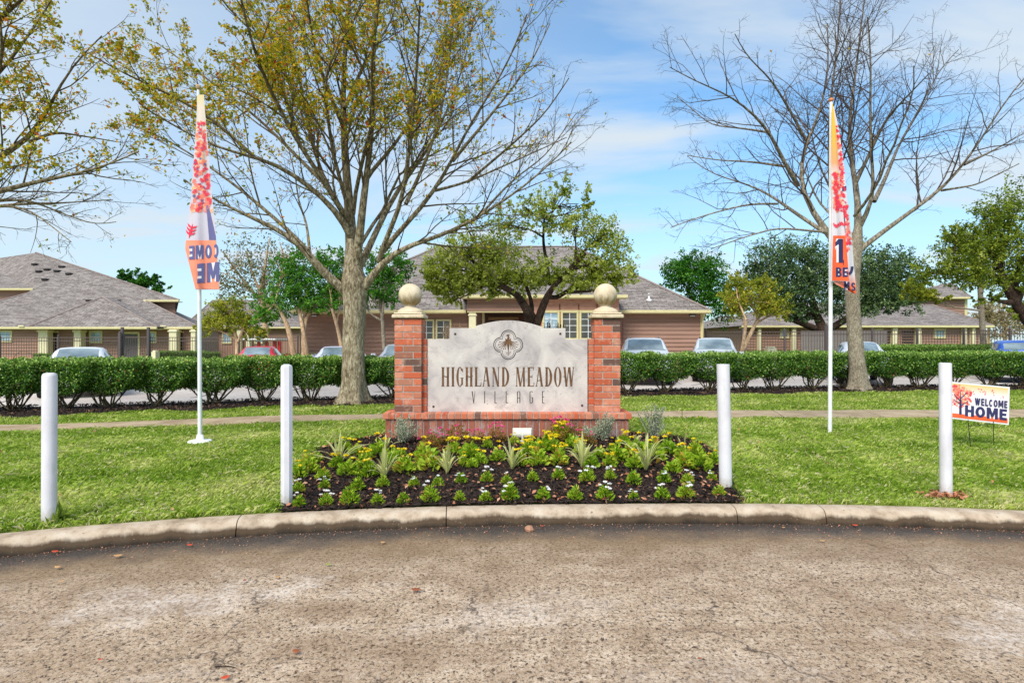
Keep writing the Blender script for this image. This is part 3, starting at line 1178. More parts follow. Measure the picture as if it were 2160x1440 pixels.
def hedge_shrub_meshes(seed, wid=1.25, hgt=0.98, low=0.30, dep=0.85, n=11000):
    r = np.random.default_rng(seed)
    tb = Tubes()
    ends = []
    for i in range(11):
        a = r.uniform(0, 2 * math.pi)
        s = r.uniform(0.25, 0.62)
        p0 = np.array([r.normal() * 0.05, r.normal() * 0.05, -0.02])
        p3 = np.array([math.cos(a) * s * wid * 0.8, math.sin(a) * s * dep * 0.8, r.uniform(0.42, 0.8)])
        p1 = p0 + (p3 - p0) * 0.35 + np.array([0, 0, -0.06]) + r.normal(size=3) * 0.03
        p2 = p0 + (p3 - p0) * 0.7 + r.normal(size=3) * 0.03
        tb.add(np.array([p0, p1, p2, p3]), np.array([0.022, 0.017, 0.013, 0.007]) * r.uniform(0.7, 1.2), 5)
        for _ in range(4):
            t = r.uniform(0.35, 0.95)
            b0 = p0 + (p3 - p0) * t
            b1 = b0 + r.normal(size=3) * np.array([0.16, 0.14, 0.12]) + np.array([0, 0, 0.06])
            tb.add(np.array([b0, (b0 + b1) / 2 + r.normal(size=3) * 0.02, b1]), np.array([0.008, 0.006, 0.003]), 4)
    # leaves fill a shell: flat clipped top, bellied sides, ragged vase-shaped underside
    u = r.uniform(-1, 1, n * 2)
    w = r.uniform(-1, 1, n * 2)
    z = r.uniform(0, 1, n * 2)
    zb = low + 0.20 * np.abs(u) ** 1.2 * r.uniform(0.2, 1.0, n * 2) - 0.16 * (1 - np.abs(u)) * (1 - np.abs(w)) * r.random(n * 2)
    lump = 0.045 * np.sin(u * 7 + seed) + 0.04 * np.sin(w * 6 + seed * 2) + 0.03 * np.sin(u * 17 + w * 11)
    top = hgt + lump * 0.7
    zz = zb + (top - zb) * z
    sq = 1.0 - 0.35 * (1 - sm(z, 0.0, 0.45))
    shell = (z > 0.84) | (np.abs(w) > 0.72) | (np.abs(u) > 0.85) | (r.random(n * 2) < 0.32)
    gap = (np.sin(u * 9 + zz * 8 + seed) * np.sin(w * 7 - zz * 9 + seed * 3) > 0.72) & (z < 0.8)
    k = shell & ~gap
    cen = np.stack([u * wid * 0.55 * sq, w * dep * 0.5 * (sq + lump), zz], 1)[k][:n]
    nn = len(cen)
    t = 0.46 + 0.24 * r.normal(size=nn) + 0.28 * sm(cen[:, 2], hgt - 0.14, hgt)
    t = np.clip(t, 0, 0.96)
    t[r.random(nn) < 0.006] = 1.0
    return tb, cen, t, r


HEDGE_SRC = []
for sd_ in (1, 2, 3, 4):
    tb, cen, t, r = hedge_shrub_meshes(sd_)
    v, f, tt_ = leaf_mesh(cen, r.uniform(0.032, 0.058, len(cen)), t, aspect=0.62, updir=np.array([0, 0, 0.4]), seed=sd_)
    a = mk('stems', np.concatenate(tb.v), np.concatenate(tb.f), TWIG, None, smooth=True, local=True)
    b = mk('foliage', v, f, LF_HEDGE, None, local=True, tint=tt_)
    HEDGE_SRC.append((a.data, b.data))
    bpy.data.objects.remove(a)
    bpy.data.objects.remove(b)


def hedge_shrub(i, x, label, group, y=None, z=None, hs=1.0, ws=1.0):
    y = hedge_y(x) if y is None else y
    t = thing('hedge_shrub', label, 'shrub', (x, y, float(gz(x, y)) + 0.02 if z is None else z), group)
    a, b = HEDGE_SRC[i % 4]
    for nm, me in (('stems', a), ('foliage', b)):
        o = inst(me, t, (0, 0, 0), (0, 0, (0, math.pi)[i % 2]), (ws, 1.0, hs), nm)
    return t


ORD = ['', 'first', 'second', 'third', 'fourth', 'fifth', 'sixth', 'seventh', 'eighth', 'ninth', 'tenth', 'eleventh', 'twelfth', 'thirteenth', 'fourteenth', 'fifteenth', 'sixteenth', 'seventeenth', 'eighteenth', 'nineteenth', 'twentieth']
sx = [-14.6, -13.4, -12.2]
for px_ in (-70, 30, 135, 232, 338, 448, 555, 655, 742, 832, 905):
    d = 12.0
    for _ in range(12):
        d = hedge_y((px_ - CX) / F * d)
    sx.append((px_ - CX) / F * d)
for i, x in enumerate(sx):
    hedge_shrub(i, x, 'clipped hedge shrub with bare forked stems, %s one left of the brick sign' % ORD[len(sx) - i],
                'hedge shrubs left of the sign', hs=1.0 + 0.012 * (i * 7 % 4), ws=(1.04, 1.14, 1.0, 1.1, 1.18)[i * 3 % 5])
x = 1.9
i = 1
while x < 19:
    hedge_shrub(i, x, 'clipped hedge shrub with bare forked stems, %s one right of the brick sign' % ORD[i],
                'hedge shrubs right of the sign', hs=1.03 + 0.012 * (i * 7 % 5), ws=(1.04, 1.14, 1.0, 1.12, 1.18)[i * 3 % 5])
    x += (1.0, 1.2, 1.1, 1.26, 1.04)[i % 5]
    i += 1

# ------------------------------------------------------------------ the brick sign
DP = 7.60       # front of the pillars
DPAN = 7.70     # front of the stone
sign = thing('monument_sign', 'brick monument sign with pale carved stone panel between two pillars with ball tops', 'sign', (0.0, 7.8, float(gz(0, 7.5))))


def SX(px, d=DP):
    return (px - CX) / F * d


def SZ(py, d=DP):
    return H - (py - CY) / F * d


zb_top = SZ(869)
z_pil = SZ(672)
brick_mesh = {}


def brick(kind, L, Dp, Ht, cx, cy, cz, rot=0.0, parent=sign):
    """one brick; alike bricks share a mesh (long side along X)"""
    key = (kind, round(L, 4), round(Dp, 4), round(Ht, 4))
    if key not in brick_mesh:
        g = G().cbox(-L / 2, L / 2, -Dp / 2, Dp / 2, -Ht / 2, Ht / 2, 0.004)
        me = bpy.data.meshes.new('brick')
        me.from_pydata(g.v, [], g.f)
        me.update()
        me.materials.append(BRICKS if kind == 'soldier' else BRICK)
        brick_mesh[key] = me
    o = bpy.data.objects.new('brick', brick_mesh[key])
    o.parent = parent
    rl = rootloc(parent)
    j = rng.normal(size=3) * 0.0011
    o.location = (cx - rl[0] + j[0], cy - rl[1] + j[1], cz - rl[2] + j[2] * 0.5)
    o.rotation_euler = (0, 0, rot + rng.normal() * 0.004)
    COL.objects.link(o)
    return o


core = G()
NC = 14
pil_x = [(SX(832), SX(889)), (SX(1254), SX(1309))]
pitch = (z_pil - zb_top) / NC
JT = 0.011
for (xa, xb) in pil_x:
    s = xb - xa
    cx, cy = (xa + xb) / 2, DP + s / 2
    long_ = s * 0.67
    short = s - long_ - JT
    for c in range(NC):
        z = zb_top + pitch * (c + 0.5)
        hb = pitch - JT
        m_ = 1 if c % 2 == 0 else -1
        # pinwheel: each face shows one long brick and the end of its neighbour
        off = (s - long_) / 2
        e = s / 2 - short / 2
        for q, (ox, oy, rt) in enumerate(((-m_ * off, -e, 0), (e * m_, -off, R(90)), (m_ * off, e, 0), (-e * m_, off, R(90)))):
            brick('pillar', long_, short, hb, cx + ox, cy + oy, z, rt)
    core.box(xa + 0.006, xb - 0.006, DP + 0.006, DP + s - 0.006, zb_top - 0.02, z_pil - 0.002)
# narrow piers that hold the stone
zp_top = SZ(714, DPAN)
for (pa, pb) in ((890.5, 901), (1241, 1252.5)):
    xa, xb = SX(pa, DPAN), SX(pb, DPAN)
    nb = 11
    pt = (zp_top - zb_top) / nb
    for c in range(nb):
        z = zb_top + pt * (c + 0.5)
        brick('pier', xb - xa, 0.2, pt - JT, (xa + xb) / 2, DPAN - 0.025 + 0.1, z)
    core.box(xa + 0.004, xb - 0.004, DPAN - 0.019, DPAN + 0.17, zb_top - 0.01, zp_top - 0.002)
# base: soldier course under a projecting rowlock course
bx0, bx1 = SX(806, 7.5), SX(1333, 7.5)
zc0, zc1 = SZ(884, 7.5), zb_top - 0.006
zs0 = float(gz(0, 7.55)) - 0.04
nb = 38
w_ = (bx1 - bx0) / nb
for i in range(nb):
    x = bx0 + w_ * (i + 0.5)
    brick('rowlock', w_ - JT, 0.22, zc1 - zc0, x, 7.50 + 0.11, (zc0 + zc1) / 2)
fx0, fx1 = bx0 + 0.03, bx1 - 0.03
w2 = (fx1 - fx0) / nb
for i in range(nb):
    brick('soldier', w2 - JT, 0.10, zc0 - JT - zs0, fx0 + w2 * (i + 0.5), 7.53 + 0.05, (zs0 + zc0 - JT) / 2)
for sx_, xr, xs_ in ((1, bx1, fx1), (-1, bx0, fx0)):
    for i in range(4):
        y = 7.50 + 0.22 + JT + w_ * (i + 0.5)
        brick('rowlock', w_ - JT, 0.22, zc1 - zc0, xr - sx_ * 0.11, y, (zc0 + zc1) / 2, R(90))
        y = 7.53 + 0.10 + JT + w2 * (i + 0.5)
        brick('soldier', w2 - JT, 0.10, zc0 - JT - zs0, xs_ - sx_ * 0.05, y, (zs0 + zc0 - JT) / 2, R(90))
core.box(fx0 + 0.007, fx1 - 0.007, 7.538, 8.02, zs0 - 0.05, zc0 + 0.002)
core.box(bx0 + 0.008, bx1 - 0.008, 7.508, 8.03, zc0 + 0.006, zb_top - 0.012)
core.mk('mortar', MORTAR, sign)

# stone panel with stepped shoulders and an arched head


def PX(px, py):
    return SX(px, DPAN), SZ(py, DPAN)


ol = [(901.5, 869.5), (901.5, 715), (948, 715), (948, 692), (1003, 692), (1003, 688)]
for i in range(1, 24):
    t = i / 24
    ol.append((1003 + (1146 - 1003) * t, 688 - 13.5 * math.sin(math.pi * t) ** 0.9 * (1.0) + 2.5 * t))
ol += [(1146, 690.5), (1146, 692), (1193, 692), (1193, 715), (1239.5, 715), (1239.5, 868.5)]
panel = G().prism(ol, DPAN, DPAN + 0.11, PX).mk('stone_panel', STONE, sign)
bv = panel.modifiers.new('edge', 'BEVEL')
bv.width = 0.004
bv.segments = 2
bv.limit_method = 'ANGLE'
G().box(SX(900.2, DPAN), SX(1240.8, DPAN), DPAN + 0.012, DPAN + 0.1, zb_top - 0.005, SZ(867, DPAN)).mk('bedding_joint', BLACK, sign)


class Ink:
    """flat lettering: convex pieces each a hair above the last"""
    def __init__(s, fn, y0, th=0.0016):
        s.g, s.fn, s.y, s.th, s.k = G(), fn, y0, th, 0

    def poly(s, pts):
        y = s.y - 0.00004 * (s.k % 23)
        s.k += 1
        p = [s.fn(*q) for q in pts]
        ar = sum(p[i][0] * p[(i + 1) % len(p)][1] - p[(i + 1) % len(p)][0] * p[i][1] for i in range(len(p)))
        if ar < 0:
            p = p[::-1]
        n0 = len(s.g.v)
        m_ = len(p)
        s.g.v += [(x, y - s.th, z) for x, z in p] + [(x, y, z) for x, z in p]
        s.g.f.append([n0 + i for i in range(m_)])
        for i in range(m_):
            j = (i + 1) % m_
            s.g.f.append([n0 + j, n0 + i, n0 + m_ + i, n0 + m_ + j])

    def ring(s, cx, cy, rx, ry, tx, ty, a0=0, a1=360, n=28):
        for i in range(n):
            a, b = R(a0 + (a1 - a0) * i / n), R(a0 + (a1 - a0) * (i + 1) / n)
            s.poly([(cx + rx * math.cos(a), cy + ry * math.sin(a)), (cx + rx * math.cos(b), cy + ry * math.sin(b)),
                    (cx + (rx - tx) * math.cos(b), cy + (ry - ty) * math.sin(b)), (cx + (rx - tx) * math.cos(a), cy + (ry - ty) * math.sin(a))])

    def line(s, x0, y0, x1, y1, w0, w1=None):
        w1 = w0 if w1 is None else w1
        dx, dy = x1 - x0, y1 - y0
        L = math.hypot(dx, dy) + 1e-9
        nx, ny = -dy / L, dx / L
        s.poly([(x0 + nx * w0 / 2, y0 + ny * w0 / 2), (x1 + nx * w1 / 2, y1 + ny * w1 / 2), (x1 - nx * w1 / 2, y1 - ny * w1 / 2), (x0 - nx * w0 / 2, y0 - ny * w0 / 2)])

    def curve(s, pts, w0, w1):
        m_ = len(pts) - 1
        for i in range(m_):
            s.line(*pts[i], *pts[i + 1], w0 + (w1 - w0) * i / m_, w0 + (w1 - w0) * (i + 1) / m_)


# coordinates of the enlarged detail: 5.684 to a pixel, from (880, 660)
def ZF(X, Y):
    return PX(880 + X / 5.684, 660 + Y / 5.684)


T, B = 648.0, 880.0


def stem(k, x, w, top=True, bot=True):
    k.poly([(x - w / 2, T), (x + w / 2, T), (x + w / 2, B), (x - w / 2, B)])
    if top:
        k.poly([(x - w / 2 - 9, T), (x + w / 2 + 9, T), (x + w / 2, T + 13), (x - w / 2, T + 13)])
    if bot:
        k.poly([(x - w / 2, B - 13), (x + w / 2, B - 13), (x + w / 2 + 9, B), (x - w / 2 - 9, B)])


def diag(k, xt, xb, w, y0=T, y1=B):
    k.poly([(xt - w / 2, y0), (xt + w / 2, y0), (xb + w / 2, y1), (xb - w / 2, y1)])


def foot(k, x, w, y):
    d = 1 if y == T else -1
    k.poly([(x - w / 2 - 8, y), (x + w / 2 + 8, y), (x + w / 2, y + 12 * d), (x - w / 2, y + 12 * d)])


def serif_letter(k, ch, a, b):
    wt, th = 26.0, 11.5
    if ch == 'H':
        stem(k, a + 17, wt)
        stem(k, b - 17, wt)
        k.curve([(a + 20, 752), ((a + b) / 2, 762), (b - 20, 766)], th, th)
    elif ch == 'I':
        stem(k, (a + b) / 2, wt)
    elif ch == 'L':
        stem(k, a + 17, wt)
        k.poly([(a + 20, B - 9), (b, B - 12), (b, B), (a + 20, B)])
        k.poly([(b - 10, B - 10), (b - 2, B - 60), (b + 1, B - 60), (b, B)])
    elif ch == 'A':
        c = a + (b - a) * 0.47
        diag(k, c - 3, a + 8, 10)
        diag(k, c + 1, b - 17, 25)
        k.line(a + 22, 812, b - 28, 804, 9)
        foot(k, a + 8, 12, B)
        foot(k, b - 17, 20, B)
        k.poly([(c - 26, T), (c + 6, T), (c + 6, T + 8), (c - 14, T + 8)])
    elif ch == 'N':
        k.poly([(a + 6, T), (a + 15, T), (a + 15, B), (a + 6, B)])
        foot(k, a + 10, 10, B)
        k.poly([(b - 15, T), (b - 6, T), (b - 6, B), (b - 15, B)])
        foot(k, b - 10, 10, T)
        diag(k, a + 12, b - 14, 25)
        k.poly([(a - 10, T), (a + 12, T), (a + 12, T + 8), (a, T + 8)])
    elif ch == 'D':
        stem(k, a + 17, wt, True, True)
        k.ring(a + 22, (T + B) / 2, b - a - 24, (B - T) / 2, wt + 2, 9, -90, 90, 22)
    elif ch == 'M':
        k.poly([(a + 6, T), (a + 15, T), (a + 13, B), (a + 4, B)])
        foot(k, a + 8, 12, B)
        c = (a + b) / 2 - 4
        diag(k, a + 16, c, 23)
        diag(k, b - 22, c + 3, 10)
        k.poly([(b - 32, T), (b - 9, T), (b - 5, B), (b - 28, B)])
        foot(k, b - 16, 20, B)
        k.poly([(b - 24, T), (b, T), (b - 8, T + 12), (b - 24, T + 12)])
        k.poly([(a - 6, T), (a + 16, T), (a + 16, T + 9), (a + 4, T + 9)])
    elif ch == 'E':
        stem(k, a + 17, wt)
        for y, e in ((T + 5, b - 4), (762, b - 20), (B - 5, b)):
            k.line(a + 22, y, e, y, 10)
        for y0, y1, e in ((T, T + 40, b - 4), (742, 784, b - 22), (B - 48, B, b)):
            k.line(e, y0, e - 2, y1, 8, 5)
    elif ch in 'OG':
        cx, rx = (a + b) / 2, (b - a) / 2
        if ch == 'O':
            k.ring(cx, (T + B) / 2, rx, (B - T) / 2 + 4, wt, 8, 0, 360, 36)
        else:
            k.ring(cx + 2, (T + B) / 2, rx, (B - T) / 2 + 4, wt, 8, 50, 322, 30)
            k.poly([(b - 24, 778), (b - 3, 778), (b - 3, 858), (b - 24, 866)])
            k.poly([(b - 38, 774), (b + 6, 774), (b - 3, 786), (b - 24, 786)])
            k.line(b - 6, 660, b - 6, 708, 4, 10)
    elif ch == 'W':
        c = (a + b) / 2
        diag(k, a + 14, c - 26, 25)
        diag(k, c, c - 24, 10)
        diag(k, c + 8, c + 32, 25)
        diag(k, b - 8, c + 36, 10)
        foot(k, a + 14, 22, T)
        foot(k, b - 8, 12, T)
        foot(k, c + 6, 18, T)


word = [('H', 292, 385), ('I', 412, 445), ('G', 468, 552), ('H', 578, 665), ('L', 690, 768), ('A', 785, 875), ('N', 900, 985), ('D', 1015, 1105),
        ('M', 1185, 1297), ('E', 1322, 1400), ('A', 1422, 1512), ('D', 1535, 1620), ('O', 1640, 1730), ('W', 1752, 1880)]
for ch, a, b in word:
    k = Ink(ZF, DPAN - 0.0003)
    serif_letter(k, ch, a, b)
    k.g.mk('letter', BRONZE, panel)
T2, B2 = 936.0, 1079.0
for ch, a, b in (('V', 655, 696), ('I', 804, 814), ('L', 928, 955), ('L', 1063, 1090), ('A', 1198, 1235), ('G', 1348, 1387), ('E', 1498, 1527)):
    k = Ink(ZF, DPAN - 0.0003)
    w, h_ = 9.0, 5.5
    if ch == 'V':
        k.line(a + 4, T2, (a + b) / 2 + 2, B2, 11, 8)
        k.line(b - 3, T2, (a + b) / 2 + 3, B2, 5, 5)
    elif ch == 'I':
        k.line((a + b) / 2, T2, (a + b) / 2, B2, w)
    elif ch == 'L':
        k.line(a + 4, T2, a + 4, B2, w)
        k.line(a + 6, B2 - 3, b, B2 - 3, 7)
    elif ch == 'A':
        k.line(a + 4, T2 + 12, a + 4, B2, w)
        k.line(b - 4, T2 + 12, b - 4, B2, w)
        k.ring((a + b) / 2, T2 + 16, (b - a) / 2, 16, 8, h_, 180, 360, 12)
        k.line(a + 6, 1015, b - 6, 1015, h_)
    elif ch == 'G':
        k.line(a + 4, T2 + 14, a + 4, B2 - 14, w)
        k.ring((a + b) / 2, T2 + 17, (b - a) / 2, 17, 8, h_, 180, 350, 12)
        k.ring((a + b) / 2, B2 - 17, (b - a) / 2, 17, 8, h_, 0, 180, 12)
        k.line(b - 4, 1012, b - 4, B2 - 14, w)
        k.line(b - 20, 1012, b, 1012, h_)
    else:
        k.line(a + 4, T2, a + 4, B2, w)
        for y in (T2 + 3, 1004, B2 - 3):
            k.line(a + 6, y, b - (5 if y == 1004 else 0), y, 6)
    k.g.mk('letter', DARKB, panel)

# quatrefoil with a spread bird
k = Ink(ZF, DPAN - 0.0003)
qx, qy, q, rr = 1091, 380, 86, 92


def quatre(k, off, r, t):
    al = math.degrees(math.acos(min(1, off / (r * math.sqrt(2)))))      # where neighbouring lobes meet
    for a in (0, 90, 180, 270):
        k.ring(qx + off * math.cos(R(a)), qy + off * math.sin(R(a)), r, r, t, t, a - 135 + al + 0.5, a + 135 - al - 0.5, 26)


quatre(k, q, rr, 9)
quatre(k, q, rr - 21, 4.5)
k.g.mk('emblem_border', DARKB, panel)
k = Ink(ZF, DPAN - 0.0003)
k.poly([(1085, 283), (1102, 280), (1110, 320), (1112, 345), (1103, 400), (1096, 455), (1088, 455), (1080, 400), (1068, 345), (1074, 320)])
k.ring(1086, 268, 13, 13, 13, 13, 0, 360, 14)
k.poly([(1062, 268), (1080, 260), (1082, 272), (1066, 272)])
k.poly([(1092, 258), (1108, 252), (1104, 268), (1098, 285), (1086, 284)])
k.line(1092, 450, 1092, 512, 6, 3)
for sx_ in (-1, 1):
    k.curve([(1091, 470), (1091 + sx_ * 14, 478), (1091 + sx_ * 26, 470), (1091 + sx_ * 28, 460)], 5, 3)
    k.curve([(1091, 492), (1091 + sx_ * 12, 498), (1091 + sx_ * 20, 490)], 4, 3)
    X = lambda d: 1091 + sx_ * d
    k.poly([(X(14), 322), (X(34), 302), (X(33), 328), (X(24), 352)])
    for (ex, ey, c1) in ((104, 347, (70, 352)), (116, 378, (78, 372)), (104, 408, (74, 392)), (84, 425, (62, 402)), (58, 431, (46, 408)), (34, 432, (28, 408))):
        k.curve([(X(22), 332 + (ey - 347) * 0.3), (X(c1[0]), c1[1]), (X(ex), ey)], 9, 4)
        k.ring(X(ex), ey, 6, 6, 6, 6, 0, 360, 8)
k.g.mk('emblem_bird', BRONZE, panel)
for (a, b) in ((456, 250), (1716, 248), (195, 1120), (1977, 1107)):
    x, z = ZF(a, b)
    G().cbox(x - 0.014, x + 0.014, DPAN - 0.008, DPAN + 0.01, z - 0.014, z + 0.014, 0.004).mk('rosette', DARKB, panel)

# capstones and balls
for (xa, xb) in pil_x:
    cx, s = (xa + xb) / 2, xb - xa
    cy = DP + s / 2
    g = G()
    hw = 0.213
    z0 = z_pil + 0.004
    g.cbox(cx - hw, cx + hw, cy - hw, cy + hw, z0, z0 + 0.052, 0.012)
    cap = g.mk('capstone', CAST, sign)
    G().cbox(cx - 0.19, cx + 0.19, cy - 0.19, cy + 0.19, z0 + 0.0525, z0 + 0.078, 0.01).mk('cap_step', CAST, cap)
    zt = z0 + 0.078
    prof = [(0.175, zt), (0.176, zt + 0.012), (0.165, zt + 0.035), (0.14, zt + 0.055), (0.105, zt + 0.07), (0.08, zt + 0.08), (0.072, zt + 0.088), (0.07, zt + 0.1), (0.083, zt + 0.106), (0.083, zt + 0.116), (0.06, zt + 0.122)]
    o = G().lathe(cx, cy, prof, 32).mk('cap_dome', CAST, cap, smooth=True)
    o.data.set_sharp_from_angle(angle=R(45))
    rb = 24.5 / F * cy
    zc = H - (622.5 - CY) / F * cy
    prof = [(max(0.003, rb * math.sin(math.pi * i / 22)), zc - rb * math.cos(math.pi * i / 22)) for i in range(23)]
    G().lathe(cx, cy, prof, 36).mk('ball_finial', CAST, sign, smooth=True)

# ------------------------------------------------------------------ bollards
for i, (px0, px1, yb, yt, lab, style, lean) in enumerate((
        (86, 121, 1104, 786, 'white bollard with tufts of grass at its foot, leftmost on the lawn', 'dome', 0.004),
        (591, 618, 1067, 768, 'white bollard with faceted sides at the left end of the flower bed', 'facet', 0.0),
        (1517, 1545, 1030, 768, 'white bollard leaning slightly at the right end of the flower bed', 'flat', -0.022),
        (1981, 2010, 1050, 765, 'white bollard with brown dead leaves heaped at its foot, in front of the yard sign', 'round', -0.006))):
    pxm = (px0 + px1) / 2
    b = ghit(pxm, yb)
    d = b[1]
    rad = (px1 - px0) / 2 / F * d * math.cos(math.atan((pxm - CX) / F))
    zt = H - (yt - CY) / F * d
    t = thing('bollard', lab, 'bollard', b, 'white bollards along the kerb')
    hh_ = zt - b[2]
    if style == 'facet':
        sides, prof = 8, [(rad, -0.04), (rad, hh_ - 0.03), (rad * 0.88, hh_ - 0.012), (rad * 0.45, hh_)]
    elif style == 'flat':
        sides, prof = 24, [(rad, -0.04), (rad, hh_ - 0.002), (rad * 0.97, hh_)]
    elif style == 'dome':
        sides, prof = 24, [(rad, -0.04), (rad, hh_ - 0.028), (rad * 0.93, hh_ - 0.014), (rad * 0.75, hh_ - 0.004), (rad * 0.4, hh_)]
    else:
        sides, prof = 24, [(rad, -0.04), (rad, hh_ - 0.012), (rad * 0.95, hh_ - 0.003), (rad * 0.8, hh_)]
    g = G().lathe(0, 0, prof, sides)
    g.v = [(x + lean * z, y, z) for x, y, z in g.v]
    cut = [0.0]
    o = g.mk('post', WPOST, t, smooth=True, local=True)
    o.data.set_sharp_from_angle(angle=R(30))

# ------------------------------------------------------------------ block lettering (banners and yard sign)


def block(k, ch, w, t):
    """block capital in a box w wide and 1 high (y downward), stroke t"""
    P = k.poly
    if ch == 'E':
        P([(0, 0), (t, 0), (t, 1), (0, 1)])
        for y in (0, 0.5 - t * 0.42, 1 - t * 0.85):
            P([(t, y), (w * (0.92 if 0 < y < 0.6 else 1), y), (w * (0.92 if 0 < y < 0.6 else 1), y + t * 0.85), (t, y + t * 0.85)])
    elif ch == 'L':
        P([(0, 0), (t, 0), (t, 1), (0, 1)])
        P([(t, 1 - t * 0.85), (w, 1 - t * 0.85), (w, 1), (t, 1)])
    elif ch == 'H':
        P([(0, 0), (t, 0), (t, 1), (0, 1)])
        P([(w - t, 0), (w, 0), (w, 1), (w - t, 1)])
        P([(t, 0.5 - t * 0.42), (w - t, 0.5 - t * 0.42), (w - t, 0.5 + t * 0.42), (t, 0.5 + t * 0.42)])
    elif ch == 'M':
        P([(0, 0), (t, 0), (t, 1), (0, 1)])
        P([(w - t, 0), (w, 0), (w, 1), (w - t, 1)])
        P([(t * 0.2, 0), (t * 1.25, 0), (w / 2 + t * 0.4, 0.82), (w / 2 - t * 0.4, 0.82)])
        P([(w - t * 1.25, 0), (w - t * 0.2, 0), (w / 2 + t * 0.4, 0.82), (w / 2 - t * 0.4, 0.82)])
    elif ch == 'W':
        for a, b in ((0, 0.27), (0.5, 0.27), (0.5, 0.73), (1, 0.73)):
            x0 = a * (w - t) + t / 2
            x1 = b * (w - t) + t / 2
            P([(x0 - t * .5, 0), (x0 + t * .5, 0), (x1 + t * .45, 1), (x1 - t * .45, 1)])
    elif ch == 'O':
        k.ring(w / 2, 0.5, w / 2, 0.5, t, t * 0.85, 0, 360, 28)
    elif ch == 'C':
        k.ring(w / 2, 0.5, w / 2, 0.5, t, t * 0.85, 42, 318, 24)
    elif ch == 'B':
        P([(0, 0), (t, 0), (t, 1), (0, 1)])
        for y0, y1, e in ((0, 0.52, 0.94), (0.48, 1.0, 1.0)):
            r_ = (y1 - y0) / 2
            for y in (y0, y1 - t * 0.75):
                P([(t, y), (w * e - r_, y), (w * e - r_, y + t * 0.75), (t, y + t * 0.75)])
            k.ring(w * e - r_, (y0 + y1) / 2, r_, r_, t, t * 0.75, -90, 90, 12)
    elif ch == 'S':
        k.ring(w / 2, 0.27, w / 2, 0.27, t, t * 0.8, 90, 335, 18)
        k.ring(w / 2, 0.73, w / 2, 0.27, t, t * 0.8, -90, 155, 18)
    elif ch == '1':
        P([(w - t, 0), (w, 0), (w, 1), (w - t, 1)])
        P([(w - t, 0), (w - t, t * 1.1), (0, t * 1.6), (0, t * 0.75)])
    elif ch == ',':
        P([(0, 0), (t, 0), (t, 0.5), (t * 0.4, 1), (0, 1)])


class Print:
    """pieces laid on a curved sheet: fn(px, py) -> point of the sheet, 'up' towards the viewer"""
    def __init__(s, fn, lift):
        s.fn, s.lift, s.v, s.f, s.k = fn, lift * 1.6, [], [], 0
        s.xf = lambda x, y: (x, y)

    def poly(s, pts, div=6):
        pts = [s.xf(*p) for p in pts]
        l_ = s.lift + 0.00006 * (s.k % 19)
        s.k += 1
        ar = sum(pts[i][0] * pts[(i + 1) % len(pts)][1] - pts[(i + 1) % len(pts)][0] * pts[i][1] for i in range(len(pts)))
        if ar > 0:
            pts = pts[::-1]
        if len(pts) == 4:
            n0 = len(s.v)
            for i in range(div + 1):
                for j in range(div + 1):
                    a, b = i / div, j / div
                    q = [(1 - a) * (1 - b) * pts[0][c] + a * (1 - b) * pts[1][c] + a * b * pts[2][c] + (1 - a) * b * pts[3][c] for c in (0, 1)]
                    s.v.append(s.fn(q[0], q[1], l_))
            for i in range(div):
                for j in range(div):
                    a = n0 + i * (div + 1) + j
                    s.f.append([a, a + div + 1, a + div + 2, a + 1])
        else:
            n0 = len(s.v)
            s.v += [s.fn(q[0], q[1], l_) for q in pts]
            s.f.append(list(range(n0, n0 + len(pts))))

    ring = Ink.ring
    line = Ink.line
    curve = Ink.curve

    def text(s, items, t, xf):
        """items: (char, x0, width); xf maps unit text space to the sheet's pixels"""
        for ch, x0, w in items:
            s.xf = lambda x, y, x0=x0: xf(x0 + x, y)
            block(s, ch, w, t)
        s.xf = lambda x, y: (x, y)

    def mk(s, name, mat, parent):
        return mk(name, s.v, s.f, mat, parent)


def leaf_shape(k, cx, cy, L, ang, wk=0.5):
    """a lobed leaf print"""
    ca, sa = math.cos(ang), math.sin(ang)
    T_ = lambda x, y: (cx + x * ca - y * sa, cy + x * sa + y * ca)
    k.poly([T_(-L / 2, 0), T_(-L * 0.1, -L * 0.09), T_(L / 2, 0), T_(-L * 0.1, L * 0.09)])
    for sgn in (-1, 1):
        for x0 in (-0.3, -0.08, 0.14):
            k.poly([T_(L * x0, 0), T_(L * (x0 + 0.12), sgn * L * 0.02), T_(L * (x0 + 0.3), sgn * L * wk * 0.62), T_(L * (x0 + 0.1), sgn * L * wk * 0.4)])


CORAL = flat('banner_coral', lin(246, 150, 122), 0.7, 0.15)
CORALD = flat('banner_orange', lin(250, 104, 62), 0.7, 0.15)
NAVY = flat('print_navy', lin(58, 58, 98), 0.7, 0.15)
NAVYP = flat('print_navy_pale', lin(104, 104, 150), 0.7, 0.15)
PRED = flat('print_red', lin(232, 60, 84), 0.7, 0.15)
PPINK = flat('print_salmon', lin(248, 132, 112), 0.7, 0.15)
PPEACH = flat('print_peach', lin(250, 190, 140), 0.7, 0.15)
PWHITE = flat('print_white', lin(238, 234, 240), 0.7, 0.15)


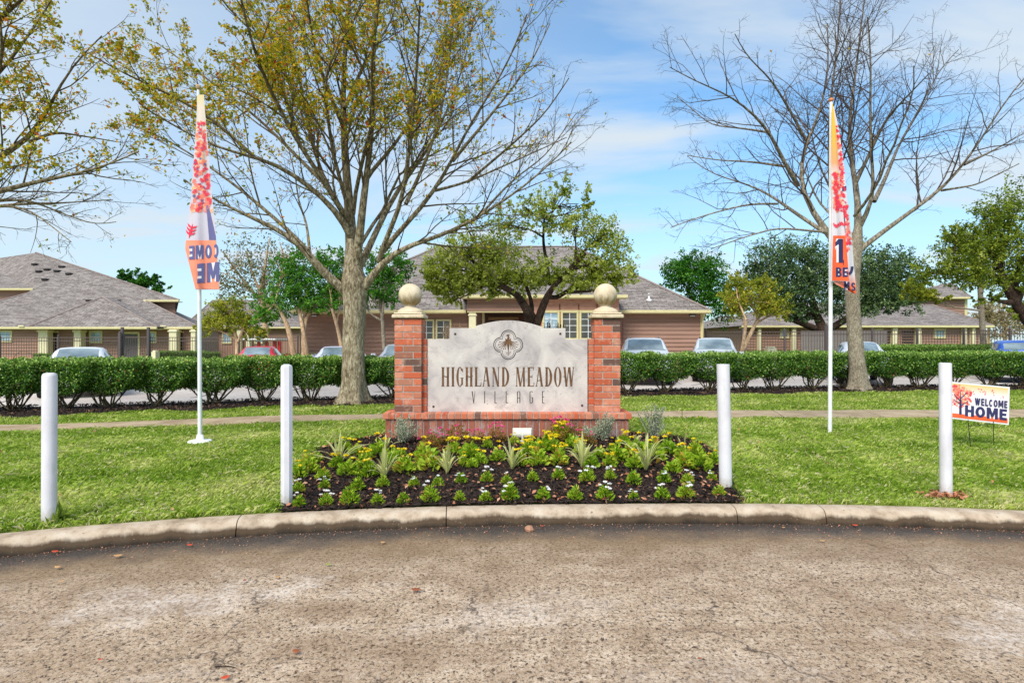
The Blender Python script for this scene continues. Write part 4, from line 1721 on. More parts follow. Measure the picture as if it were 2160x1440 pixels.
def clothmat(name, stops):
    """cloth printed with a vertical colour gradient; world z"""
    m = M(name, 0.75, 0.15)
    sp = m.nt.nodes.new('ShaderNodeSeparateXYZ')
    m.nt.links.new(m.pos(), sp.inputs[0])
    mr = m.n('ShaderNodeMapRange')
    m.nt.links.new(sp.outputs[2], mr.inputs[0])
    mr.inputs[1].default_value = 1.9
    mr.inputs[2].default_value = 5.3
    c = m.ramp(mr.outputs[0], stops)
    m.color(c)
    tr = m.n('ShaderNodeBsdfTranslucent')
    m.set(tr.inputs['Color'], c)
    mx = m.nt.nodes.new('ShaderNodeMixShader')
    mx.inputs[0].default_value = 0.25
    m.nt.links.new(m.b.outputs[0], mx.inputs[1])
    m.nt.links.new(tr.outputs[0], mx.inputs[2])
    m.nt.links.new(mx.outputs[0], m.nt.nodes['Material Output'].inputs[0])
    return m.m


def banner(flag, name, d0, yy, lx, rx, fold, mat, cols=18):
    """cloth sheet between two edge lines (px over py); returns its surface function"""
    yy, lx, rx = map(np.array, (yy, lx, rx))

    def depth(px, py):
        a, b = np.interp(py, yy, lx), np.interp(py, yy, rx)
        u = (px - a) / max(b - a, 1e-3)
        return d0 + fold(u, (py - yy[0]) / (yy[-1] - yy[0]))

    def fn(px, py, lift=0.0):
        d = depth(px, py)
        w = W(px, py, d)
        return (w[0], w[1] - lift, w[2])
    rows = 120
    v, f = [], []
    for i in range(rows + 1):
        py = yy[0] + (yy[-1] - yy[0]) * i / rows
        a, b = np.interp(py, yy, lx), np.interp(py, yy, rx)
        for j in range(cols + 1):
            v.append(fn(a + (b - a) * j / cols, py))
    for i in range(rows):
        for j in range(cols):
            q = i * (cols + 1) + j
            f.append((q, q + cols + 1, q + cols + 2, q + 1))
    o = mk(name, v, f, mat, flag, smooth=True)
    return o, fn, (yy, lx, rx)


# left banner: seen from behind, so its lettering reads backwards
FB = ghit(422, 933)
flag = thing('feather_flag', 'pink and coral autumn leaf flag with backwards lettering on a white pole', 'flag', FB, 'tall flags on the lawn')
dp = FB[1]
zt = H - (190 - CY) / F * dp
px_at = lambda py: 422 + (418.5 - 422) * (933 - py) / (933 - 190)
pole_pts = [W(px_at(y), y, dp) for y in (933, 700, 450, 190)]
G().tube(pole_pts, [0.029, 0.027, 0.022, 0.018], 14).mk('pole', WHITE, flag, smooth=True).data.set_sharp_from_angle(angle=R(40))
G().lathe(pole_pts[0][0], dp, [(0.15, FB[2] - 0.01), (0.155, FB[2] + 0.025), (0.13, FB[2] + 0.035), (0.05, FB[2] + 0.045), (0.04, FB[2] + 0.11)], 28).mk('base_disc', WHITE, flag, smooth=True)
tp = pole_pts[-1]
G().lathe(tp[0], tp[1], [(0.02, tp[2]), (0.03, tp[2] + 0.02), (0.036, tp[2] + 0.04), (0.03, tp[2] + 0.06), (0.01, tp[2] + 0.075)], 14).mk('finial', BARKT, flag, smooth=True)
CLOTH1 = clothmat('banner_cloth_lilac', [(0.0, lin(214, 206, 222)), (0.55, lin(222, 214, 226)), (0.84, lin(240, 224, 206)), (0.9, lin(244, 222, 150)), (1.0, lin(238, 234, 236))])
ban, bf, (byy, blx, brx) = banner(flag, 'banner', dp - 0.085,
    [200, 240, 300, 400, 450, 490, 525, 560, 611],
    [416, 415, 411, 404, 399, 393, 391, 400, 413],
    [430, 433, 438, 446, 451, 455, 457, 459, 463],
    lambda u, v: 0.03 * v * math.sin(u * 7.0 + v * 4) + 0.008 * v * math.sin(u * 13 - v * 9) + 0.02 * math.cos(v * 11 + u * 2) * v, CLOTH1, 44)
edge = lambda py: (np.interp(py, byy, blx), np.interp(py, byy, brx))
k = Print(bf, 0.003)
for i in range(24):
    for j in range(8):
        y0, y1 = 507 + (609.5 - 507) * i / 24, 507 + (609.5 - 507) * (i + 1) / 24
        (a0, b0), (a1, b1) = edge(y0), edge(y1)
        s0, s1 = j / 8, (j + 1) / 8
        k.k = 0
        k.poly([(a0 + (b0 - a0) * s0, y0), (a0 + (b0 - a0) * s1, y0), (a1 + (b1 - a1) * s1, y1), (a1 + (b1 - a1) * s0, y1)], 3)
k.mk('coral_block', CORAL, ban)
k = Print(bf, 0.0045)
k2 = Print(bf, 0.006)
for kk, tk in ((k, 0.36), (k2, 0.25)):
    # backwards: text runs from right to left
    kk.text([('C', -0.15, 0.62), ('O', 0.62, 0.72), ('M', 1.5, 0.9), ('E', 2.52, 0.6)], tk, lambda x, y: (457 - x * 19.0 + (2.0 if True else 0), 515 + y * 29 + x * 1.2 + (-0 if True else 0)))
    kk.text([('M', -0.25, 1.0), ('E', 0.9, 0.62)], tk + 0.03, lambda x, y: (457 - x * 26.5, 553 + y * 41 + x * 2.5))
k.mk('letter_outline', PWHITE, ban)
k2.mk('lettering', NAVYP, ban)
k = Print(bf, 0.003)
k.poly([(435, 430), (440, 432), (455, 497), (441, 500)])
k.poly([(441, 500), (455, 497), (456, 506), (441, 506)])
k.mk('trunk_print', NAVYP, ban)
r = np.random.default_rng(5)
cl = {'a': (Print(bf, 0.0035), PRED), 'b': (Print(bf, 0.0025), PPINK), 'c': (Print(bf, 0.002), PPEACH), 'd': (Print(bf, 0.004), NAVYP), 'e': (Print(bf, 0.0052), PRED)}
for i in range(215):
    y = 256 + (452 - 262) * r.random() ** 0.85
    a, b = edge(y)
    L = r.uniform(8, 17) * (0.65 + 0.35 * (y - 260) / 190)
    x = r.uniform(a + L * 0.3, b - L * 0.3)
    key = r.choice(['a', 'b', 'c', 'd'], p=[0.28, 0.42, 0.22, 0.08])
    leaf_shape(cl[key][0], x, y, L * (0.6 if key == 'd' else 1), r.uniform(0, 6.28), 0.55)
leaf_shape(cl['e'][0], 403, 487, 33, R(-75), 0.55)
for kx in cl.values():
    kx[0].mk('leaf_print', kx[1], ban)['kind'] = 'stuff'

# right banner: wrapped round its pole in two layers
FB = ghit(1751, 912)
flag = thing('feather_flag', 'yellow and orange flag wrapped round a white pole with an orange ball on top', 'flag', FB, 'tall flags on the lawn')
dp = FB[1]
pole_pts = [W(x_, y, dp) for x_, y in ((1750.5, 912), (1752, 640), (1752.5, 400), (1753, 216))]
G().tube(pole_pts, [0.03, 0.029, 0.027, 0.024], 14).mk('pole', WHITE, flag, smooth=True).data.set_sharp_from_angle(angle=R(40))
tp = pole_pts[-1]
G().lathe(tp[0], tp[1], [(0.005, tp[2]), (0.03, tp[2] + 0.015), (0.04, tp[2] + 0.035), (0.03, tp[2] + 0.055), (0.005, tp[2] + 0.07)], 16).mk('finial', flat('orange_ball', lin(206, 130, 80), 0.5), flag, smooth=True)
CLOTH2 = clothmat('banner_cloth_white', [(0.0, lin(232, 226, 234)), (0.64, lin(236, 226, 230)), (0.69, lin(248, 180, 130)), (0.80, lin(246, 196, 92)), (1.0, lin(240, 206, 60))])
CLOTH3 = clothmat('banner_cloth_back', [(0.0, lin(246, 120, 72)), (0.14, lin(246, 126, 80)), (0.20, lin(236, 230, 236)), (1.0, lin(240, 224, 226))])
ban2, bf2, (y2, l2, r2) = banner(flag, 'back_layer', dp - 0.05,
    [225, 270, 330, 400, 440, 500, 560, 597, 619],
    [1757, 1758, 1758, 1760, 1760, 1762, 1762, 1759, 1801],
    [1759, 1769, 1778, 1785, 1790, 1797, 1801, 1805, 1806],
    lambda u, v: 0.03 * v * math.sin(u * 9 + v * 6), CLOTH3, 24)
ban, bf, (byy, blx, brx) = banner(flag, 'banner', dp - 0.085,
    [219, 270, 330, 354, 358, 400, 440, 500, 540, 593],
    [1755, 1754, 1753, 1753, 1753, 1754, 1755, 1754, 1753, 1752],
    [1757, 1763, 1768, 1769, 1770, 1772, 1778, 1783, 1787, 1791],
    lambda u, v: 0.02 * math.sin(u * 5 + v * 5) * v + 0.012 * math.sin(u * 10 - v * 8) * v, CLOTH2, 30)
edge = lambda py: (np.interp(py, byy, blx), np.interp(py, byy, brx))
edge2 = lambda py: (np.interp(py, y2, l2), np.interp(py, y2, r2))
k = Print(bf, 0.003)
for i in range(20):
    y0, y1 = 497 + (592 - 497) * i / 20, 497 + (592 - 497) * (i + 1) / 20
    (a0, b0), (a1, b1) = edge(y0), edge(y1)
    k.k = 0
    for j in range(5):
        s0, s1 = j / 5, (j + 1) / 5
        k.poly([(a0 + 3 + (b0 - a0 - 3) * s0, y0), (a0 + 3 + (b0 - a0 - 3) * s1, y0), (a1 + 3 + (b1 - a1 - 3) * s1, y1), (a1 + 3 + (b1 - a1 - 3) * s0, y1)], 2)
k.mk('orange_block', CORALD, ban)
k = Print(bf, 0.0045)
k2 = Print(bf, 0.006)
for kk, tk in ((k, 0.30), (k2, 0.2)):
    kk.text([('1', 0, 0.36)], tk, lambda x, y: (1761 + x * 46, 504 + y * 50 - 1 * (0.5 if tk > 0.25 else 0)))
    kk.text([('B', 0, 0.62), ('E', 0.72, 0.56)], tk + 0.04, lambda x, y: (1762.5 + x * 19.5, 564 + y * 20))
k2.text([(',', 0, 0.5)], 0.3, lambda x, y: (1778 + x * 6, 548 + y * 12))
k.mk('letter_outline', PWHITE, ban)
k2.mk('lettering', NAVY, ban)
k = Print(bf2, 0.004)
k2 = Print(bf2, 0.0055)
for kk, tk in ((k, 0.36), (k2, 0.26)):
    kk.text([('M', -0.3, 0.8), ('S', 0.72, 0.6)], tk, lambda x, y: (1784 + x * 15, 594 + y * 17 + x * 2))
k.mk('letter_outline', PWHITE, ban2)
k2.ring(1790, 562, 10, 18, 6, 6, 0, 120, 12)
k2.mk('lettering', NAVY, ban2)
r = np.random.default_rng(8)
cl = {'a': (Print(bf, 0.0035), PRED), 'b': (Print(bf, 0.0025), PPINK), 'c': (Print(bf, 0.002), PPEACH)}
for i in range(90):
    y = r.uniform(362, 445)
    a, b = edge(y)
    leaf_shape(cl[r.choice(['a', 'b', 'c'])][0], r.uniform(a + 4, b - 2), y, r.uniform(8, 15), r.uniform(0, 6.28), 0.5)
for i in range(7):
    leaf_shape(cl['a'][0], 1757 + 3.2 * i + 2, 474 + 3 * math.sin(i), 11, R(70 + 10 * (i % 3)), 0.35)
for kx in cl.values():
    kx[0].mk('leaf_print', kx[1], ban)['kind'] = 'stuff'
cl = {'a': (Print(bf2, 0.0035), PRED), 'b': (Print(bf2, 0.0025), PPINK), 'c': (Print(bf2, 0.003), NAVY)}
for i in range(130):
    y = r.uniform(262, 530)
    a, b = edge2(y)
    lo = edge(y)[1]
    if b - lo > 3:
        leaf_shape(cl[r.choice(['a', 'b'])][0], r.uniform(lo, b - 2), y, r.uniform(6, 12), r.uniform(0, 6.28), 0.5)
cl['c'][0].poly([(1776, 395), (1785, 392), (1785, 402), (1776, 404)])
cl['c'][0].poly([(1777, 445), (1781, 445), (1783, 492), (1780, 492)])
for kx in cl.values():
    kx[0].mk('leaf_print', kx[1], ban2)['kind'] = 'stuff'

# ------------------------------------------------------------------ yard sign
FB = ghit(2072, 945)
ys = thing('yard_sign', 'small white yard sign reading WELCOME HOME with a printed orange tree on wire legs', 'sign', FB)
dp = FB[1]


def YS(u, v):
    """u, v in photo pixels along the tilted board: u from 0 at the board's left end"""
    return (1994 + u + 0.0 * v, 803.5 + u * 0.1 + v)


bw, bh = 135, 79
tl, tr, br, bl = (1994, 803.5), (2130, 816), (2128, 896), (1994, 881)


def board(u, v, lift=0.0):
    u, v = u / bw, v / bh
    px = (1 - u) * (1 - v) * tl[0] + u * (1 - v) * tr[0] + u * v * br[0] + (1 - u) * v * bl[0]
    py = (1 - u) * (1 - v) * tl[1] + u * (1 - v) * tr[1] + u * v * br[1] + (1 - u) * v * bl[1]
    w = W(px, py, dp + 0.10 - u * 0.16)
    return (w[0], w[1] - lift, w[2])


g = G()
fr = [board(u, v) for u, v in ((0, 0), (bw, 0), (bw, bh), (0, bh))]
bk = [(p[0], p[1] + 0.008, p[2]) for p in fr]
g.v = fr + bk
g.f = [[0, 3, 2, 1], [4, 5, 6, 7], [0, 1, 5, 4], [1, 2, 6, 5], [2, 3, 7, 6], [3, 0, 4, 7]]
bd = g.mk('board', WHITE, ys)
m = M('yard_sign_ground', 0.6, 0.2)
uvn = m.nt.nodes.new('ShaderNodeSeparateXYZ')
m.nt.links.new(m.coord('UV'), uvn.inputs[0])
m.color(m.ramp(uvn.outputs[1], [(0.0, lin(246, 196, 120)), (0.30, lin(240, 232, 238)), (0.86, lin(240, 234, 242)), (1.0, lin(240, 234, 242))]))
q = [board(u, v, 0.002) for u, v in ((3, 3), (bw - 3.5, 3), (bw - 3.5, bh - 3.5), (3, bh - 3.5))]
mk('print_field', q, [(3, 2, 1, 0)], m.m, bd, uv=[(0, 0), (1, 0), (1, 1), (0, 1)])
k = Print(board, 0.0035)
k.poly([(3, 67), (bw - 3.5, 66), (bw - 3.5, bh - 3.5), (3, bh - 3.5)])
k.mk('orange_band', CORALD, bd)
k = Print(board, 0.005)
k2 = Print(board, 0.0065)
for kk, tk, e in ((k, 0.40, 0.6), (k2, 0.27, 0)):
    x0 = 0.0
    items = []
    for ch, w in (('W', 1.0), ('E', .58), ('L', .55), ('C', .68), ('O', .72), ('M', .9), ('E', .58)):
        items.append((ch, x0, w))
        x0 += w + 0.15
    if e == 0:
        kk.text(items, 0.24, lambda x, y: (61 + x * 11.6, 29.5 + y * 15))
    hx = [('H', 0, .8), ('O', .93, .86), ('M', 1.93, 1.0), ('E', 3.07, .66)]
    kk.text(hx, tk, lambda x, y: (40.5 + x * 23.7, 47 + y * 23))
k.mk('letter_outline', PWHITE, bd)
k2.mk('lettering', NAVY, bd)
cl = {'a': (Print(board, 0.0036), PRED), 'b': (Print(board, 0.003), PPINK), 'c': (Print(board, 0.0027), PPEACH)}
r = np.random.default_rng(4)
for i in range(190):
    a, q = r.uniform(0, 6.28), math.sqrt(r.random())
    x, y = 30 + 27 * q * math.cos(a), 29 + 24 * q * math.sin(a)
    if x < 5 or y < 5:
        continue
    leaf_shape(cl[r.choice(['a', 'b', 'c'], p=[.2, .5, .3])][0], x, y, r.uniform(4, 7.5), r.uniform(0, 6.28), 0.7)
for i in range(18):
    leaf_shape(cl['a'][0], r.uniform(58, 125), r.uniform(8, 24), r.uniform(2.5, 5), r.uniform(0, 6.28), 0.5)
for kx in cl.values():
    kx[0].mk('leaf_print', kx[1], bd)['kind'] = 'stuff'
k = Print(board, 0.0048)
k.poly([(29.5, 36), (33, 36), (34, 68), (28.5, 68)])
for a in ((31, 40, 17, 26), (31, 34, 45, 20), (31, 46, 18, 38), (31, 50, 47, 38), (31, 38, 31, 18)):
    k.line(*a, 2.2, 0.9)
k.mk('tree_print', NAVY, bd)
g = G()
for pts in (((2042, 885), (2043, 898), (2048, 947)), ((2096, 888), (2095, 894), (2097, 947)), ((2043, 898), (2060, 897), (2086, 893.5), (2095, 894))):
    g.tube([W(a, b, dp + 0.05 - (a - 1994) / 135 * 0.16 + 0.02) for a, b in pts], 0.0042, 6)
g.mk('wire_legs', BLACK, ys)

# ------------------------------------------------------------------ floodlight in the bed
p0 = ghit(1101, 936)
d = p0[1]
fl = thing('floodlight', 'pale metal floodlight aimed at the brick sign from the middle of the flower bed', 'lamp', p0)
xa, xb = SX(1081, d), SX(1123, d)
za, zb_ = H - (928 - CY) / F * d, H - (904 - CY) / F * d
FLM = flat('floodlight_metal', lin(214, 208, 196), 0.45, 0.4)
g = G().cbox(xa, xb, d + 0.05, d + 0.085, za, zb_, 0.008)
hd = g.mk('lamp_head', FLM, fl)
g = G()
n = 8
for i in range(n):
    a, b = math.pi * i / n, math.pi * (i + 1) / n
    zc, rz = (za + zb_) / 2, (zb_ - za) / 2 - 0.012
    P_ = lambda t: (d + 0.05 - 0.06 * math.sin(t), zc + rz * math.cos(t))
    (ya, zaa), (yb_, zbb) = P_(a), P_(b)
    g.poly([(xa + 0.014, ya, zaa), (xb - 0.014, ya, zaa), (xb - 0.014, yb_, zbb), (xa + 0.014, yb_, zbb)][::-1])
for xx, fl_ in ((xa + 0.014, 1), (xb - 0.014, 0)):
    pts = [(xx, *P_(math.pi * i / n)) for i in range(n + 1)]
    g.poly(pts if fl_ else pts[::-1])
g.mk('housing', FLM, hd)
G().cbox(xa + 0.012, xb - 0.012, d + 0.086, d + 0.09, za + 0.012, zb_ - 0.012, 0.001).mk('lens', WGLASS, hd)
g = G()
xm = (xa + xb) / 2
g.cbox(xm - 0.012, xm + 0.012, d - 0.03, d - 0.018, p0[2] - 0.02, (za + zb_) / 2, 0.003)
g.cbox(xm - 0.03, xm + 0.03, d - 0.034, d - 0.012, za - 0.03, za + 0.005, 0.004)
g.mk('bracket', FLM, fl)

# ------------------------------------------------------------------ bedding plants


def rosette(seed, n, rad, hgt, leaf, up=0.8):
    r = np.random.default_rng(seed)
    a = r.uniform(0, 2 * math.pi, n)
    q = np.sqrt(r.random(n))
    c = np.stack([np.cos(a) * q * rad, np.sin(a) * q * rad, hgt * (0.25 + 0.75 * (1 - q ** 2)) * r.uniform(0.45, 1.05, n)], 1)
    out = np.stack([np.cos(a) * (0.4 + q), np.sin(a) * (0.4 + q), np.full(n, up)], 1)
    return c, leaf * r.uniform(0.7, 1.3, n), out, r


def plant_src(seed, n, rad, hgt, leaf, mat, up=0.8, aspect=0.42, tint=(0.45, 0.2)):
    c, s, out, r = rosette(seed, n, rad, hgt, leaf, up)
    t = np.clip(r.normal(tint[0], tint[1], n), 0, 1)
    v, f, tt = leaf_mesh(c, s, t, aspect=aspect, updir=out * 1.6, seed=seed, jitter=0.45)
    o = mk('foliage', v, f, mat, None, local=True, tint=tt)
    me = o.data
    bpy.data.objects.remove(o)
    return me


def flower_src(seed, k, rad, hgt, size, mat, petals=7, z0=0.7):
    r = np.random.default_rng(seed)
    cen, out = [], []
    for _ in range(k):
        a, q = r.uniform(0, 6.28), r.random() ** 0.6
        c = np.array([math.cos(a) * q * rad, math.sin(a) * q * rad, hgt * (z0 + (1.08 - z0) * (1 - q * q)) + r.uniform(0, 0.015)])
        for p in range(petals):
            b = 2 * math.pi * p / petals
            dv = np.array([math.cos(b), math.sin(b), 0.25])
            cen.append(c + dv * size * 0.28)
            out.append(dv)
        cen.append(c + np.array([0, 0, size * 0.12]))
        out.append(np.array([0.2, 0, 1.0]))
    cen = np.array(cen)
    v, f, tt = leaf_mesh(cen, np.full(len(cen), size * 0.62), r.random(len(cen)), aspect=0.8, updir=np.array(out) * 5, seed=seed, fold=0.05, jitter=0.6)
    o = mk('flowers', v, f, mat, None, local=True, tint=tt)
    me = o.data
    bpy.data.objects.remove(o)
    return me


SM_F = [plant_src(s, 190, 0.060, 0.115, 0.036, LF_BED, aspect=0.34, tint=(0.40 + 0.07 * (s % 4), 0.22)) for s in range(1, 7)]
SM_W = [flower_src(s + 10, k, 0.062, 0.115, 0.030, WHITEP) for s, k in ((1, 2), (2, 4), (3, 7), (4, 3), (5, 5))]
SM_0 = [plant_src(9, 150, 0.058, 0.105, 0.036, LF_BED, tint=(0.40, 0.22))]
MG_F = [plant_src(s + 20, 120, 0.088, 0.16, 0.058, LF_BED, aspect=0.5, tint=(0.42 + 0.08 * (s % 4), 0.2)) for s in range(1, 7)]
MG_Y = [flower_src(s + 30, k, 0.078, 0.18, 0.048, YELLOW, 8, 0.8) for s, k in ((1, 2), (2, 4), (3, 9))]
RS_F = [plant_src(s + 40, 330, 0.17, 0.24, 0.034, LF_ROSE, tint=(0.42, 0.28), up=0.3) for s in (1, 2)]
RS_P = [flower_src(s + 50, k, 0.16, 0.25, 0.042, PINKP, 7, 0.6) for s, k in ((1, 6), (2, 14))]


def plant(name, label, cat, group, px, py, parts, s=1.0, dz=0.0):
    b = ghit(px, py)
    t = thing(name, label, cat, (b[0], b[1], b[2] + 0.012 + dz), group)
    rz = random.uniform(0, 6.28)
    s = s * random.uniform(0.78, 1.28)
    t.location.x += random.uniform(-0.022, 0.022)
    t.location.y += random.uniform(-0.02, 0.02)
    for nm, me in parts:
        o = inst(me, t, (0, 0, 0), (0, 0, rz), (s, s, s * random.uniform(0.9, 1.1)), nm)
        if nm == 'flowers':
            o['kind'] = 'stuff'
    return t


for i, (px, py) in enumerate(((626, 1072), (685, 1070), (737, 1066), (796, 1065), (854, 1063), (907, 1062), (964, 1061), (1027, 1060), (1076, 1060),
                              (1146, 1059), (1216, 1057), (1280, 1056), (1336, 1056), (1400, 1055), (1450, 1055), (1523, 1050))):
    few = i in (2, 6, 10, 15, 4)
    pr = [('foliage', SM_F[(i * 5 + i // 3) % 6])]
    if not few:
        pr.append(('flowers', SM_W[(i * 2) % 5]))
    plant('bedding_plant', ('small plant dotted with white flowers, %s from the left in the front row' if not few else 'small leafy plant without flowers, %s from the left in the front row') % ORD[i + 1],
          'plant', 'front row of bedding plants', px, py, pr, 0.86 + 0.12 * (i % 3))
for i, (px, py) in enumerate(((632, 1040), (684, 1034), (751, 1036), (810, 1030), (868, 1030), (920, 1028), (975, 1021), (1024, 1019), (1071, 1022), (1127, 1018),
                              (1176, 1014), (1237, 1020), (1290, 1015), (1335, 1025), (1400, 1022), (1450, 1025), (1502, 1018))):
    few = i in (3, 9, 13, 2)
    pr = [('foliage', SM_F[(i * 5 + 2 + i // 4) % 6])]
    if not few:
        pr.append(('flowers', SM_W[(i * 3 + 1) % 5]))
    plant('bedding_plant', ('small plant dotted with white flowers, %s from the left in the second row' if not few else 'small leafy plant without flowers, %s from the left in the second row') % ORD[i + 1],
          'plant', 'second row of bedding plants', px, py, pr, 0.86 + 0.12 * (i % 3))
MGP = ((628, 1012), (680, 1014), (732, 1008), (782, 1008), (855, 1000), (905, 993), (978, 986), (1015, 983), (895, 978), (848, 966), (752, 966),
                              (708, 988), (645, 990), (668, 978), (800, 968), (1110, 963), (1133, 985), (1143, 958), (1152, 940), (1182, 985), (1185, 932), (1265, 970),
                              (1308, 976), (1318, 944), (1340, 992), (1418, 1000), (1412, 964), (1437, 972), (1464, 964), (1476, 995), (1508, 985), (1288, 988), (1050, 975),
                              (1000, 955), (960, 962), (1095, 985), (1030, 948), (1205, 950), (1380, 975), (730, 958), (1345, 958), (1250, 990), (1085, 940), (1120, 948), (1170, 955), (1000, 990), (1225, 962), (990, 972), (1295, 955), (1330, 970), (1440, 990), (765, 990), (830, 985), (655, 1000))
ROWN = ('backmost', 'upper middle', 'lower middle', 'front')
row_of = lambda py: 0 if py < 961 else (1 if py < 975 else (2 if py < 989 else 3))
for i, (px, py) in enumerate(MGP):
    od = 1 + sum(1 for q in MGP if row_of(q[1]) == row_of(py) and q[0] < px)
    pr = [('foliage', MG_F[(i * 5 + i // 5) % 6])]
    bl = (i * 7) % 4
    if bl < 3:
        pr.append(('flowers', MG_Y[2 if (1100 < px < 1230 and py < 970) or (940 < px < 1060 and py < 965) else bl % 2]))
    plant('marigold_plant', ('yellow blooming bushy plant, %s from the left in the %s yellow row' if bl < 3 else 'bushy plant without blooms, %s from the left in the %s yellow row') % (ORD[min(od, 20)], ROWN[row_of(py)]),
          'plant', 'yellow flowering plants in the bed', px, py, pr, 0.85 + 0.15 * (i % 3))
for i, (px, py, k) in enumerate(((912, 940, 0), (940, 948, 0), (970, 938, 0), (1010, 938, 1), (1048, 936, 1), (1212, 936, 0), (1240, 942, 0), (1180, 930, 1), (905, 955, 0))):
    plant('rose_bush', ('reddish rose bush with scattered pink blooms, %s from the left along the sign base', 'reddish rose bush thick with pink blooms, %s from the left along the sign base')[k] % ORD[1 + sum(1 for q in (912, 940, 970, 1010, 1048, 1212, 1240, 1180, 905) if q < px)],
          'plant', 'pink flowering bushes against the sign', px, py, [('foliage', RS_F[i % 2]), ('flowers', RS_P[k])], 0.8 + 0.1 * (i % 2))


def spiky(px, py, hpx, wpx, n, seed, label):
    r = np.random.default_rng(seed)
    b = ghit(px, py)
    d = b[1]
    hh_, ww = hpx / F * d * 1.12, wpx / F * d * 1.25
    n = int(n * 1.1)
    t = thing('spiky_plant', label, 'plant', (b[0], b[1], b[2] + 0.01), 'striped spiky plants in the bed')
    for i in range(n):
        a = r.uniform(0, 2 * math.pi)
        s = r.random() ** 0.7
        L = hh_ * r.uniform(0.5, 1.12)
        reach = ww * 0.5 * s * r.uniform(0.7, 1.35)
        m_ = 6
        pts = []
        for j in range(m_ + 1):
            q = j / m_
            pts.append(np.array([math.cos(a) * reach * q ** 1.25, math.sin(a) * reach * q ** 1.25, L * (q - 0.55 * s * q ** 3)]))
        side = np.array([-math.sin(a), math.cos(a), 0])
        wd = r.uniform(0.0085, 0.0130)
        v, tn = [], []
        for j, p in enumerate(pts):
            q = j / m_
            w_ = wd * (0.6 + 1.2 * q) * (1 - q ** 2.6) + 0.0008
            up = np.array([0, 0, 0.35 * w_])
            v += [p - side * w_, p - side * w_ * 0.35 - up, p + side * w_ * 0.35 - up, p + side * w_]
            e = r.uniform(0.72, 1.0)
            tn += [e, 0.25 + 0.2 * r.random(), 0.3, e]
        f = []
        for j in range(m_):
            for c in range(3):
                q0 = j * 4 + c
                f.append((q0, q0 + 1, q0 + 5, q0 + 4))
        mk('blade', v, np.array(f), LF_SPIKE, t, local=True, tint=tn, smooth=True)
    return t


for a in ((715, 980, 62, 110, 26, 1, 'wide striped spiky plant at the left end of the bed, nearest the faceted bollard'),
          (812, 958, 46, 56, 15, 2, 'striped spiky plant growing below the silvery bush at the left pillar'),
          (812, 1012, 66, 82, 20, 3, 'pale striped spiky plant low in the bed, below the left pillar'),
          (943, 1002, 62, 74, 20, 4, 'striped spiky plant below the H of the sign lettering'),
          (1080, 994, 74, 78, 16, 5, 'striped spiky plant in front of the floodlight'),
          (1228, 988, 72, 92, 26, 6, 'dense upright striped spiky plant below the right end of the stone panel'),
          (1362, 996, 106, 118, 18, 7, 'tall loose striped spiky plant right of the sign base'),
          (1338, 955, 50, 70, 9, 9, 'sparse striped spiky plant at the right corner of the sign base'),
          (1442, 962, 50, 66, 9, 8, 'small thin striped spiky plant at the right edge of the bed')):
    spiky(*a)


def silver(px, py, hpx, wpx, seed, label):
    r = np.random.default_rng(seed)
    b = ghit(px, py)
    d = b[1]
    hh_, ww = hpx / F * d * 1.15, wpx / F * d * 1.25
    t = thing('silver_bush', label, 'plant', (b[0], b[1], b[2]), 'silvery bushes at the sign')
    tb = Tubes()
    cs, ts = [], []
    for i in range(26):
        a = r.uniform(0, 6.28)
        q = r.random() ** 0.6
        e = np.array([math.cos(a) * ww * 0.5 * q, math.sin(a) * ww * 0.5 * q, hh_ * r.uniform(0.55, 1.05) * (1 - 0.25 * q)])
        mdl = e * np.array([0.4, 0.4, 0.55]) + r.normal(size=3) * 0.01
        tb.add(np.array([np.zeros(3), mdl, e]), np.array([0.004, 0.003, 0.0015]), 4)
        for _ in range(95):
            s = r.uniform(0.25, 1.03)
            p = (mdl * s * 2 if s < 0.5 else mdl + (e - mdl) * (s - 0.5) * 2)
            cs.append(p + r.normal(size=3) * 0.013)
            ts.append(r.random())
    tb.mk('stems', TWIGB, t, local=True)
    mk_leaves('foliage', cs, r.uniform(0.014, 0.03, len(cs)), ts, LF_SILV, t, local=True, updir=np.array([0, 0, 0.6]), aspect=0.4, seed=seed)


silver(852, 940, 62, 54, 1, 'silvery grey bush in front of the left brick pillar')
silver(1276, 934, 62, 34, 2, 'upright silvery bush in front of the right brick pillar')
silver(1247, 932, 32, 46, 3, 'low silvery bush beside the foot of the right brick pillar')
silver(1378, 936, 78, 54, 4, 'tall thin silvery bush on the grass edge right of the sign')

# tufts at the first bollard
b = ghit(106, 1100)
c, s, out, r = rosette(77, 40, 0.07, 0.12, 0.14, 1.6)
c[:, 0] += 0.03
mk_leaves('grass_tuft', c + np.array([b[0] + 0.05, b[1] - 0.02, b[2] - 0.02]), s, r.uniform(0.3, 0.7, 40), GRASS, None, aspect=0.08, updir=out, seed=3, kind='stuff')

# ------------------------------------------------------------------ trees
LEAVES = {}


def wander(p, d, L, n, r, curl=0.10, up=0.0):
    """a wandering branch line"""
    pts = [p]
    st = L / n
    for _ in range(n):
        d = d + r.normal(size=3) * curl + np.array([0, 0, up])
        d = d / math.sqrt((d * d).sum())
        p = p + d * st
        pts.append(p)
    return np.array(pts)


def resample(pts, rad, n):
    pts = np.asarray(pts, float)
    s = np.concatenate([[0], np.cumsum(np.sqrt(((pts[1:] - pts[:-1]) ** 2).sum(1)))])
    q = np.linspace(0, s[-1], n)
    # smooth the traced corners a little
    P = np.stack([np.interp(q, s, pts[:, i]) for i in range(3)], 1)
    for _ in range(2):
        P[1:-1] = 0.25 * P[:-2] + 0.5 * P[1:-1] + 0.25 * P[2:]
    return P, np.interp(q, s, rad), s[-1]


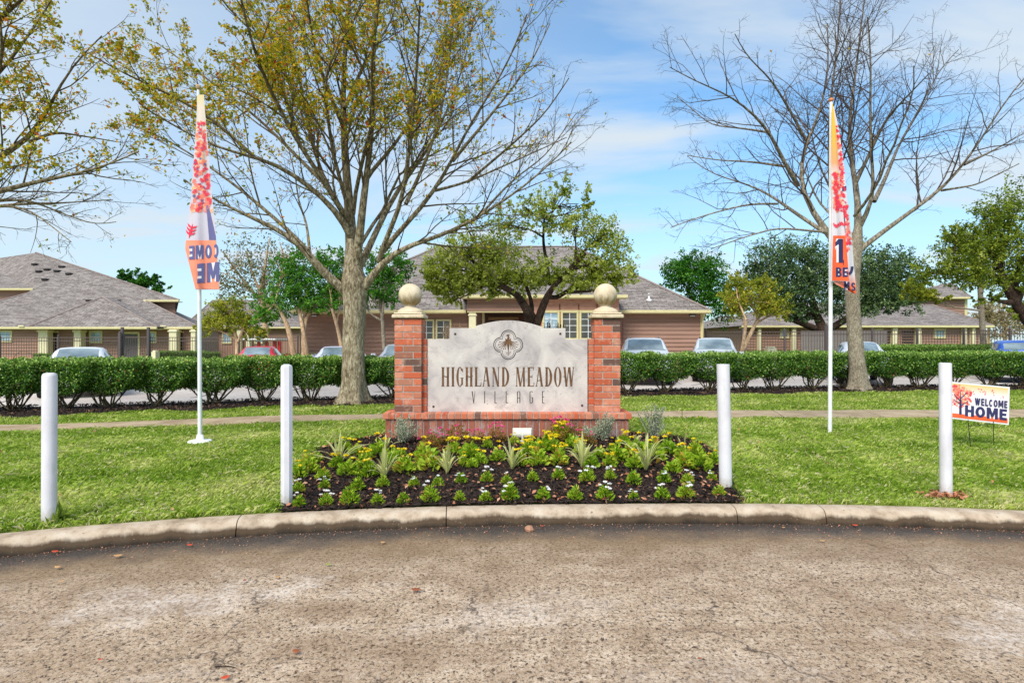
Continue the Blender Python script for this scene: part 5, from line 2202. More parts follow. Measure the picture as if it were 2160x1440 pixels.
def branchlets(tb, P, rad, L, r, spec, level, ends, t0=0.22):
    """side branches along a limb; spec per level: (per metre, length ratio, angle, up, curl, sides)"""
    if level >= len(spec):
        ends.append(P)
        return
    dens, ratio, ang, up, curl, sides = spec[level]
    n = max(2, int(dens * L * r.uniform(0.8, 1.2)))
    for i in range(n):
        t = t0 + (1 - t0) * (i + r.random()) / n
        if t > 0.99:
            continue
        x = t * (len(P) - 1)
        a = int(x)
        p = P[a] + (P[min(a + 1, len(P) - 1)] - P[a]) * (x - a)
        tg = P[min(a + 1, len(P) - 1)] - P[a]
        tg = tg / (math.sqrt((tg * tg).sum()) + 1e-9)
        q = np.cross(tg, r.normal(size=3))
        q /= math.sqrt((q * q).sum()) + 1e-9
        th = R(r.normal(ang, 9))
        d = tg * math.cos(th) + q * math.sin(th) + np.array([0, 0, up])
        d /= math.sqrt((d * d).sum())
        r0 = (rad[a] * (1 - x + a) + rad[min(a + 1, len(P) - 1)] * (x - a))
        l_ = L * ratio * (1.05 - 0.6 * t) * r.uniform(0.65, 1.25)
        l_ = max(l_, 0.16)
        m_ = 5 if level == 0 else (4 if level == 1 else 3)
        cp = wander(p, d, l_, m_, r, curl, up * 0.25)
        rr = np.linspace(min(r0 * 0.6, 0.0055 + l_ * 0.008), 0.0036 if level + 1 < len(spec) else 0.0022, m_ + 1)
        tb.add(cp, rr, sides)
        branchlets(tb, cp, rr, l_, r, spec, level + 1, ends, 0.15)


def limbs_from_trace(traces, d0, r, spread):
    """photo-traced limbs -> 3-D lines; each limb also swings in depth"""
    outp = []
    for tr in traces:
        pts, w0, w1, dy = tr[:4]
        y0 = tr[4] if len(tr) > 4 else 0.0
        n = len(pts)
        P = []
        for i, (px, py) in enumerate(pts):
            s = i / (n - 1)
            P.append(W(px, py, d0 + y0 + dy * spread * s ** 1.1))
        rad = (w1 + (w0 - w1) * (1 - np.linspace(0, 1, n)) ** 1.5) / 2 / F * d0 * 0.84
        outp.append((np.array(P), rad))
    return outp


def trunk_mesh(pts, d0, sides=18, flare=True, seed=0):
    """pts: (px, py, width px)"""
    r = np.random.default_rng(seed)
    P = np.array([W(a, b, d0) for a, b, _ in pts])
    rad = np.array([c for _, _, c in pts]) / 2 / F * d0 * math.cos(math.atan((pts[0][0] - CX) / F)) * 0.97
    P2, r2, L = resample(P, rad, 26)
    r2[0] = rad[0]
    v, f = [], []
    for i in range(len(P2)):
        for k_ in range(sides):
            a = 2 * math.pi * k_ / sides
            fl = 1 + (0.30 * math.cos(a * 5 + seed) * max(0, 1 - i / 4.0) if flare else 0) + 0.035 * math.sin(a * 3 + i * 0.5) + 0.02 * math.sin(a * 7 + i * 0.9)
            v.append(P2[i] + np.array([math.cos(a), math.sin(a), 0]) * r2[i] * fl)
    for i in range(len(P2) - 1):
        for k_ in range(sides):
            k2 = (k_ + 1) % sides
            f.append((i * sides + k_, i * sides + k2, (i + 1) * sides + k2, (i + 1) * sides + k_))
    f.append(tuple((len(P2) - 1) * sides + k_ for k_ in range(sides)))
    return v, f


def traced_tree(name, label, trunk, traces, d0, seed, spec, spread, barkm, twigm, leaf=None, group=None, extra=None):
    r = np.random.default_rng(seed)
    base = W(trunk[0][0], trunk[0][1], d0)
    base[2] = float(gz(base[0], d0)) if base[2] > -0.5 else base[2]
    t = thing(name, label, 'tree', base, group)
    v, f = trunk_mesh(trunk, d0, seed=seed)
    mk('trunk', v, f, barkm, t, smooth=True)
    tb, tw = Tubes(), Tubes()
    ends = []
    for P, rad in limbs_from_trace(traces, d0, r, spread):
        P2, r2, L = resample(P, rad, 14)
        tb.add(P2, r2, 8)
        branchlets(tw, P2, r2, L, r, spec, 0, ends)
    if extra:
        for (p, dirv, L, r0) in extra:
            cp = wander(np.array(p, float), np.array(dirv, float), L, 9, r, 0.13, 0.03)
            rr = np.linspace(r0, 0.012, 10)
            tb.add(cp, rr, 7)
            branchlets(tw, cp, rr, L, r, spec, 0, ends)
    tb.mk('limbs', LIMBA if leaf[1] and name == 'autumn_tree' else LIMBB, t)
    tw.mk('twigs', twigm, t)
    if leaf:
        mat, prob, per, size, fun = leaf
        cs, ts = [], []
        for P in ends:
            e = P[-1]
            pr = max(prob * fun(e), 0.0)
            k_ = r.poisson(per * pr)
            for _ in range(k_):
                s = r.uniform(0.1, 1.0) * (len(P) - 1)
                a = int(min(s, len(P) - 2))
                cs.append(P[a] + (P[a + 1] - P[a]) * (s - a) + r.normal(size=3) * 0.045)
                ts.append(np.clip(r.normal(0.40, 0.26), 0, 1))
        cs = np.array(cs)
        mk_leaves('leaves', cs, r.uniform(size * 0.65, size * 1.3, len(cs)), ts, mat, t, updir=np.array([0, 0, -0.4]), aspect=0.55, seed=seed)
        print(name, 'ends', len(ends), 'leaves', len(cs))
    return t


def mark_stuff(t):
    for c in t.children:
        if c.name.split('.')[0] in ('twigs', 'leaves', 'foliage'):
            c['kind'] = 'stuff'


def to_px(p):
    return CX + p[0] / p[1] * F, CY - (p[2] - H) / p[1] * F


# the big autumn tree left of the sign
T1 = 12.9
trunk = [(744, 851, 84), (744, 838, 66), (745, 815, 56), (746, 770, 50), (746, 720, 48), (747, 670, 49), (748, 630, 52), (748, 598, 58), (746, 570, 44), (743, 545, 34), (741, 515, 20), (740, 490, 6)]
tr1 = [
    ([(745, 600), (742, 511), (738, 444), (731, 378), (724, 267), (722, 178), (731, 67), (740, -10), (748, -130)], 36, 6, 0.2),
    ([(740, 622), (722, 615), (687, 578), (651, 540), (642, 520), (589, 484), (536, 462), (500, 444), (450, 421), (390, 380)], 30, 4, -0.4),
    ([(648, 530), (640, 512), (607, 484), (544, 431), (500, 391), (460, 366), (400, 322), (335, 285), (270, 262)], 15, 3, 0.5, -0.2),
    ([(655, 545), (651, 511), (647, 467), (629, 427), (624, 373), (610, 320)], 9, 3, 0.8),
    ([(741, 500), (735, 480), (713, 449), (678, 413), (633, 378), (589, 347), (535, 329), (500, 326), (430, 300), (370, 268), (300, 225)], 20, 3, -0.7),
    ([(740, 480), (731, 462), (695, 400), (669, 356), (645, 240), (622, 120), (600, 0), (585, -90)], 17, 4, 0.9),
    ([(738, 470), (722, 450), (691, 391), (633, 311), (571, 195), (540, 124), (518, 44), (495, -60)], 17, 4, -0.9),
    ([(748, 580), (757, 524), (763, 444), (775, 364), (788, 249), (786, 178), (793, 0), (798, -120)], 26, 6, -0.5),
    ([(757, 620), (769, 606), (800, 560), (811, 540), (851, 517), (935, 500), (1010, 457), (1085, 410), (1150, 358), (1205, 300)], 26, 3, -0.3),
    ([(752, 578), (770, 533), (802, 480), (820, 418), (855, 378), (891, 338), (922, 284), (950, 220), (985, 120), (1000, 30)], 20, 3, 0.6),
    ([(800, 550), (808, 508), (850, 435), (858, 347), (869, 276), (878, 178), (884, 44), (890, -80)], 15, 4, -0.9),
    ([(808, 530), (822, 505), (887, 444), (922, 391), (953, 347), (980, 276), (1033, 200), (1080, 120), (1112, 30)], 16, 3, -0.5),
    ([(918, 402), (980, 387), (1069, 347), (1130, 320), (1195, 290)], 8, 2.5, 0.7, -0.2),
    ([(768, 385), (778, 362), (833, 311), (878, 231), (927, 160), (967, 111), (1015, 30)], 13, 3, 0.9),
    ([(690, 392), (640, 345), (560, 262), (470, 190), (400, 140), (330, 90)], 11, 3, 0.6, -0.3),
    ([(634, 312), (600, 200), (560, 90), (480, 20), (440, -40)], 10, 3, -0.5),
    ([(725, 270), (680, 160), (655, 60), (640, -60)], 11, 3, -0.6),
    ([(726, 230), (770, 130), (830, 40), (850, -60)], 11, 3, 0.8),
    ([(856, 430), (905, 330), (938, 210), (955, 70), (962, -60)], 11, 2.5, 0.7),
    ([(955, 340), (1050, 225), (1120, 135), (1160, 50)], 9, 2.5, 0.4, -0.2),
    ([(985, 385), (1080, 305), (1150, 240), (1200, 165)], 8, 2.2, -0.5),
    ([(1010, 457), (1080, 380), (1150, 330), (1215, 240)], 7, 2.2, 0.5, -0.2),
    ([(536, 330), (440, 245), (340, 190), (250, 150), (200, 120)], 9, 2.5, -0.6, -0.4),
]
ex = []
r = np.random.default_rng(3)
c0 = W(745, 470, T1)
for i in (1, 2, 5, 6):
    a = R((20, 65, 110, 150, 200, 245, 290, 330, 90)[i])
    ex.append((W(745, 560 - 18 * i, T1), (math.cos(a) * 0.75, math.sin(a) * 0.75, 0.75 + 0.1 * (i % 3)), 4.4 + 0.3 * (i % 4), 0.05))


def dens1(p):
    px, py = to_px(p)
    f = 1.25 - 0.0011 * abs(px - 420) - 0.42 * sm(px, 900, 1200)
    f *= 1.0 - 0.88 * sm(py, 200, 360)
    if 180 < px < 340 and 180 < py < 420:
        f += 0.7
    n = 0.9 + 0.55 * math.sin(p[0] * 2.3 + p[2] * 1.7) * math.sin(p[1] * 2.1 - p[2] * 2.2)
    return max(0.02, f * n)


SPEC = [(2.3, 0.38, 36, 0.12, 0.09, 5), (3.8, 0.46, 36, 0.06, 0.11, 4), (4.6, 0.48, 38, 0.05, 0.13, 3), (4.2, 0.5, 40, 0.0, 0.15, 3)]
t = traced_tree('autumn_tree', 'large tree with yellowing leaves and a thick pale trunk left of the brick sign', trunk, tr1, T1, 5, SPEC, 3.2, BARK, TWIG,
                (LF_AUT, 1.0, 6.4, 0.085, dens1), extra=ex)
mark_stuff(t)

# tree whose boughs reach in from beyond the left edge
T0 = 11.2
trunk = [(-260, 905, 80), (-258, 880, 62), (-255, 800, 50), (-252, 700, 46), (-250, 560, 44), (-240, 440, 40), (-230, 330, 30)]
tr0 = [
    ([(-250, 540), (-160, 460), (-60, 418), (0, 404), (90, 379), (180, 365), (235, 347), (292, 320)], 26, 3, -0.2),
    ([(-240, 470), (-120, 390), (-30, 345), (36, 314), (79, 287), (108, 213), (130, 173), (162, 123), (215, 76)], 24, 3, 0.3),
    ([(60, 300), (116, 278), (160, 285), (205, 292), (250, 300)], 9, 2.5, 0.5, 0.1),
    ([(-240, 380), (-120, 250), (-40, 190), (5, 160), (14, 119), (0, 60), (-10, -40)], 22, 4, -0.4),
    ([(-250, 560), (-120, 470), (0, 428), (60, 430), (108, 430), (170, 426), (238, 421)], 14, 2.5, 0.4),
    ([(-100, 455), (0, 432), (60, 440), (100, 470), (150, 510)], 9, 2, -0.4),
    ([(-20, 425), (60, 420), (130, 450), (200, 475), (245, 468)], 7, 2, 0.2),
    ([(-235, 350), (-180, 180), (-120, 60), (-60, -60), (-20, -130)], 26, 6, 0.2),
    ([(-200, 260), (-100, 130), (0, 40), (80, -30), (120, -80)], 18, 4, -0.6),
    ([(-60, 215), (20, 130), (70, 60), (110, 0), (130, -60)], 11, 3, 0.5),
]


def dens0(p):
    px, py = to_px(p)
    f = 1.15 * (1.0 - 0.97 * sm(py, 330, 400))
    if px > 140:
        f *= 0.5
    n = 0.9 + 0.5 * math.sin(p[0] * 2.0 + p[2] * 2.4) * math.sin(p[1] * 2.3 - p[2])
    return max(0.0, f * n)


SPEC0 = [(2.6, 0.36, 36, 0.10, 0.10, 5), (3.2, 0.45, 38, 0.04, 0.13, 4), (3.8, 0.5, 40, 0.0, 0.15, 3), (5.0, 0.5, 40, -0.05, 0.15, 3)]
t = traced_tree('autumn_tree', 'tree reaching in from the left edge, boughs bare below and yellow leafed above', trunk, tr0, T0, 6, SPEC0, 2.2, BARK, TWIG, (LF_AUT, 1.0, 6.5, 0.085, dens0))
mark_stuff(t)

# the bare tree on the right
T2_ = 16.1
trunk = [(1812, 828, 62), (1811, 818, 50), (1809, 790, 42), (1805, 740, 36), (1802, 690, 33), (1799, 640, 33), (1797, 590, 35), (1798, 555, 38), (1803, 520, 34), (1809, 490, 22), (1813, 462, 14), (1813, 440, 5)]
tr2 = [
    ([(1797, 560), (1775, 525), (1744, 489), (1718, 462), (1695, 415), (1680, 382), (1691, 320), (1718, 267), (1740, 209), (1750, 120), (1745, 50)], 22, 3, 0.3),
    ([(1684, 392), (1655, 347), (1624, 276), (1580, 231), (1531, 196), (1478, 178), (1413, 142)], 12, 2, -0.6),
    ([(1740, 490), (1669, 444), (1629, 413), (1575, 387), (1504, 369), (1450, 330)], 11, 2, 0.8),
    ([(1655, 351), (1593, 342), (1513, 338), (1450, 328)], 7, 2, 0.5, -0.4),
    ([(1700, 295), (1660, 222), (1624, 164), (1575, 120), (1550, 72)], 8, 2, -0.4, 0.2),
    ([(1806, 520), (1814, 462), (1807, 382), (1789, 329), (1791, 249), (1802, 178), (1815, 67), (1826, -20)], 20, 3, 0.5),
    ([(1812, 480), (1824, 458), (1846, 422), (1838, 338), (1835, 222), (1838, 124), (1830, 36)], 14, 3, -0.5),
    ([(1844, 425), (1878, 356), (1891, 311), (1935, 240), (1980, 147), (2022, 105)], 11, 2, 0.8),
    ([(1804, 535), (1815, 518), (1860, 493), (1922, 444), (1989, 400), (2033, 347), (2082, 276), (2127, 200), (2165, 160)], 16, 2.5, -0.3),
    ([(2033, 347), (2091, 320), (2165, 278)], 8, 2, 0.5, -0.2),
    ([(1985, 402), (2060, 390), (2150, 345)], 6, 2, -0.5, -0.2),
    ([(1798, 540), (1765, 480), (1748, 400), (1750, 222), (1768, 89), (1772, 0)], 16, 3, 0.9),
    ([(1806, 385), (1869, 249), (1913, 204), (1960, 155)], 9, 2, -0.8, 0.1),
    ([(1640, 430), (1580, 430), (1500, 450), (1440, 470), (1415, 480)], 6, 2, -0.5, 0.5),
    ([(1744, 490), (1640, 480), (1570, 500), (1500, 525)], 6, 2, -0.9),
    ([(1625, 280), (1560, 270), (1500, 265), (1430, 205)], 6, 2, 0.6, -0.3),
]
ex = []
for i in (1, 4):
    a = R((30, 80, 130, 230, 270, 310, 90)[i])
    ex.append((W(1802, 520 - 16 * i, T2_), (math.cos(a) * 0.8, math.sin(a) * 0.8, 0.65 + 0.1 * (i % 3)), 3.8 + 0.3 * (i % 3), 0.045))


def dens2(p):
    px, py = to_px(p)
    return 0.10 if px < 1600 and py > 280 else 0.015


SPEC2 = [(2.4, 0.40, 44, 0.08, 0.13, 5), (3.0, 0.45, 46, 0.04, 0.16, 4), (3.6, 0.48, 46, 0.02, 0.18, 3), (4.5, 0.5, 48, 0.0, 0.2, 3)]
t = traced_tree('bare_tree', 'leafless spreading tree behind the yellow flag with a pale upright trunk', trunk, tr2, T2_, 9, SPEC2, 3.0, BARKP, TWIGB, (LF_AUT, 1.0, 0.8, 0.07, dens2), extra=ex)
mark_stuff(t)


def leafy_tree(name, label, d, trunks, blobs, n, leaf, mat, seed, barkm=BARKD, tint=(0.42, 0.2), group=None, shell=0.55, clump=0.16, droop=0.0, base_z=None, twigs=60, air=0.0):
    """trunks: list of [(px, py, w)...]; blobs: (px, py, rx, ry, weight)"""
    r = np.random.default_rng(seed)
    b = W(trunks[0][0][0], trunks[0][0][1], d)
    if base_z is not None:
        b[2] = base_z
    t = thing(name, label, 'tree', b, group)
    tb = Tubes()
    tips = []
    for q in trunks:
        P = np.array([W(a, c, d + (0.25 * r.normal() if i else 0)) for i, (a, c, _) in enumerate(q)])
        rad = np.array([w for _, _, w in q]) / 2 / F * d
        P2, r2, L = resample(P, rad, 12)
        tb.add(P2, r2, 9)
        tips.append((P2, r2))
    wts = np.array([q[4] for q in blobs], float)
    wts /= wts.sum()
    cs, ts, szs = [], [], []
    for (px, py, rx, ry, _), wt in zip(blobs, wts):
        c = W(px, py, d)
        ax = np.array([rx, (rx + ry) * 0.42, ry]) / F * d
        P2, r2 = tips[min(range(len(tips)), key=lambda i: np.linalg.norm(tips[i][0][-1] - c))]
        i0 = min(len(P2) - 1, max(4, int(r.uniform(0.6, 1.0) * len(P2))))
        p0 = P2[i0]
        mid_ = (p0 + c) / 2 + r.normal(size=3) * 0.12 + np.array([0, 0, -0.05])
        cc, cr_, L = resample(np.array([p0, mid_, c]), np.array([r2[i0] * 0.8, r2[i0] * 0.5, 0.012]), 8)
        tb.add(cc, cr_, 6)
        k_ = max(6, int(n * wt / 34))
        u = r.normal(size=(k_, 3))
        u /= np.linalg.norm(u, axis=1)[:, None]
        rad = shell + (1.12 - shell) * r.random(k_) ** 0.7
        keep = (np.sin(u[:, 0] * 5 + px) * np.sin(u[:, 2] * 6 + py) * np.sin(u[:, 1] * 5) > -0.42 + air)
        u, rad = u[keep], rad[keep]
        k_ = len(u)
        cl = c + u * ax * rad[:, None]
        for q in cl[:max(4, int(twigs * wt) + 2)]:
            tb.add(np.array([cc[r.integers(3, 8)], (c + q) / 2 + r.normal(size=3) * 0.08, q]), np.array([0.018, 0.011, 0.004]) * (d / 20) ** 0.5, 4)
        per = int(n * wt / max(k_, 1))
        sz = clump * min(ax[0], ax[2]) * 1.0
        dv = u * np.array([1, 1, 0.7]) + r.normal(size=(k_, 3)) * 0.6 + np.array([0, 0, 0.25])
        dv /= np.linalg.norm(dv, axis=1)[:, None]
        along = r.uniform(-1.5, 1.7, (k_, per, 1))
        taper = 1.0 - 0.38 * np.abs(along)
        g = cl[:, None, :] + dv[:, None, :] * along * sz * 1.35 + r.normal(size=(k_, per, 3)) * sz * 0.62 * taper
        g[:, :, 2] -= droop * np.abs(r.normal(size=(k_, per)))
        tt = tint[0] + r.normal(size=(k_, 1)) * tint[1] * 0.7 + r.normal(size=(k_, per)) * tint[1] * 0.8
        cs.append(g.reshape(-1, 3))
        ts.append(tt.reshape(-1))
    cs = np.concatenate(cs)
    ts = np.clip(np.concatenate(ts), 0, 1)
    tb.mk('trunk', barkm, t)
    o = mk_leaves('crown', cs, r.uniform(leaf * 0.6, leaf * 1.3, len(cs)), ts, mat, t, updir=np.array([0, 0, 0.2]), aspect=0.6, seed=seed)
    return t


GZ = -0.12
# live oak behind the sign
leafy_tree('oak_tree', 'spreading olive green oak with dark forked trunks directly behind the brick sign', 20.0,
           [[(1128, 790, 30), (1128, 700, 27), (1125, 680, 30), (1110, 650, 18), (1095, 630, 14)], [(1130, 690, 18), (1140, 660, 17), (1150, 630, 15), (1165, 605, 11), (1200, 570, 9), (1235, 535, 7)],
            [(1150, 625, 10), (1175, 628, 10), (1195, 615, 9), (1215, 600, 6)], [(1105, 640, 14), (1085, 615, 13), (1060, 605, 12), (1030, 590, 9), (1000, 575, 7)], [(1160, 600, 8), (1152, 550, 8), (1145, 510, 6), (1148, 460, 4)],
            [(1120, 680, 12), (1122, 645, 10), (1120, 630, 8), (1100, 580, 7)]],
           [(935, 560, 50, 38, 1.0), (985, 530, 62, 44, 1.3), (1040, 540, 62, 50, 1.5), (1010, 585, 50, 34, 0.9), (1085, 590, 60, 36, 1.3), (1140, 575, 56, 40, 1.0), (1070, 480, 60, 44, 0.8), (1150, 450, 44, 50, 0.75),
            (1210, 480, 50, 44, 0.7), (1270, 500, 52, 44, 0.9), (1300, 545, 44, 40, 0.8), (1250, 570, 56, 40, 1.1), (1200, 590, 50, 28, 0.9), (925, 610, 26, 30, 0.5), (1310, 590, 30, 20, 0.3), (1240, 430, 14, 36, 0.18),
            (1175, 400, 24, 34, 0.22), (980, 470, 40, 30, 0.25), (955, 600, 36, 26, 0.5), (1035, 620, 20, 14, 0.2), (1290, 605, 26, 16, 0.25), (1100, 430, 26, 24, 0.2), (905, 585, 26, 26, 0.4), (945, 600, 40, 30, 0.6), (985, 600, 44, 28, 0.7), (1045, 600, 40, 24, 0.6), (958, 632, 22, 14, 0.25), (1272, 592, 40, 24, 0.5), (1220, 430, 36, 40, 0.35)],
           36000, 0.10, LF_OAK, 21, tint=(0.62, 0.24), shell=0.15, clump=0.22, base_z=GZ, twigs=110, air=0.10)
# green trees near the clubhouse's left end
leafy_tree('green_tree', 'bright green small tree with tan leaning stems behind the red sedan', 28.0,
           [[(622, 760, 12), (612, 705, 11), (600, 670, 8), (580, 640, 6)], [(640, 760, 9), (640, 700, 8), (650, 650, 7)], [(648, 750, 9), (640, 700, 8), (628, 640, 6)]],
           [(610, 610, 44, 40, 1.2), (655, 600, 50, 38, 1.2), (575, 645, 44, 34, 1.0), (640, 560, 50, 30, 0.9), (690, 620, 36, 34, 0.9), (600, 570, 34, 26, 0.6), (560, 670, 26, 20, 0.4), (650, 640, 40, 26, 0.7)],
           13000, 0.12, LF_GREEN, 22, BARKT, (0.5, 0.2), base_z=GZ, shell=0.3, clump=0.22)
leafy_tree('green_tree', 'bright green small tree between the thick trunk and the left ball-topped pillar', 27.0,
           [[(812, 760, 9), (808, 700, 8), (806, 660, 7), (800, 630, 6)]],
           [(812, 600, 40, 36, 1.2), (785, 560, 40, 34, 1.0), (835, 570, 30, 36, 0.9), (800, 630, 40, 22, 0.8), (720, 545, 40, 26, 0.5), (760, 620, 30, 24, 0.5)],
           8500, 0.12, LF_GREEN, 23, BARKP, (0.42, 0.2), base_z=GZ, shell=0.3, clump=0.22)
leafy_tree('green_tree', 'bright green small tree with a slim leaning stem in front of the clubhouse siding', 27.5,
           [[(725, 765, 9), (718, 720, 8), (712, 690, 7), (700, 650, 6)]],
           [(690, 560, 30, 30, 0.8), (720, 590, 30, 34, 1.0), (700, 640, 26, 22, 0.6)],
           3200, 0.12, LF_GREEN, 24, BARKT, (0.45, 0.2), base_z=GZ, shell=0.3, clump=0.24)
leafy_tree('crape_tree', 'yellow green bushy small tree behind the fence, above the red sedan', 31.0,
           [[(500, 760, 8), (500, 712, 7), (490, 690, 5)], [(502, 720, 6), (515, 690, 5)]],
           [(470, 665, 44, 28, 1.2), (510, 680, 40, 22, 1.0), (440, 685, 26, 20, 0.7), (530, 700, 30, 14, 0.5), (490, 645, 36, 18, 0.6)],
           7500, 0.12, LF_CRAPE, 25, BARKT, (0.24, 0.2), base_z=GZ, shell=0.3, clump=0.25)
leafy_tree('crape_tree', 'golden yellow bushy tree with pale double stem beyond the parked cars', 27.0,
           [[(1562, 760, 7), (1570, 710, 7), (1574, 675, 6)], [(1566, 740, 8), (1585, 700, 8), (1600, 670, 6)]],
           [(1580, 625, 50, 34, 1.3), (1625, 640, 36, 28, 1.0), (1545, 640, 26, 30, 0.7), (1555, 595, 26, 18, 0.4), (1605, 600, 26, 18, 0.4), (1650, 655, 18, 18, 0.3)],
           8500, 0.12, LF_CRAPE, 26, BARKT, (0.30, 0.24), base_z=GZ, shell=0.3, clump=0.24)
leafy_tree('green_tree', 'deep green round tree at the right end of the clubhouse roof', 33.0,
           [[(1480, 770, 12), (1478, 690, 12), (1475, 640, 9)]],
           [(1450, 585, 46, 40, 1.2), (1500, 600, 50, 46, 1.3), (1430, 570, 30, 26, 0.6), (1480, 560, 40, 26, 0.8), (1530, 640, 40, 40, 1.0), (1470, 640, 40, 34, 0.9)],
           13000, 0.14, LF_GREEN, 27, BARKD, (0.3, 0.2), base_z=GZ, shell=0.3, clump=0.22)
# the dark live oak and its neighbour
leafy_tree('live_oak', 'big dark live oak with low black limbs beyond the bare tree', 36.0,
           [[(1740, 770, 24), (1738, 700, 22), (1730, 680, 18), (1715, 650, 14)], [(1738, 700, 16), (1700, 685, 13), (1660, 670, 9)], [(1740, 700, 16), (1790, 670, 13), (1830, 640, 9)]],
           [(1630, 560, 56, 50, 1.3), (1690, 550, 56, 50, 1.3), (1650, 620, 60, 36, 1.1), (1720, 610, 60, 50, 1.4), (1780, 560, 60, 46, 1.3), (1840, 570, 60, 46, 1.3), (1890, 570, 40, 40, 0.8), (1800, 630, 60, 40, 1.1),
            (1865, 625, 60, 36, 1.0), (1910, 620, 36, 40, 0.7), (1690, 660, 40, 20, 0.5), (1590, 580, 24, 30, 0.3)],
           44000, 0.15, LF_LIVE, 28, BARKD, (0.44, 0.26), base_z=GZ, shell=0.3, clump=0.20, twigs=70)
leafy_tree('live_oak', 'tall grey green oak at the right edge with a leaning dark trunk', 25.0,
           [[(2235, 800, 34), (2215, 740, 30), (2180, 690, 26), (2150, 650, 20), (2122, 610, 17), (2112, 580, 13), (2100, 540, 9)], [(2115, 590, 10), (2060, 560, 8), (2010, 555, 5)]],
           [(2010, 540, 40, 32, 0.8), (2060, 520, 50, 40, 1.2), (2110, 500, 50, 44, 1.2), (2150, 540, 50, 50, 1.2), (2090, 460, 44, 34, 0.8), (2140, 430, 44, 40, 0.8), (2040, 585, 50, 26, 0.9), (2100, 580, 50, 30, 1.0),
            (1985, 575, 30, 22, 0.5), (2145, 600, 36, 26, 0.6), (2020, 490, 40, 18, 0.3), (2200, 480, 50, 60, 1.0), (2085, 630, 30, 12, 0.25), (2200, 580, 40, 40, 0.8), (1945, 580, 30, 26, 0.4), (2150, 650, 20, 30, 0.25)],
           26000, 0.11, LF_OAK, 29, BARKD, (0.30, 0.24), base_z=GZ, shell=0.3, clump=0.24, twigs=70)
leafy_tree('pine_tree', 'slim straight grey trunk with a light green low spray, right of the far house', 30.0,
           [[(2076, 770, 12), (2073, 700, 11), (2069, 640, 10), (2066, 590, 9), (2064, 520, 7)], [(2066, 655, 4), (2030, 650, 3), (1990, 645, 2)]],
           [(1930, 612, 26, 18, 0.8), (1955, 620, 30, 16, 0.7), (1985, 630, 24, 10, 0.3), (2050, 500, 40, 30, 0.8), (2080, 540, 30, 30, 0.6)],
           3200, 0.16, LF_CRAPE, 30, BARKP, (0.2, 0.14), base_z=GZ, shell=0.2, clump=0.3)
leafy_tree('pine_tree', 'dark green pine crown showing over the left apartment roof', 62.0,
           [[(310, 760, 10), (308, 640, 9), (300, 600, 7)]],
           [(275, 583, 26, 14, 1.0), (315, 592, 30, 12, 1.0), (340, 608, 22, 8, 0.5), (295, 600, 36, 14, 0.8), (260, 578, 14, 8, 0.4)],
           4200, 0.26, LF_GREEN, 31, BARKD, (0.22, 0.16), base_z=GZ, shell=0.3, clump=0.24)
# a far half-bare tree and the brown wood on the right
T5 = 40.0
leafy_tree('willow_tree', 'half bare feathery tree with thin olive twigs behind the green tree and the left flag', T5,
           [[(560, 770, 12), (560, 690, 12), (555, 640, 9), (545, 600, 7)], [(560, 650, 8), (585, 600, 6), (610, 560, 5), (630, 530, 3)], [(555, 640, 8), (520, 600, 5), (490, 560, 4), (470, 530, 3)],
            [(550, 610, 7), (560, 560, 5), (565, 520, 3), (570, 500, 2)], [(550, 620, 6), (530, 570, 4), (520, 530, 3)], [(590, 600, 5), (600, 545, 4), (590, 510, 2)], [(520, 605, 4), (500, 590, 3), (470, 575, 2)]],
           [(560, 560, 70, 50, 1.0), (500, 560, 40, 44, 0.6), (600, 545, 50, 44, 0.6), (540, 620, 60, 30, 0.7), (480, 600, 26, 24, 0.3)],
           3800, 0.17, LF_OLIVE, 32, BARKT, (0.35, 0.25), base_z=GZ, shell=0.3, clump=0.35, twigs=420)
for i, (px, ht, wd, sd_) in enumerate(((2120, 640, 40, 41), (2165, 632, 44, 42), (2215, 640, 44, 43), (2085, 655, 26, 44))):
    leafy_tree('brown_tree', ('bare brown winter tree far off beyond the fence, left of its taller neighbours', 'bare brown winter tree far off at the right edge, behind the blue car', 'bare brown winter tree far off beyond the right edge',
                              'low bare brown winter tree far off, just right of the slim grey trunk')[i], 75.0, [[(px, 745, 7), (px, 700, 6), (px + 4, 670, 4)]],
               [(px, 680, wd, 36, 1.0), (px - 10, 660, wd * 0.7, 26, 0.7)], 1500, 0.32, LF_OLIVE, sd_, BARKT, (0.85, 0.15), base_z=GZ, shell=0.2, clump=0.3, twigs=160)

# ------------------------------------------------------------------ buildings
m = M('brick_wall', 0.85, 0.2)
bt = m.nt.nodes.new('ShaderNodeTexBrick')
mp_ = m.coord('UV')
m.nt.links.new(mp_, bt.inputs['Vector'])
bt.inputs['Scale'].default_value = 1
bt.inputs['Brick Width'].default_value = 0.22
bt.inputs['Row Height'].default_value = 0.075
bt.inputs['Mortar Size'].default_value = 0.008
bt.inputs['Color1'].default_value = (*lin(184, 120, 98), 1)
bt.inputs['Color2'].default_value = (*lin(206, 150, 126), 1)
bt.inputs['Mortar'].default_value = (*lin(170, 150, 136), 1)
m.color(bt.outputs['Color'])
BRICKW = m.m
RIDGE = speckled('ridge_shingle', lin(120, 106, 102), lin(152, 138, 132), 3, 0.9, 0.1, 0.2, 30)


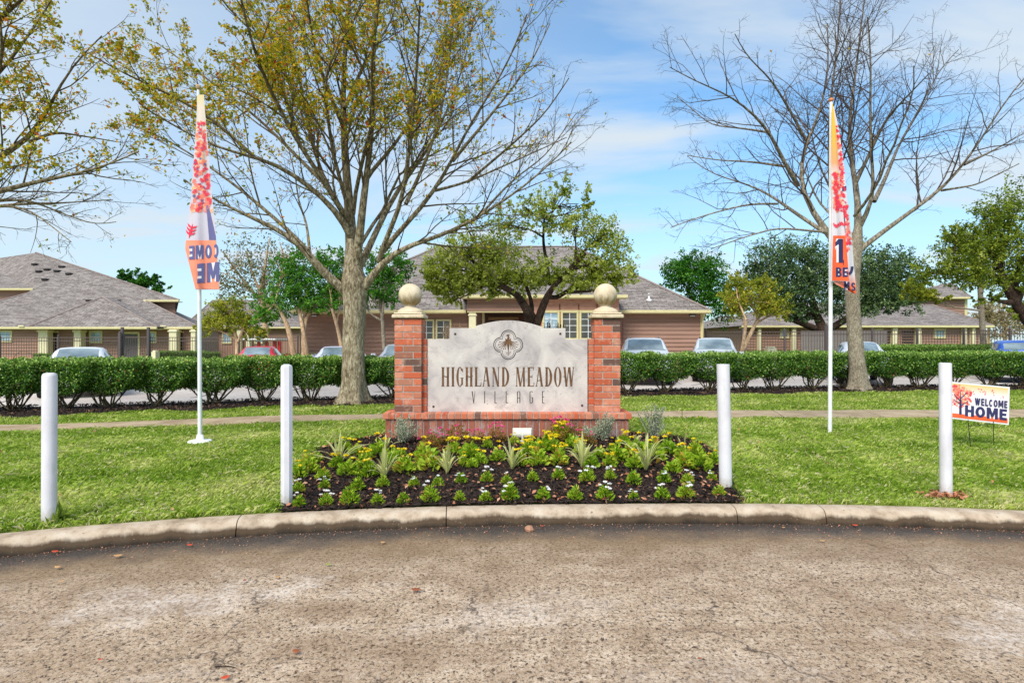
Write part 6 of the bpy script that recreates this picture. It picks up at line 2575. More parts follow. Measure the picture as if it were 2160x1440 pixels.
def roof_planes(parent, polys, name='roof', caps=True):
    """polys: each a list of corners, first two along the eave; UVs in metres along eave and slope"""
    v, f, uv = [], [], []
    for P in polys:
        P = [np.array(p, float) for p in P]
        e = P[1] - P[0]
        e /= np.linalg.norm(e)
        n = np.cross(e, P[-1] - P[0])
        n /= np.linalg.norm(n)
        if n[2] < 0:
            n = -n
        s = np.cross(n, e)
        i0 = len(v)
        order = P if np.cross(P[1] - P[0], P[2] - P[1])[2] > 0 else P[::-1]
        for p in order:
            v.append(p)
            uv.append(((p - P[0]) @ e, abs((p - P[0]) @ s)))
        f.append(tuple(range(i0, i0 + len(P))))
    return mk(name, v, f, SHINGLE, parent, uv=uv)


def strip(parent, name, a, b, w, h, mat):
    """a square bar between two points"""
    return G().tube([a, b], [w, w], 4).mk(name, mat, parent)


def hip(parent, x0, x1, y0, y1, ze, ra, rb, caps=True, xb=None):
    """hip roof: eaves rectangle at ze, ridge from ra to rb"""
    A, B, Cc, D = (x0, y0, ze), (x1, y0, ze), (x1 if xb is None else xb, y1, ze), (x0, y1, ze)
    ro = roof_planes(parent, [[A, B, rb, ra], [B, Cc, rb], [Cc, D, ra, rb], [D, A, ra]])
    if caps:
        for p, q in ((B, rb), (A, ra), (ra, rb)):
            strip(ro, 'ridge_cap', (p[0], p[1], p[2] + 0.02), (q[0], q[1], q[2] + 0.02), 0.07, 0.05, RIDGE)
    return ro


def eave(parent, x0, x1, y, z, depth=0.5, side=None, y1=None):
    G().cbox(x0, x1, y - 0.10, y + 0.02, z - 0.13, z + 0.025, 0.015).mk('gutter', CREAM, parent)
    G().box(x0 + 0.02, x1 - 0.02, y + 0.021, y + depth, z - 0.15, z - 0.1).mk('soffit', CREAM, parent)


def boards(parent, x0, x1, y, z0, z1, pitch, mat=SIDING, name='siding_board', one=False):
    """lapped boards; each its own piece, sharing a mesh"""
    n = int(round((z1 - z0) / pitch))
    pitch = (z1 - z0) / n
    L = x1 - x0
    v = [(0, -0.055, 0), (L, -0.055, 0), (L, -0.006, pitch + 0.012), (0, -0.006, pitch + 0.012), (0, 0.004, 0), (L, 0.004, 0), (L, 0.004, pitch + 0.012), (0, 0.004, pitch + 0.012)]
    f = [(0, 1, 2, 3), (4, 7, 6, 5), (0, 4, 5, 1), (3, 2, 6, 7), (0, 3, 7, 4), (1, 5, 6, 2)]
    if one:
        g = G()
        for i in range(n):
            k = len(g.v)
            g.v += [(x0 + a, y + b, z0 + i * pitch + c) for a, b, c in v]
            g.f += [[k + q for q in ff_] for ff_ in f]
        o = g.mk('siding', mat, parent)
        o['kind'] = 'stuff'
        return
    me = bpy.data.meshes.new(name)
    me.from_pydata(v, [], f)
    me.materials.append(mat)
    rl = rootloc(parent)
    for i in range(n):
        inst(me, parent, (x0 - rl[0], y - rl[1] + (0.0015 if i % 2 else 0), z0 + i * pitch - rl[2]), name=name)


def window(parent, x0, x1, z0, z1, y, cols=2, rows=3, glass=None, fw=0.09, mun=WHITE, trim=CREAM):
    g = G()
    g.cbox(x0 - fw, x0, y - 0.05, y + 0.05, z0 - fw, z1 + fw, 0.008)
    g.cbox(x1, x1 + fw, y - 0.05, y + 0.05, z0 - fw, z1 + fw, 0.008)
    g.cbox(x0 + 0.001, x1 - 0.001, y - 0.047, y + 0.05, z1, z1 + fw, 0.008)
    g.cbox(x0 + 0.001, x1 - 0.001, y - 0.06, y + 0.05, z0 - fw, z0, 0.008)
    w = g.mk('window', trim, parent)
    G().box(x0, x1, y - 0.008, y + 0.0, z0, z1).mk('pane', glass or WGLASS, w)
    g = G()
    for i in range(1, cols):
        x = x0 + (x1 - x0) * i / cols
        g.box(x - 0.014, x + 0.014, y - 0.022, y - 0.0085, z0, z1)
    for i in range(1, rows):
        z = z0 + (z1 - z0) * i / rows
        g.box(x0, x1, y - 0.0205, y - 0.009, z - 0.013, z + 0.013)
    if g.v:
        g.mk('muntins', mun, w)
    return w


# --- clubhouse behind the sign
YC = 30.0
cx_ = lambda px, d=YC: (px - CX) / F * d
cz_ = lambda py, d=YC: H - (py - CY) / F * d
club = thing('clubhouse', 'low mauve clubhouse with a grey hipped roof directly behind the brick sign', 'building', (0, 31, -0.1))
xl, xr = cx_(640), cx_(1482)
g = G()
g.box(xl, xr, YC, 46.0, -0.1, 3.16)
g.mk('wall', SIDINGD, club)
ze = cz_(655, YC - 0.5)
hip(club, xl - 0.5, cx_(1499, YC - 0.5), YC - 0.5, 46.5, ze, (cx_(925, 38), 38, cz_(521, 38)), (cx_(1212, 38), 38, cz_(521, 38)))
eave(club, xl - 0.5, cx_(985, YC), YC - 0.5, ze)
eave(club, cx_(1300, YC), cx_(1499, YC - 0.5), YC - 0.5, ze)
boards(club, xl, cx_(986), YC, 0.42, ze - 0.13, 0.212)
boards(club, cx_(1314), xr - 0.12, YC, 0.42, ze - 0.13, 0.212)
for a, b in ((xl, cx_(986)), (cx_(1314), xr)):
    mk('brick_base', [(a, YC - 0.05, -0.1), (b, YC - 0.05, -0.1), (b, YC - 0.05, 0.42), (a, YC - 0.05, 0.42), (b, YC, 0.42), (a, YC, 0.42)], [(0, 1, 2, 3), (3, 2, 4, 5)], BRICKW, club,
       uv=[(0, 0), (b - a, 0), (b - a, .52), (0, .52), (b - a, .6), (0, .6)])
for x in (xr - 0.12, xl - 0.03):
    G().cbox(x, x + 0.15, YC - 0.05, YC + 0.1, 0.42, ze - 0.12, 0.006).mk('corner_board', CREAM, club)
g = G()
xd = cx_(1481)
g.tube([(xd, YC - 0.42, ze - 0.12), (xd, YC - 0.3, ze - 0.25), (xd, YC - 0.11, ze - 0.42), (xd, YC - 0.11, 0.05)], 0.05, 8)
g.mk('downspout', CREAM, club)
for px_ in (900, 936):
    window(club, cx_(px_ - 13), cx_(px_ + 13), cz_(714), cz_(677), YC - 0.06, 2, 3)
for px_ in (665, 1459):
    g = G().cbox(cx_(px_ - 6), cx_(px_ + 6), YC - 0.22, YC - 0.03, cz_(665), cz_(658), 0.02)
    lp = g.mk('wall_lamp', BLACK, club)
    G().cbox(cx_(px_ - 5), cx_(px_ + 5), YC - 0.2, YC - 0.06, cz_(667.5), cz_(665) - 0.002, 0.01).mk('lens', HEADL, lp)
# entrance block with porch and brick front
YP = 28.3
px0, px1, pm = cx_(985, YP), cx_(1310, YP), cx_(1112, YP)
zE = cz_(623, 27.9)
ro = roof_planes(club, [[(px0 - 0.4, 27.9, zE), (px1 + 0.25, 27.9, zE), (px1 - 2.0, 33.4, zE + 1.62), (px0 + 2.0, 33.4, zE + 1.62)],
                        [(px1 + 0.25, 27.9, zE), (px1 + 0.25, 32.6, zE), (px1 - 2.0, 33.4, zE + 1.62)], [(px0 - 0.4, 32.6, zE), (px0 - 0.4, 27.9, zE), (px0 + 2.0, 33.4, zE + 1.62)]], 'porch_roof')
eave(club, px0 - 0.4, px1 + 0.25, 27.9, zE, 0.45)
zb1, zb0 = zE - 0.14, cz_(656, YP)
boards(club, px0, pm, YP, zb0, zb1, 0.2)
G().box(px0, pm - 0.01, YP + 0.006, YP + 0.3, zb0 - 0.0, zb1).mk('porch_beam', SIDINGD, club)
G().box(px0, px0 + 0.06, YP + 0.3, YC, zb0, zb1).mk('porch_beam', SIDING, club)
G().cbox(px0 + 0.01, pm - 0.02, YP - 0.035, YP + 0.32, zb0 - 0.07, zb0 - 0.002, 0.01).mk('beam_trim', CREAM, club)
for a, b in ((989, 1004),):
    col_ = G().cbox(cx_(a, YP), cx_(b, YP), YP, YP + 0.35, -0.1, zb0 - 0.072, 0.02).mk('porch_column', CREAMW, club)
    G().cbox(cx_(a, YP) - 0.04, cx_(b, YP) + 0.04, YP - 0.04, YP + 0.39, zb0 - 0.24, zb0 - 0.16, 0.015).mk('column_band', CREAMW, col_)
G().cbox(cx_(1017, 29.4), cx_(1022, 29.4), 29.4, 29.52, -0.1, zb0 + 0.1, 0.01).mk('porch_post', CREAM, club)
G().box(cx_(1024, 29.6), cx_(1100, 29.6), 29.6, 29.68, -0.1, zb0 + 0.2).mk('porch_back_wall', flat('entrance_brown', lin(84, 56, 44), 0.6), club)
door = G().cbox(cx_(1034, 29.55), cx_(1090, 29.55), 29.54, 29.598, -0.1, cz_(676, 29.55), 0.01).mk('door', flat('door_brown', lin(60, 40, 34), 0.5), club)
G().cbox(cx_(1030, 29.5), cx_(1094, 29.5), 29.50, 29.598, cz_(675, 29.5), cz_(668, 29.5), 0.01).mk('door_header', flat('header_wood', lin(128, 96, 62), 0.6), club)
mk('brick_front', [(pm, YP, -0.1), (px1 - 0.1, YP, -0.1), (px1 - 0.1, YP, zb1), (pm, YP, zb1), (px1 - 0.1, YC, -0.1), (px1 - 0.1, YC, zb1), (pm, YC, -0.1), (pm, YC, zb1)],
   [(0, 1, 2, 3), (1, 4, 5, 2), (6, 0, 3, 7)], BRICKW, club, uv=[(0, 0), (px1 - pm, 0), (px1 - pm, 3.8), (0, 3.8), (px1 - pm + 1.7, 0), (px1 - pm + 1.7, 3.8), (-1.7, 0), (-1.7, 3.8)])
# soldier heads and small header accents over the windows
wins = ((1148, 1176), (1187, 1216), (1226, 1255), (1266, 1292))
for i, (a, b) in enumerate(wins):
    window(club, cx_(a, YP), cx_(b, YP), cz_(713, YP), cz_(660, YP), YP - 0.03, 2, 4, BGLASS if i == 0 else WGLASS, 0.10)
    if i < 3:
        zz = cz_(641, YP)
        G().box(cx_(b + 3, YP), cx_(b + 6, YP), YP - 0.02, YP + 0.01, cz_(653, YP), zz).mk('accent_brick', flat('accent_brick', lin(132, 84, 66), 0.8), club)
G().cbox(cx_(1138, YP), cx_(1302, YP), YP - 0.028, YP - 0.002, cz_(657.5, YP), cz_(654, YP), 0.004).mk('window_head', CREAM, club)
g = G()
for a, yy_ in ((1352, 632), (1368, 628)):
    pass
# roof vent
sl = (cz_(521, 38) - ze) / 8.5


def on_roof(px, py, y0, z0, s):
    """meet the sight line with a roof plane rising s per metre from (y0, z0)"""
    k = (py - CY) / F
    Y = (H - z0 + s * y0) / (s + k)
    return np.array([(px - CX) / F * Y, Y, H - k * Y])


p = on_roof(1369, 632, YC - 0.5, ze, sl)
G().lathe(p[0], p[1], [(0.16, p[2] - 0.15), (0.15, p[2] + 0.02), (0.06, p[2] + 0.05), (0.05, p[2] + 0.3), (0.07, p[2] + 0.3), (0.07, p[2] + 0.34)], 12).mk('roof_vent', WHITE, club, smooth=True)

# --- apartment house on the left
apt = thing('apartment_house', 'mauve apartment house with big stacked grey roofs on the left', 'building', (-34, 42, -0.1))
YA = 40.0
ax_ = lambda px, d=YA: (px - CX) / F * d
az_ = lambda py, d=YA: H - (py - CY) / F * d
xr = ax_(414)
zeA = az_(690, 39.5)
def footprint(parent, name, mat, pts, z0, z1):
    """an upright wall block over a ground plan (counter-clockwise)"""
    n = len(pts)
    v = [(x, y, z0) for x, y in pts] + [(x, y, z1) for x, y in pts]
    f = [tuple(range(n))[::-1], tuple(range(n, 2 * n))] + [(i, (i + 1) % n, n + (i + 1) % n, n + i) for i in range(n)]
    return mk(name, v, f, mat, parent)


footprint(apt, 'wall', SIDINGD, [(-41.8, YA), (xr, YA), (ax_(462, 56), 56), (-41.8, 56)], -0.15, zeA - 0.02)
boards(apt, -41.8, xr - 0.2, YA, 0.5, zeA - 0.15, 0.2, SIDING, one=True)
mk('brick_base', [(-41.8, YA - 0.05, -0.15), (xr, YA - 0.05, -0.15), (xr, YA - 0.05, 0.5), (-41.8, YA - 0.05, 0.5), (xr, YA, 0.5), (-41.8, YA, 0.5)], [(0, 1, 2, 3), (3, 2, 4, 5)], BRICKW, apt,
   uv=[(0, 0), (20, 0), (20, .65), (0, .65), (20, .7), (0, .7)])
rl_ = hip(apt, -42.3, ax_(418, 39.5), 39.5, 56.5, zeA, (ax_(150, 48), 48, az_(594, 48)), (ax_(228, 48), 48, az_(594, 48)), xb=ax_(468, 56.5))
eave(apt, -42.3, ax_(418, 39.5), 39.5, zeA)
pk = (ax_(216, 42.6), 42.6, az_(627, 42.6))
pkb = (pk[0], 44.6, pk[2])
e0, e1 = ax_(58, 38.7), ax_(332, 38.7)
ro = roof_planes(apt, [[(e0, 38.7, zeA - 0.02), (e1, 38.7, zeA - 0.02), pk], [(e1, 38.7, zeA - 0.02), (e1, 39.6, zeA + 0.02), pkb, pk], [(e0, 39.6, zeA + 0.02), (e0, 38.7, zeA - 0.02), pk, pkb]], 'porch_roof')
for q in ((e0, 38.7, zeA), (e1, 38.7, zeA)):
    strip(ro, 'ridge_cap', q, (pk[0], pk[1], pk[2] + 0.02), 0.06, 0.05, RIDGE)
eave(apt, e0, e1, 38.7, zeA - 0.02, 1.2)
zeU = az_(633, 44.0)
sU = (az_(533, 53) - zeU) / 9.0
Yb = 45.9
zb2 = zeU + (Yb - 44.0) * sU
xs_ = ax_(72, Yb)
xR, rE = ax_(378, 44.0), (ax_(75, 53), 53, az_(533, 53))
xK = ax_(372, 62)
footprint(apt, 'upper_wall', SIDING, [(ax_(302, 44.6), 44.6), (ax_(370, 44.6), 44.6), (xK - 0.5, 61), (xK - 6, 61)], zeA + 0.1, zeU)
G().box(-72, xs_ - 0.25, Yb + 0.45, 61, zeA + 0.1, zb2 - 0.02).mk('bay_wall', SIDING, apt)
th_ = (xR - xs_) / (xR - rE[0])
hp = (xs_, 44.0 + 9.0 * th_, zeU + (rE[2] - zeU) * th_)
r2_ = (ax_(-45, 58.5), 58.5, rE[2])
ro = roof_planes(apt, [[(xs_, 43.0, zeU - sU), (ax_(302, 43.9), 43.0, zeU - sU), (ax_(302, 43.9), 44.0, zeU), (xR, 44.0, zeU), hp], [(-74, Yb, zb2), (xs_, Yb, zb2), hp, rE, r2_],
                       [(xR, 44.0, zeU), (xK, 62, zeU), rE], [(xK, 62, zeU), (-60, 68, zeU), r2_, rE], [(-60, 68, zeU), (-74, Yb, zb2), r2_]])
strip(ro, 'ridge_cap', (xR, 44.0, zeU + 0.02), (rE[0], rE[1], rE[2] + 0.02), 0.07, 0.05, RIDGE)
eave(apt, ax_(302, 43.9), xR, 44.0, zeU)
eave(apt, -74, xs_ - 0.02, Yb, zb2)
for px_, py_ in ((74, 559), (83, 574), (131, 564), (146, 579), (96, 591), (100, 570), (121, 573)):
    p = on_roof(px_, py_, 44.0, zeU, sU)
    G().cbox(p[0] - 0.22, p[0] + 0.22, p[1] - 0.2, p[1] + 0.2, p[2] - 0.03, p[2] + 0.14, 0.03).mk('roof_vent', BLACK, apt)
sL = (az_(594, 48) - zeA) / 8.5
for px_, py_ in ((110, 603), (124, 600), (138, 597), (189, 635), (250, 635)):
    p = on_roof(px_, py_, 39.5, zeA, sL)
    G().cbox(p[0] - 0.2, p[0] + 0.2, p[1] - 0.2, p[1] + 0.2, p[2] - 0.03, p[2] + 0.1, 0.02).mk('roof_vent', BLACK, apt)
for (a, b, y0, y1) in ((2, 24, 700, 718), (193, 214, 701, 720), (318, 328, 702, 720)):
    window(apt, ax_(a), ax_(b), az_(y1), az_(y0), YA - 0.05, 2, 2, BGLASS, 0.12)
for a, b in ((80, 100), (155, 170), (356, 372), (402, 412)):
    c_ = G().cbox(ax_(a, 39.2), ax_(b, 39.2), 39.2, 39.7, -0.15, zeA - 0.17, 0.02).mk('porch_column', CREAMW, apt)
    G().cbox(ax_(a, 39.2) - 0.06, ax_(b, 39.2) + 0.06, 39.14, 39.76, zeA - 0.34, zeA - 0.22, 0.02).mk('column_band', CREAMW, c_)
for a, b in ((101, 122), (374, 386)):
    G().box(ax_(a), ax_(b), YA - 0.045, YA - 0.03, -0.1, az_(702)).mk('doorway', flat('dark_doorway', lin(52, 44, 42), 0.6), apt)
    G().cbox(ax_(a) - 0.1, ax_(b) + 0.1, YA - 0.07, YA - 0.02, az_(702), az_(698), 0.01).mk('door_header', CREAM, apt)
d_ = G().cbox(ax_(261), ax_(292), YA - 0.08, YA - 0.03, -0.1, az_(704), 0.01).mk('door', DOORG, apt)
g = G()
g.cbox(ax_(257), ax_(261) - 0.003, YA - 0.1, YA - 0.02, -0.1, az_(700), 0.01)
g.cbox(ax_(292) + 0.003, ax_(296), YA - 0.1, YA - 0.02, -0.1, az_(700), 0.01)
g.cbox(ax_(261), ax_(292), YA - 0.097, YA - 0.02, az_(704) + 0.003, az_(700), 0.01)
g.mk('door_frame', CREAM, apt)
for px_ in (43, 190, 222, 343):
    G().cbox(ax_(px_ - 6, 39.3), ax_(px_ + 6, 39.3), 39.32, 39.38, zeA + 0.03, zeA + 0.13, 0.01).mk('gutter_box', CREAMW, apt)

# --- house between the apartment house and the clubhouse
hs = thing('far_house', 'far house with a grey hipped roof between the left apartment house and the clubhouse', 'building', (-27, 60, -0.1))
X_ = lambda px, d: (px - CX) / F * d
Z_ = lambda py, d: H - (py - CY) / F * d
G().box(X_(395, 60), X_(632, 60), 60, 70, -0.15, Z_(690, 60)).mk('wall', SIDING, hs)
hip(hs, X_(385, 59.4), X_(640, 59.4), 59.4, 71, Z_(690, 59.4), (X_(448, 65), 65, Z_(634, 65)), (X_(560, 65), 65, Z_(634, 65)))
eave(hs, X_(385, 59.4), X_(640, 59.4), 59.4, Z_(690, 59.4))
for a, b in ((421, 431), (472, 486), (540, 556)):
    window(hs, X_(a, 60), X_(b, 60), Z_(722, 60), Z_(704, 60), 59.95, 2, 2, BGLASS, 0.15)
for a in (440, 500, 520):
    G().cbox(X_(a, 59.6), X_(a + 9, 59.6), 59.5, 59.9, -0.15, Z_(692, 59.6), 0.02).mk('porch_column', CREAMW, hs)
# a far roof right of the clubhouse
hs = thing('far_house', 'far tan house glimpsed between the clubhouse and the golden tree', 'building', (22, 62, -0.1))
G().box(X_(1486, 62), X_(1600, 62), 62, 70, -0.15, Z_(694, 62)).mk('wall', SIDING, hs)
hip(hs, X_(1478, 61.4), X_(1610, 61.4), 61.4, 71, Z_(694, 61.4), (X_(1520, 66), 66, Z_(668, 66)), (X_(1570, 66), 66, Z_(668, 66)))
eave(hs, X_(1478, 61.4), X_(1610, 61.4), 61.4, Z_(694, 61.4))
for a in (1500, 1540):
    window(hs, X_(a, 62), X_(a + 12, 62), Z_(716, 62), Z_(703, 62), 61.95, 2, 2, BGLASS, 0.15)

# --- low house on the right
YR = 44.0
rh = thing('low_house', 'low mauve house with a grey roof and cream columns beyond the right iron fence', 'building', (28, 46, -0.1))
zeR = Z_(687, YR - 0.5)
xa, xb = X_(1575, YR), X_(2066, YR)
G().box(xa, xb, YR, 54, -0.15, zeR - 0.02).mk('wall', SIDINGD, rh)
boards(rh, xa, xb, YR, 0.5, zeR - 0.15, 0.2, SIDING, one=True)
hip(rh, xa - 0.6, X_(2096, YR - 0.5), YR - 0.5, 55, zeR, (X_(1640, 49.5), 49.5, Z_(640, 49.5)), (X_(1968, 49.5), 49.5, Z_(644, 49.5)))
eave(rh, xa - 0.6, X_(2096, YR - 0.5), YR - 0.5, zeR)
G().box(X_(1950, 51), X_(2036, 51), 51, 58, 3.2, Z_(628, 51)).mk('upper_wall', SIDING, rh)
boards(rh, X_(1950, 51), X_(2034, 51), 51, 3.8, Z_(629, 51), 0.22, SIDING, one=True)
G().cbox(X_(2034, 51), X_(2040, 51), 50.94, 51.2, 3.6, Z_(629, 51), 0.01).mk('corner_board', CREAM, rh)
hip(rh, X_(1935, 50.5), X_(2050, 50.5), 50.5, 59, Z_(627, 50.5), (X_(1985, 54), 54, Z_(600, 54)), (X_(2010, 54), 54, Z_(600, 54)))
eave(rh, X_(1935, 50.5), X_(2050, 50.5), 50.5, Z_(627, 50.5))
for (a, b) in ((1972, 1990), (1844, 1858), (1648, 1660)):
    window(rh, X_(a, YR), X_(b, YR), Z_(710, YR), Z_(697, YR), YR - 0.05, 2, 2, BGLASS, 0.14)
for a, b in ((1884, 1894), (1934, 1944), (2034, 2040), (2052, 2058), (1672, 1680), (1600, 1606)):
    G().cbox(X_(a, YR - 0.4), X_(b, YR - 0.4), YR - 0.4, YR - 0.05, -0.15, zeR - 0.16, 0.02).mk('porch_column', CREAMW, rh)
for a, b in ((1902, 1930), (1860, 1880)):
    G().box(X_(a, YR), X_(b, YR), YR - 0.045, YR - 0.03, -0.1, Z_(697, YR)).mk('doorway', flat('dark_entry', lin(58, 48, 44), 0.6), rh)

# ------------------------------------------------------------------ fences


def fence(name, label, d, xs_px, ztop, arches=(), tall=(), zb=-0.14, mat=IRON, step=0.15, group='iron fences behind the parked cars', pw=0.045):
    x0, x1 = X_(xs_px[0], d), X_(xs_px[-1], d)
    t = thing(name, label, 'fence', ((x0 + x1) / 2, d, zb), group)
    for px in xs_px:
        x = X_(px, d)
        h_ = ztop + (0.25 if px in tall else 0.06)
        w_ = pw * (1.7 if px in tall else 1)
        p_ = G().cbox(x - w_, x + w_, d - w_, d + w_, zb, h_, 0.01).mk('post', IRONP, t)
        G().lathe(x, d, [(0.02, h_), (w_ * 0.9, h_ + 0.02), (w_ * 0.95, h_ + 0.05), (w_ * 0.5, h_ + 0.09), (0.004, h_ + 0.1)], 8).mk('post_cap', IRONP, p_)
    for z in (ztop - 0.02, ztop - 0.22, zb + 0.25):
        G().box(x0, x1, d - 0.014, d + 0.014, z - 0.022, z + 0.022).mk('rail', mat, t)
    g = G()
    n = int((x1 - x0) / step)
    for i in range(1, n):
        x = x0 + (x1 - x0) * i / n
        g.box(x - 0.0085, x + 0.0085, d - 0.0088, d + 0.0088, zb + 0.15, ztop - 0.002)
    pk_ = g.mk('pickets', mat, t)
    pk_['kind'] = 'stuff'
    for (px, r_) in arches:
        x = X_(px, d)
        G().tube([(x + r_ * math.cos(a), d - 0.025, zb + 0.3 + 0.98 * (r_ + 0.1) * math.sin(a)) for a in np.linspace(0, math.pi, 17)], 0.014, 5).mk('arch', mat, t)
    return t


fence('iron_fence', 'dark iron fence in front of the left apartment house, left of its gate', 34.0, [-120, 0, 123, 253], Z_(711, 34.0), ((51, 0.72), (190, 0.72)), (253,))
fence('iron_fence', 'dark iron fence between the gate and the dark leafy tree, behind the red sedan', 34.4, [316, 418, 505, 628], Z_(711, 34.4), ((365, 0.75), (460, 0.75)), ())
gt = thing('iron_gate', 'dark iron gate with a high arch in front of the grey door', 'gate', (X_(284, 34.2), 34.2, -0.14))
for x in (X_(258, 34.2), X_(313, 34.2)):
    G().cbox(x - 0.07, x + 0.07, 34.13, 34.27, -0.14, Z_(690, 34.2), 0.01).mk('post', IRONP, gt)
for z in (Z_(711, 34.2), 0.2):
    G().box(X_(261, 34.2), X_(310, 34.2), 34.19, 34.21, z - 0.03, z + 0.03).mk('rail', IRON, gt)
g = G()
for i in range(1, 10):
    x = X_(261, 34.2) + (X_(310, 34.2) - X_(261, 34.2)) * i / 10
    g.box(x - 0.01, x + 0.01, 34.191, 34.209, 0.1, Z_(711, 34.2))
g.mk('pickets', IRON, gt)
xm, r_ = X_(284, 34.2), 0.6
G().tube([(xm + r_ * math.cos(a), 34.17, 0.35 + 0.9 * math.sin(a)) for a in np.linspace(0, math.pi, 15)], 0.016, 5).mk('arch', IRON, gt)
fence('iron_fence', 'dark iron fence right of the clubhouse, behind the silver cars', 31.0, [1490, 1566, 1655, 1741], Z_(699, 31.0), ((1628, 0.5), (1702, 0.7)), ())
fence('iron_fence', 'dark iron fence at the right edge with stout posts, behind the blue car', 30.0, [1743, 1840, 1935, 2033, 2130, 2230], Z_(696, 30.0), ((1790, 0.65), (1985, 0.65)), (1743,))
pf = thing('board_fence', 'grey board fence screening the low house behind the bare tree', 'fence', (X_(1770, 35), 35, -0.14))
n = 36
a, b = X_(1690, 35), X_(1872, 35)
GREYB = speckled('grey_boards', lin(112, 104, 102), lin(146, 138, 134), 3, 0.85, 0.1, 0.2, 30)
me = None
for i in range(n):
    w_ = (b - a) / n
    if me is None:
        o = G().cbox(0, w_ - 0.012, 0, 0.022, 0, Z_(698, 35) + 0.14, 0.004).mk('board', GREYB, pf, local=True)
        me = o.data
        o.location = (a - pf.location.x, 0, 0)
    else:
        inst(me, pf, (a + w_ * i - pf.location.x, 0.004 * math.sin(i * 2.1), 0), name='board')
G().box(a, b, 35.03, 35.07, Z_(705, 35), Z_(703, 35)).mk('rail', GREYB, pf)

# shrubs behind the fences
for i in range(5):
    px = 338 + 25 * i
    hedge_shrub(i, X_(px, 35.5), 'rounded green shrub behind the left fence, %s right of the white pillar' % ORD[i + 1], 'shrubs behind the left fence', y=35.5, z=-0.15, hs=1.05 + 0.06 * (i % 2), ws=0.95)
hedge_shrub(1, X_(294, 37), 'lone clipped shrub at the left corner of the apartment porch', 'shrubs behind the left fence', y=38.0, z=-0.15, hs=0.9, ws=0.8).location.x = X_(96, 38)
for i in range(8):
    px = 1862 + 34 * i
    hedge_shrub(i, X_(px, 27.0), 'second row hedge shrub, %s right of the half hidden white sedan' % ORD[i + 1], 'second hedge row on the right', y=27.0, z=-0.15, hs=1.52, ws=0.95)
for i in range(4):
    hedge_shrub(i, X_(1590 + 20 * i, 33), 'low shrub beside the white utility box, %s from the left' % ORD[i + 1], 'low shrubs behind the silver cars', y=33.0, z=-0.15, hs=1.15, ws=0.7)
for i in range(3):
    t_ = hedge_shrub(i, X_(600 + 22 * i, 29.2), 'low dark shrub at the left corner of the clubhouse, %s from the left' % ORD[i + 1], 'low shrubs at the clubhouse corner', y=29.4, z=-0.15, hs=1.05, ws=0.75)
# pruned stems behind the sign
for (px, lab, sd_) in ((967, 'cut back shrub with stubby reddish stems showing over the left shoulder of the sign', 3), (1162, 'cut back shrub with stubby brown stems showing over the right shoulder of the sign', 4)):
    d = 18.0
    b = np.array([X_(px, d), d, -0.06])
    t = thing('pruned_shrub', lab, 'shrub', b)
    tb = Tubes()
    r = np.random.default_rng(sd_)
    cs = []
    for i in range(16):
        e = np.array([r.uniform(-0.45, 0.45), r.uniform(-0.3, 0.3), (1.9 + r.uniform(0.0, 0.35))])
        e[2] -= abs(e[0]) * 0.25
        P = np.array([[0, 0, 0], e * np.array([0.5, 0.5, 0.4]), e * np.array([0.9, 0.9, 0.8]), e])
        tb.add(P, np.array([0.03, 0.024, 0.018, 0.016]), 6)
        for _ in range(5):
            q = e + r.normal(size=3) * np.array([0.10, 0.1, 0.10])
            tb.add(np.array([P[2], (P[2] + q) / 2, q]), np.array([0.008, 0.006, 0.003]), 4)
            cs.append(q)
    tb.mk('stems', BARKD if sd_ == 4 else BARKT, t, local=True)
    mk_leaves('buds', np.array(cs), r.uniform(0.03, 0.06, len(cs)), r.uniform(0.5, 1, len(cs)), LF_ROSE, t, local=True, seed=sd_)

# utility boxes and the red play gear
for (px, w, y0, y1, d, lab) in ((328, 9, 739, 770, 33.0, 'white utility pillar in front of the left iron fence, right of the gate'), (1625, 19, 731, 760, 29.0, 'white utility box with a sloping top beyond the second silver car')):
    b = thing('utility_box', lab, 'utility box', (X_(px, d), d, -0.1))
    xa, xb = X_(px - w / 2, d), X_(px + w / 2, d)
    G().cbox(xa, xb, d - 0.2, d + 0.2, -0.1, Z_(y0 + 3, d), 0.01).mk('cabinet', CREAMW, b)
    G().cbox(xa + 0.03, xb - 0.03, d - 0.17, d + 0.17, Z_(y0 + 3, d) + 0.001, Z_(y0, d), 0.03).mk('lid', CREAMW, b)
pg = thing('play_shelter', 'red posts and panels under a thin white canopy behind the fence, above the red sedan', 'play shelter', (X_(560, 40), 40, -0.1))
G().cbox(X_(518, 40), X_(588, 40), 39.5, 41.5, Z_(717, 40), Z_(714, 40), 0.02).mk('canopy', WHITE, pg)
for px in (546, 563, 580, 590):
    G().cbox(X_(px - 3, 40), X_(px + 3, 40), 39.9, 40.1, -0.1, Z_(719 + (px % 5), 40), 0.02).mk('red_panel', RED, pg)
for px in (522, 585):
    G().cbox(X_(px - 1, 40), X_(px + 1, 40), 40.3, 40.4, -0.1, Z_(717.5, 40), 0.01).mk('canopy_post', WHITE, pg)

# ------------------------------------------------------------------ parked cars


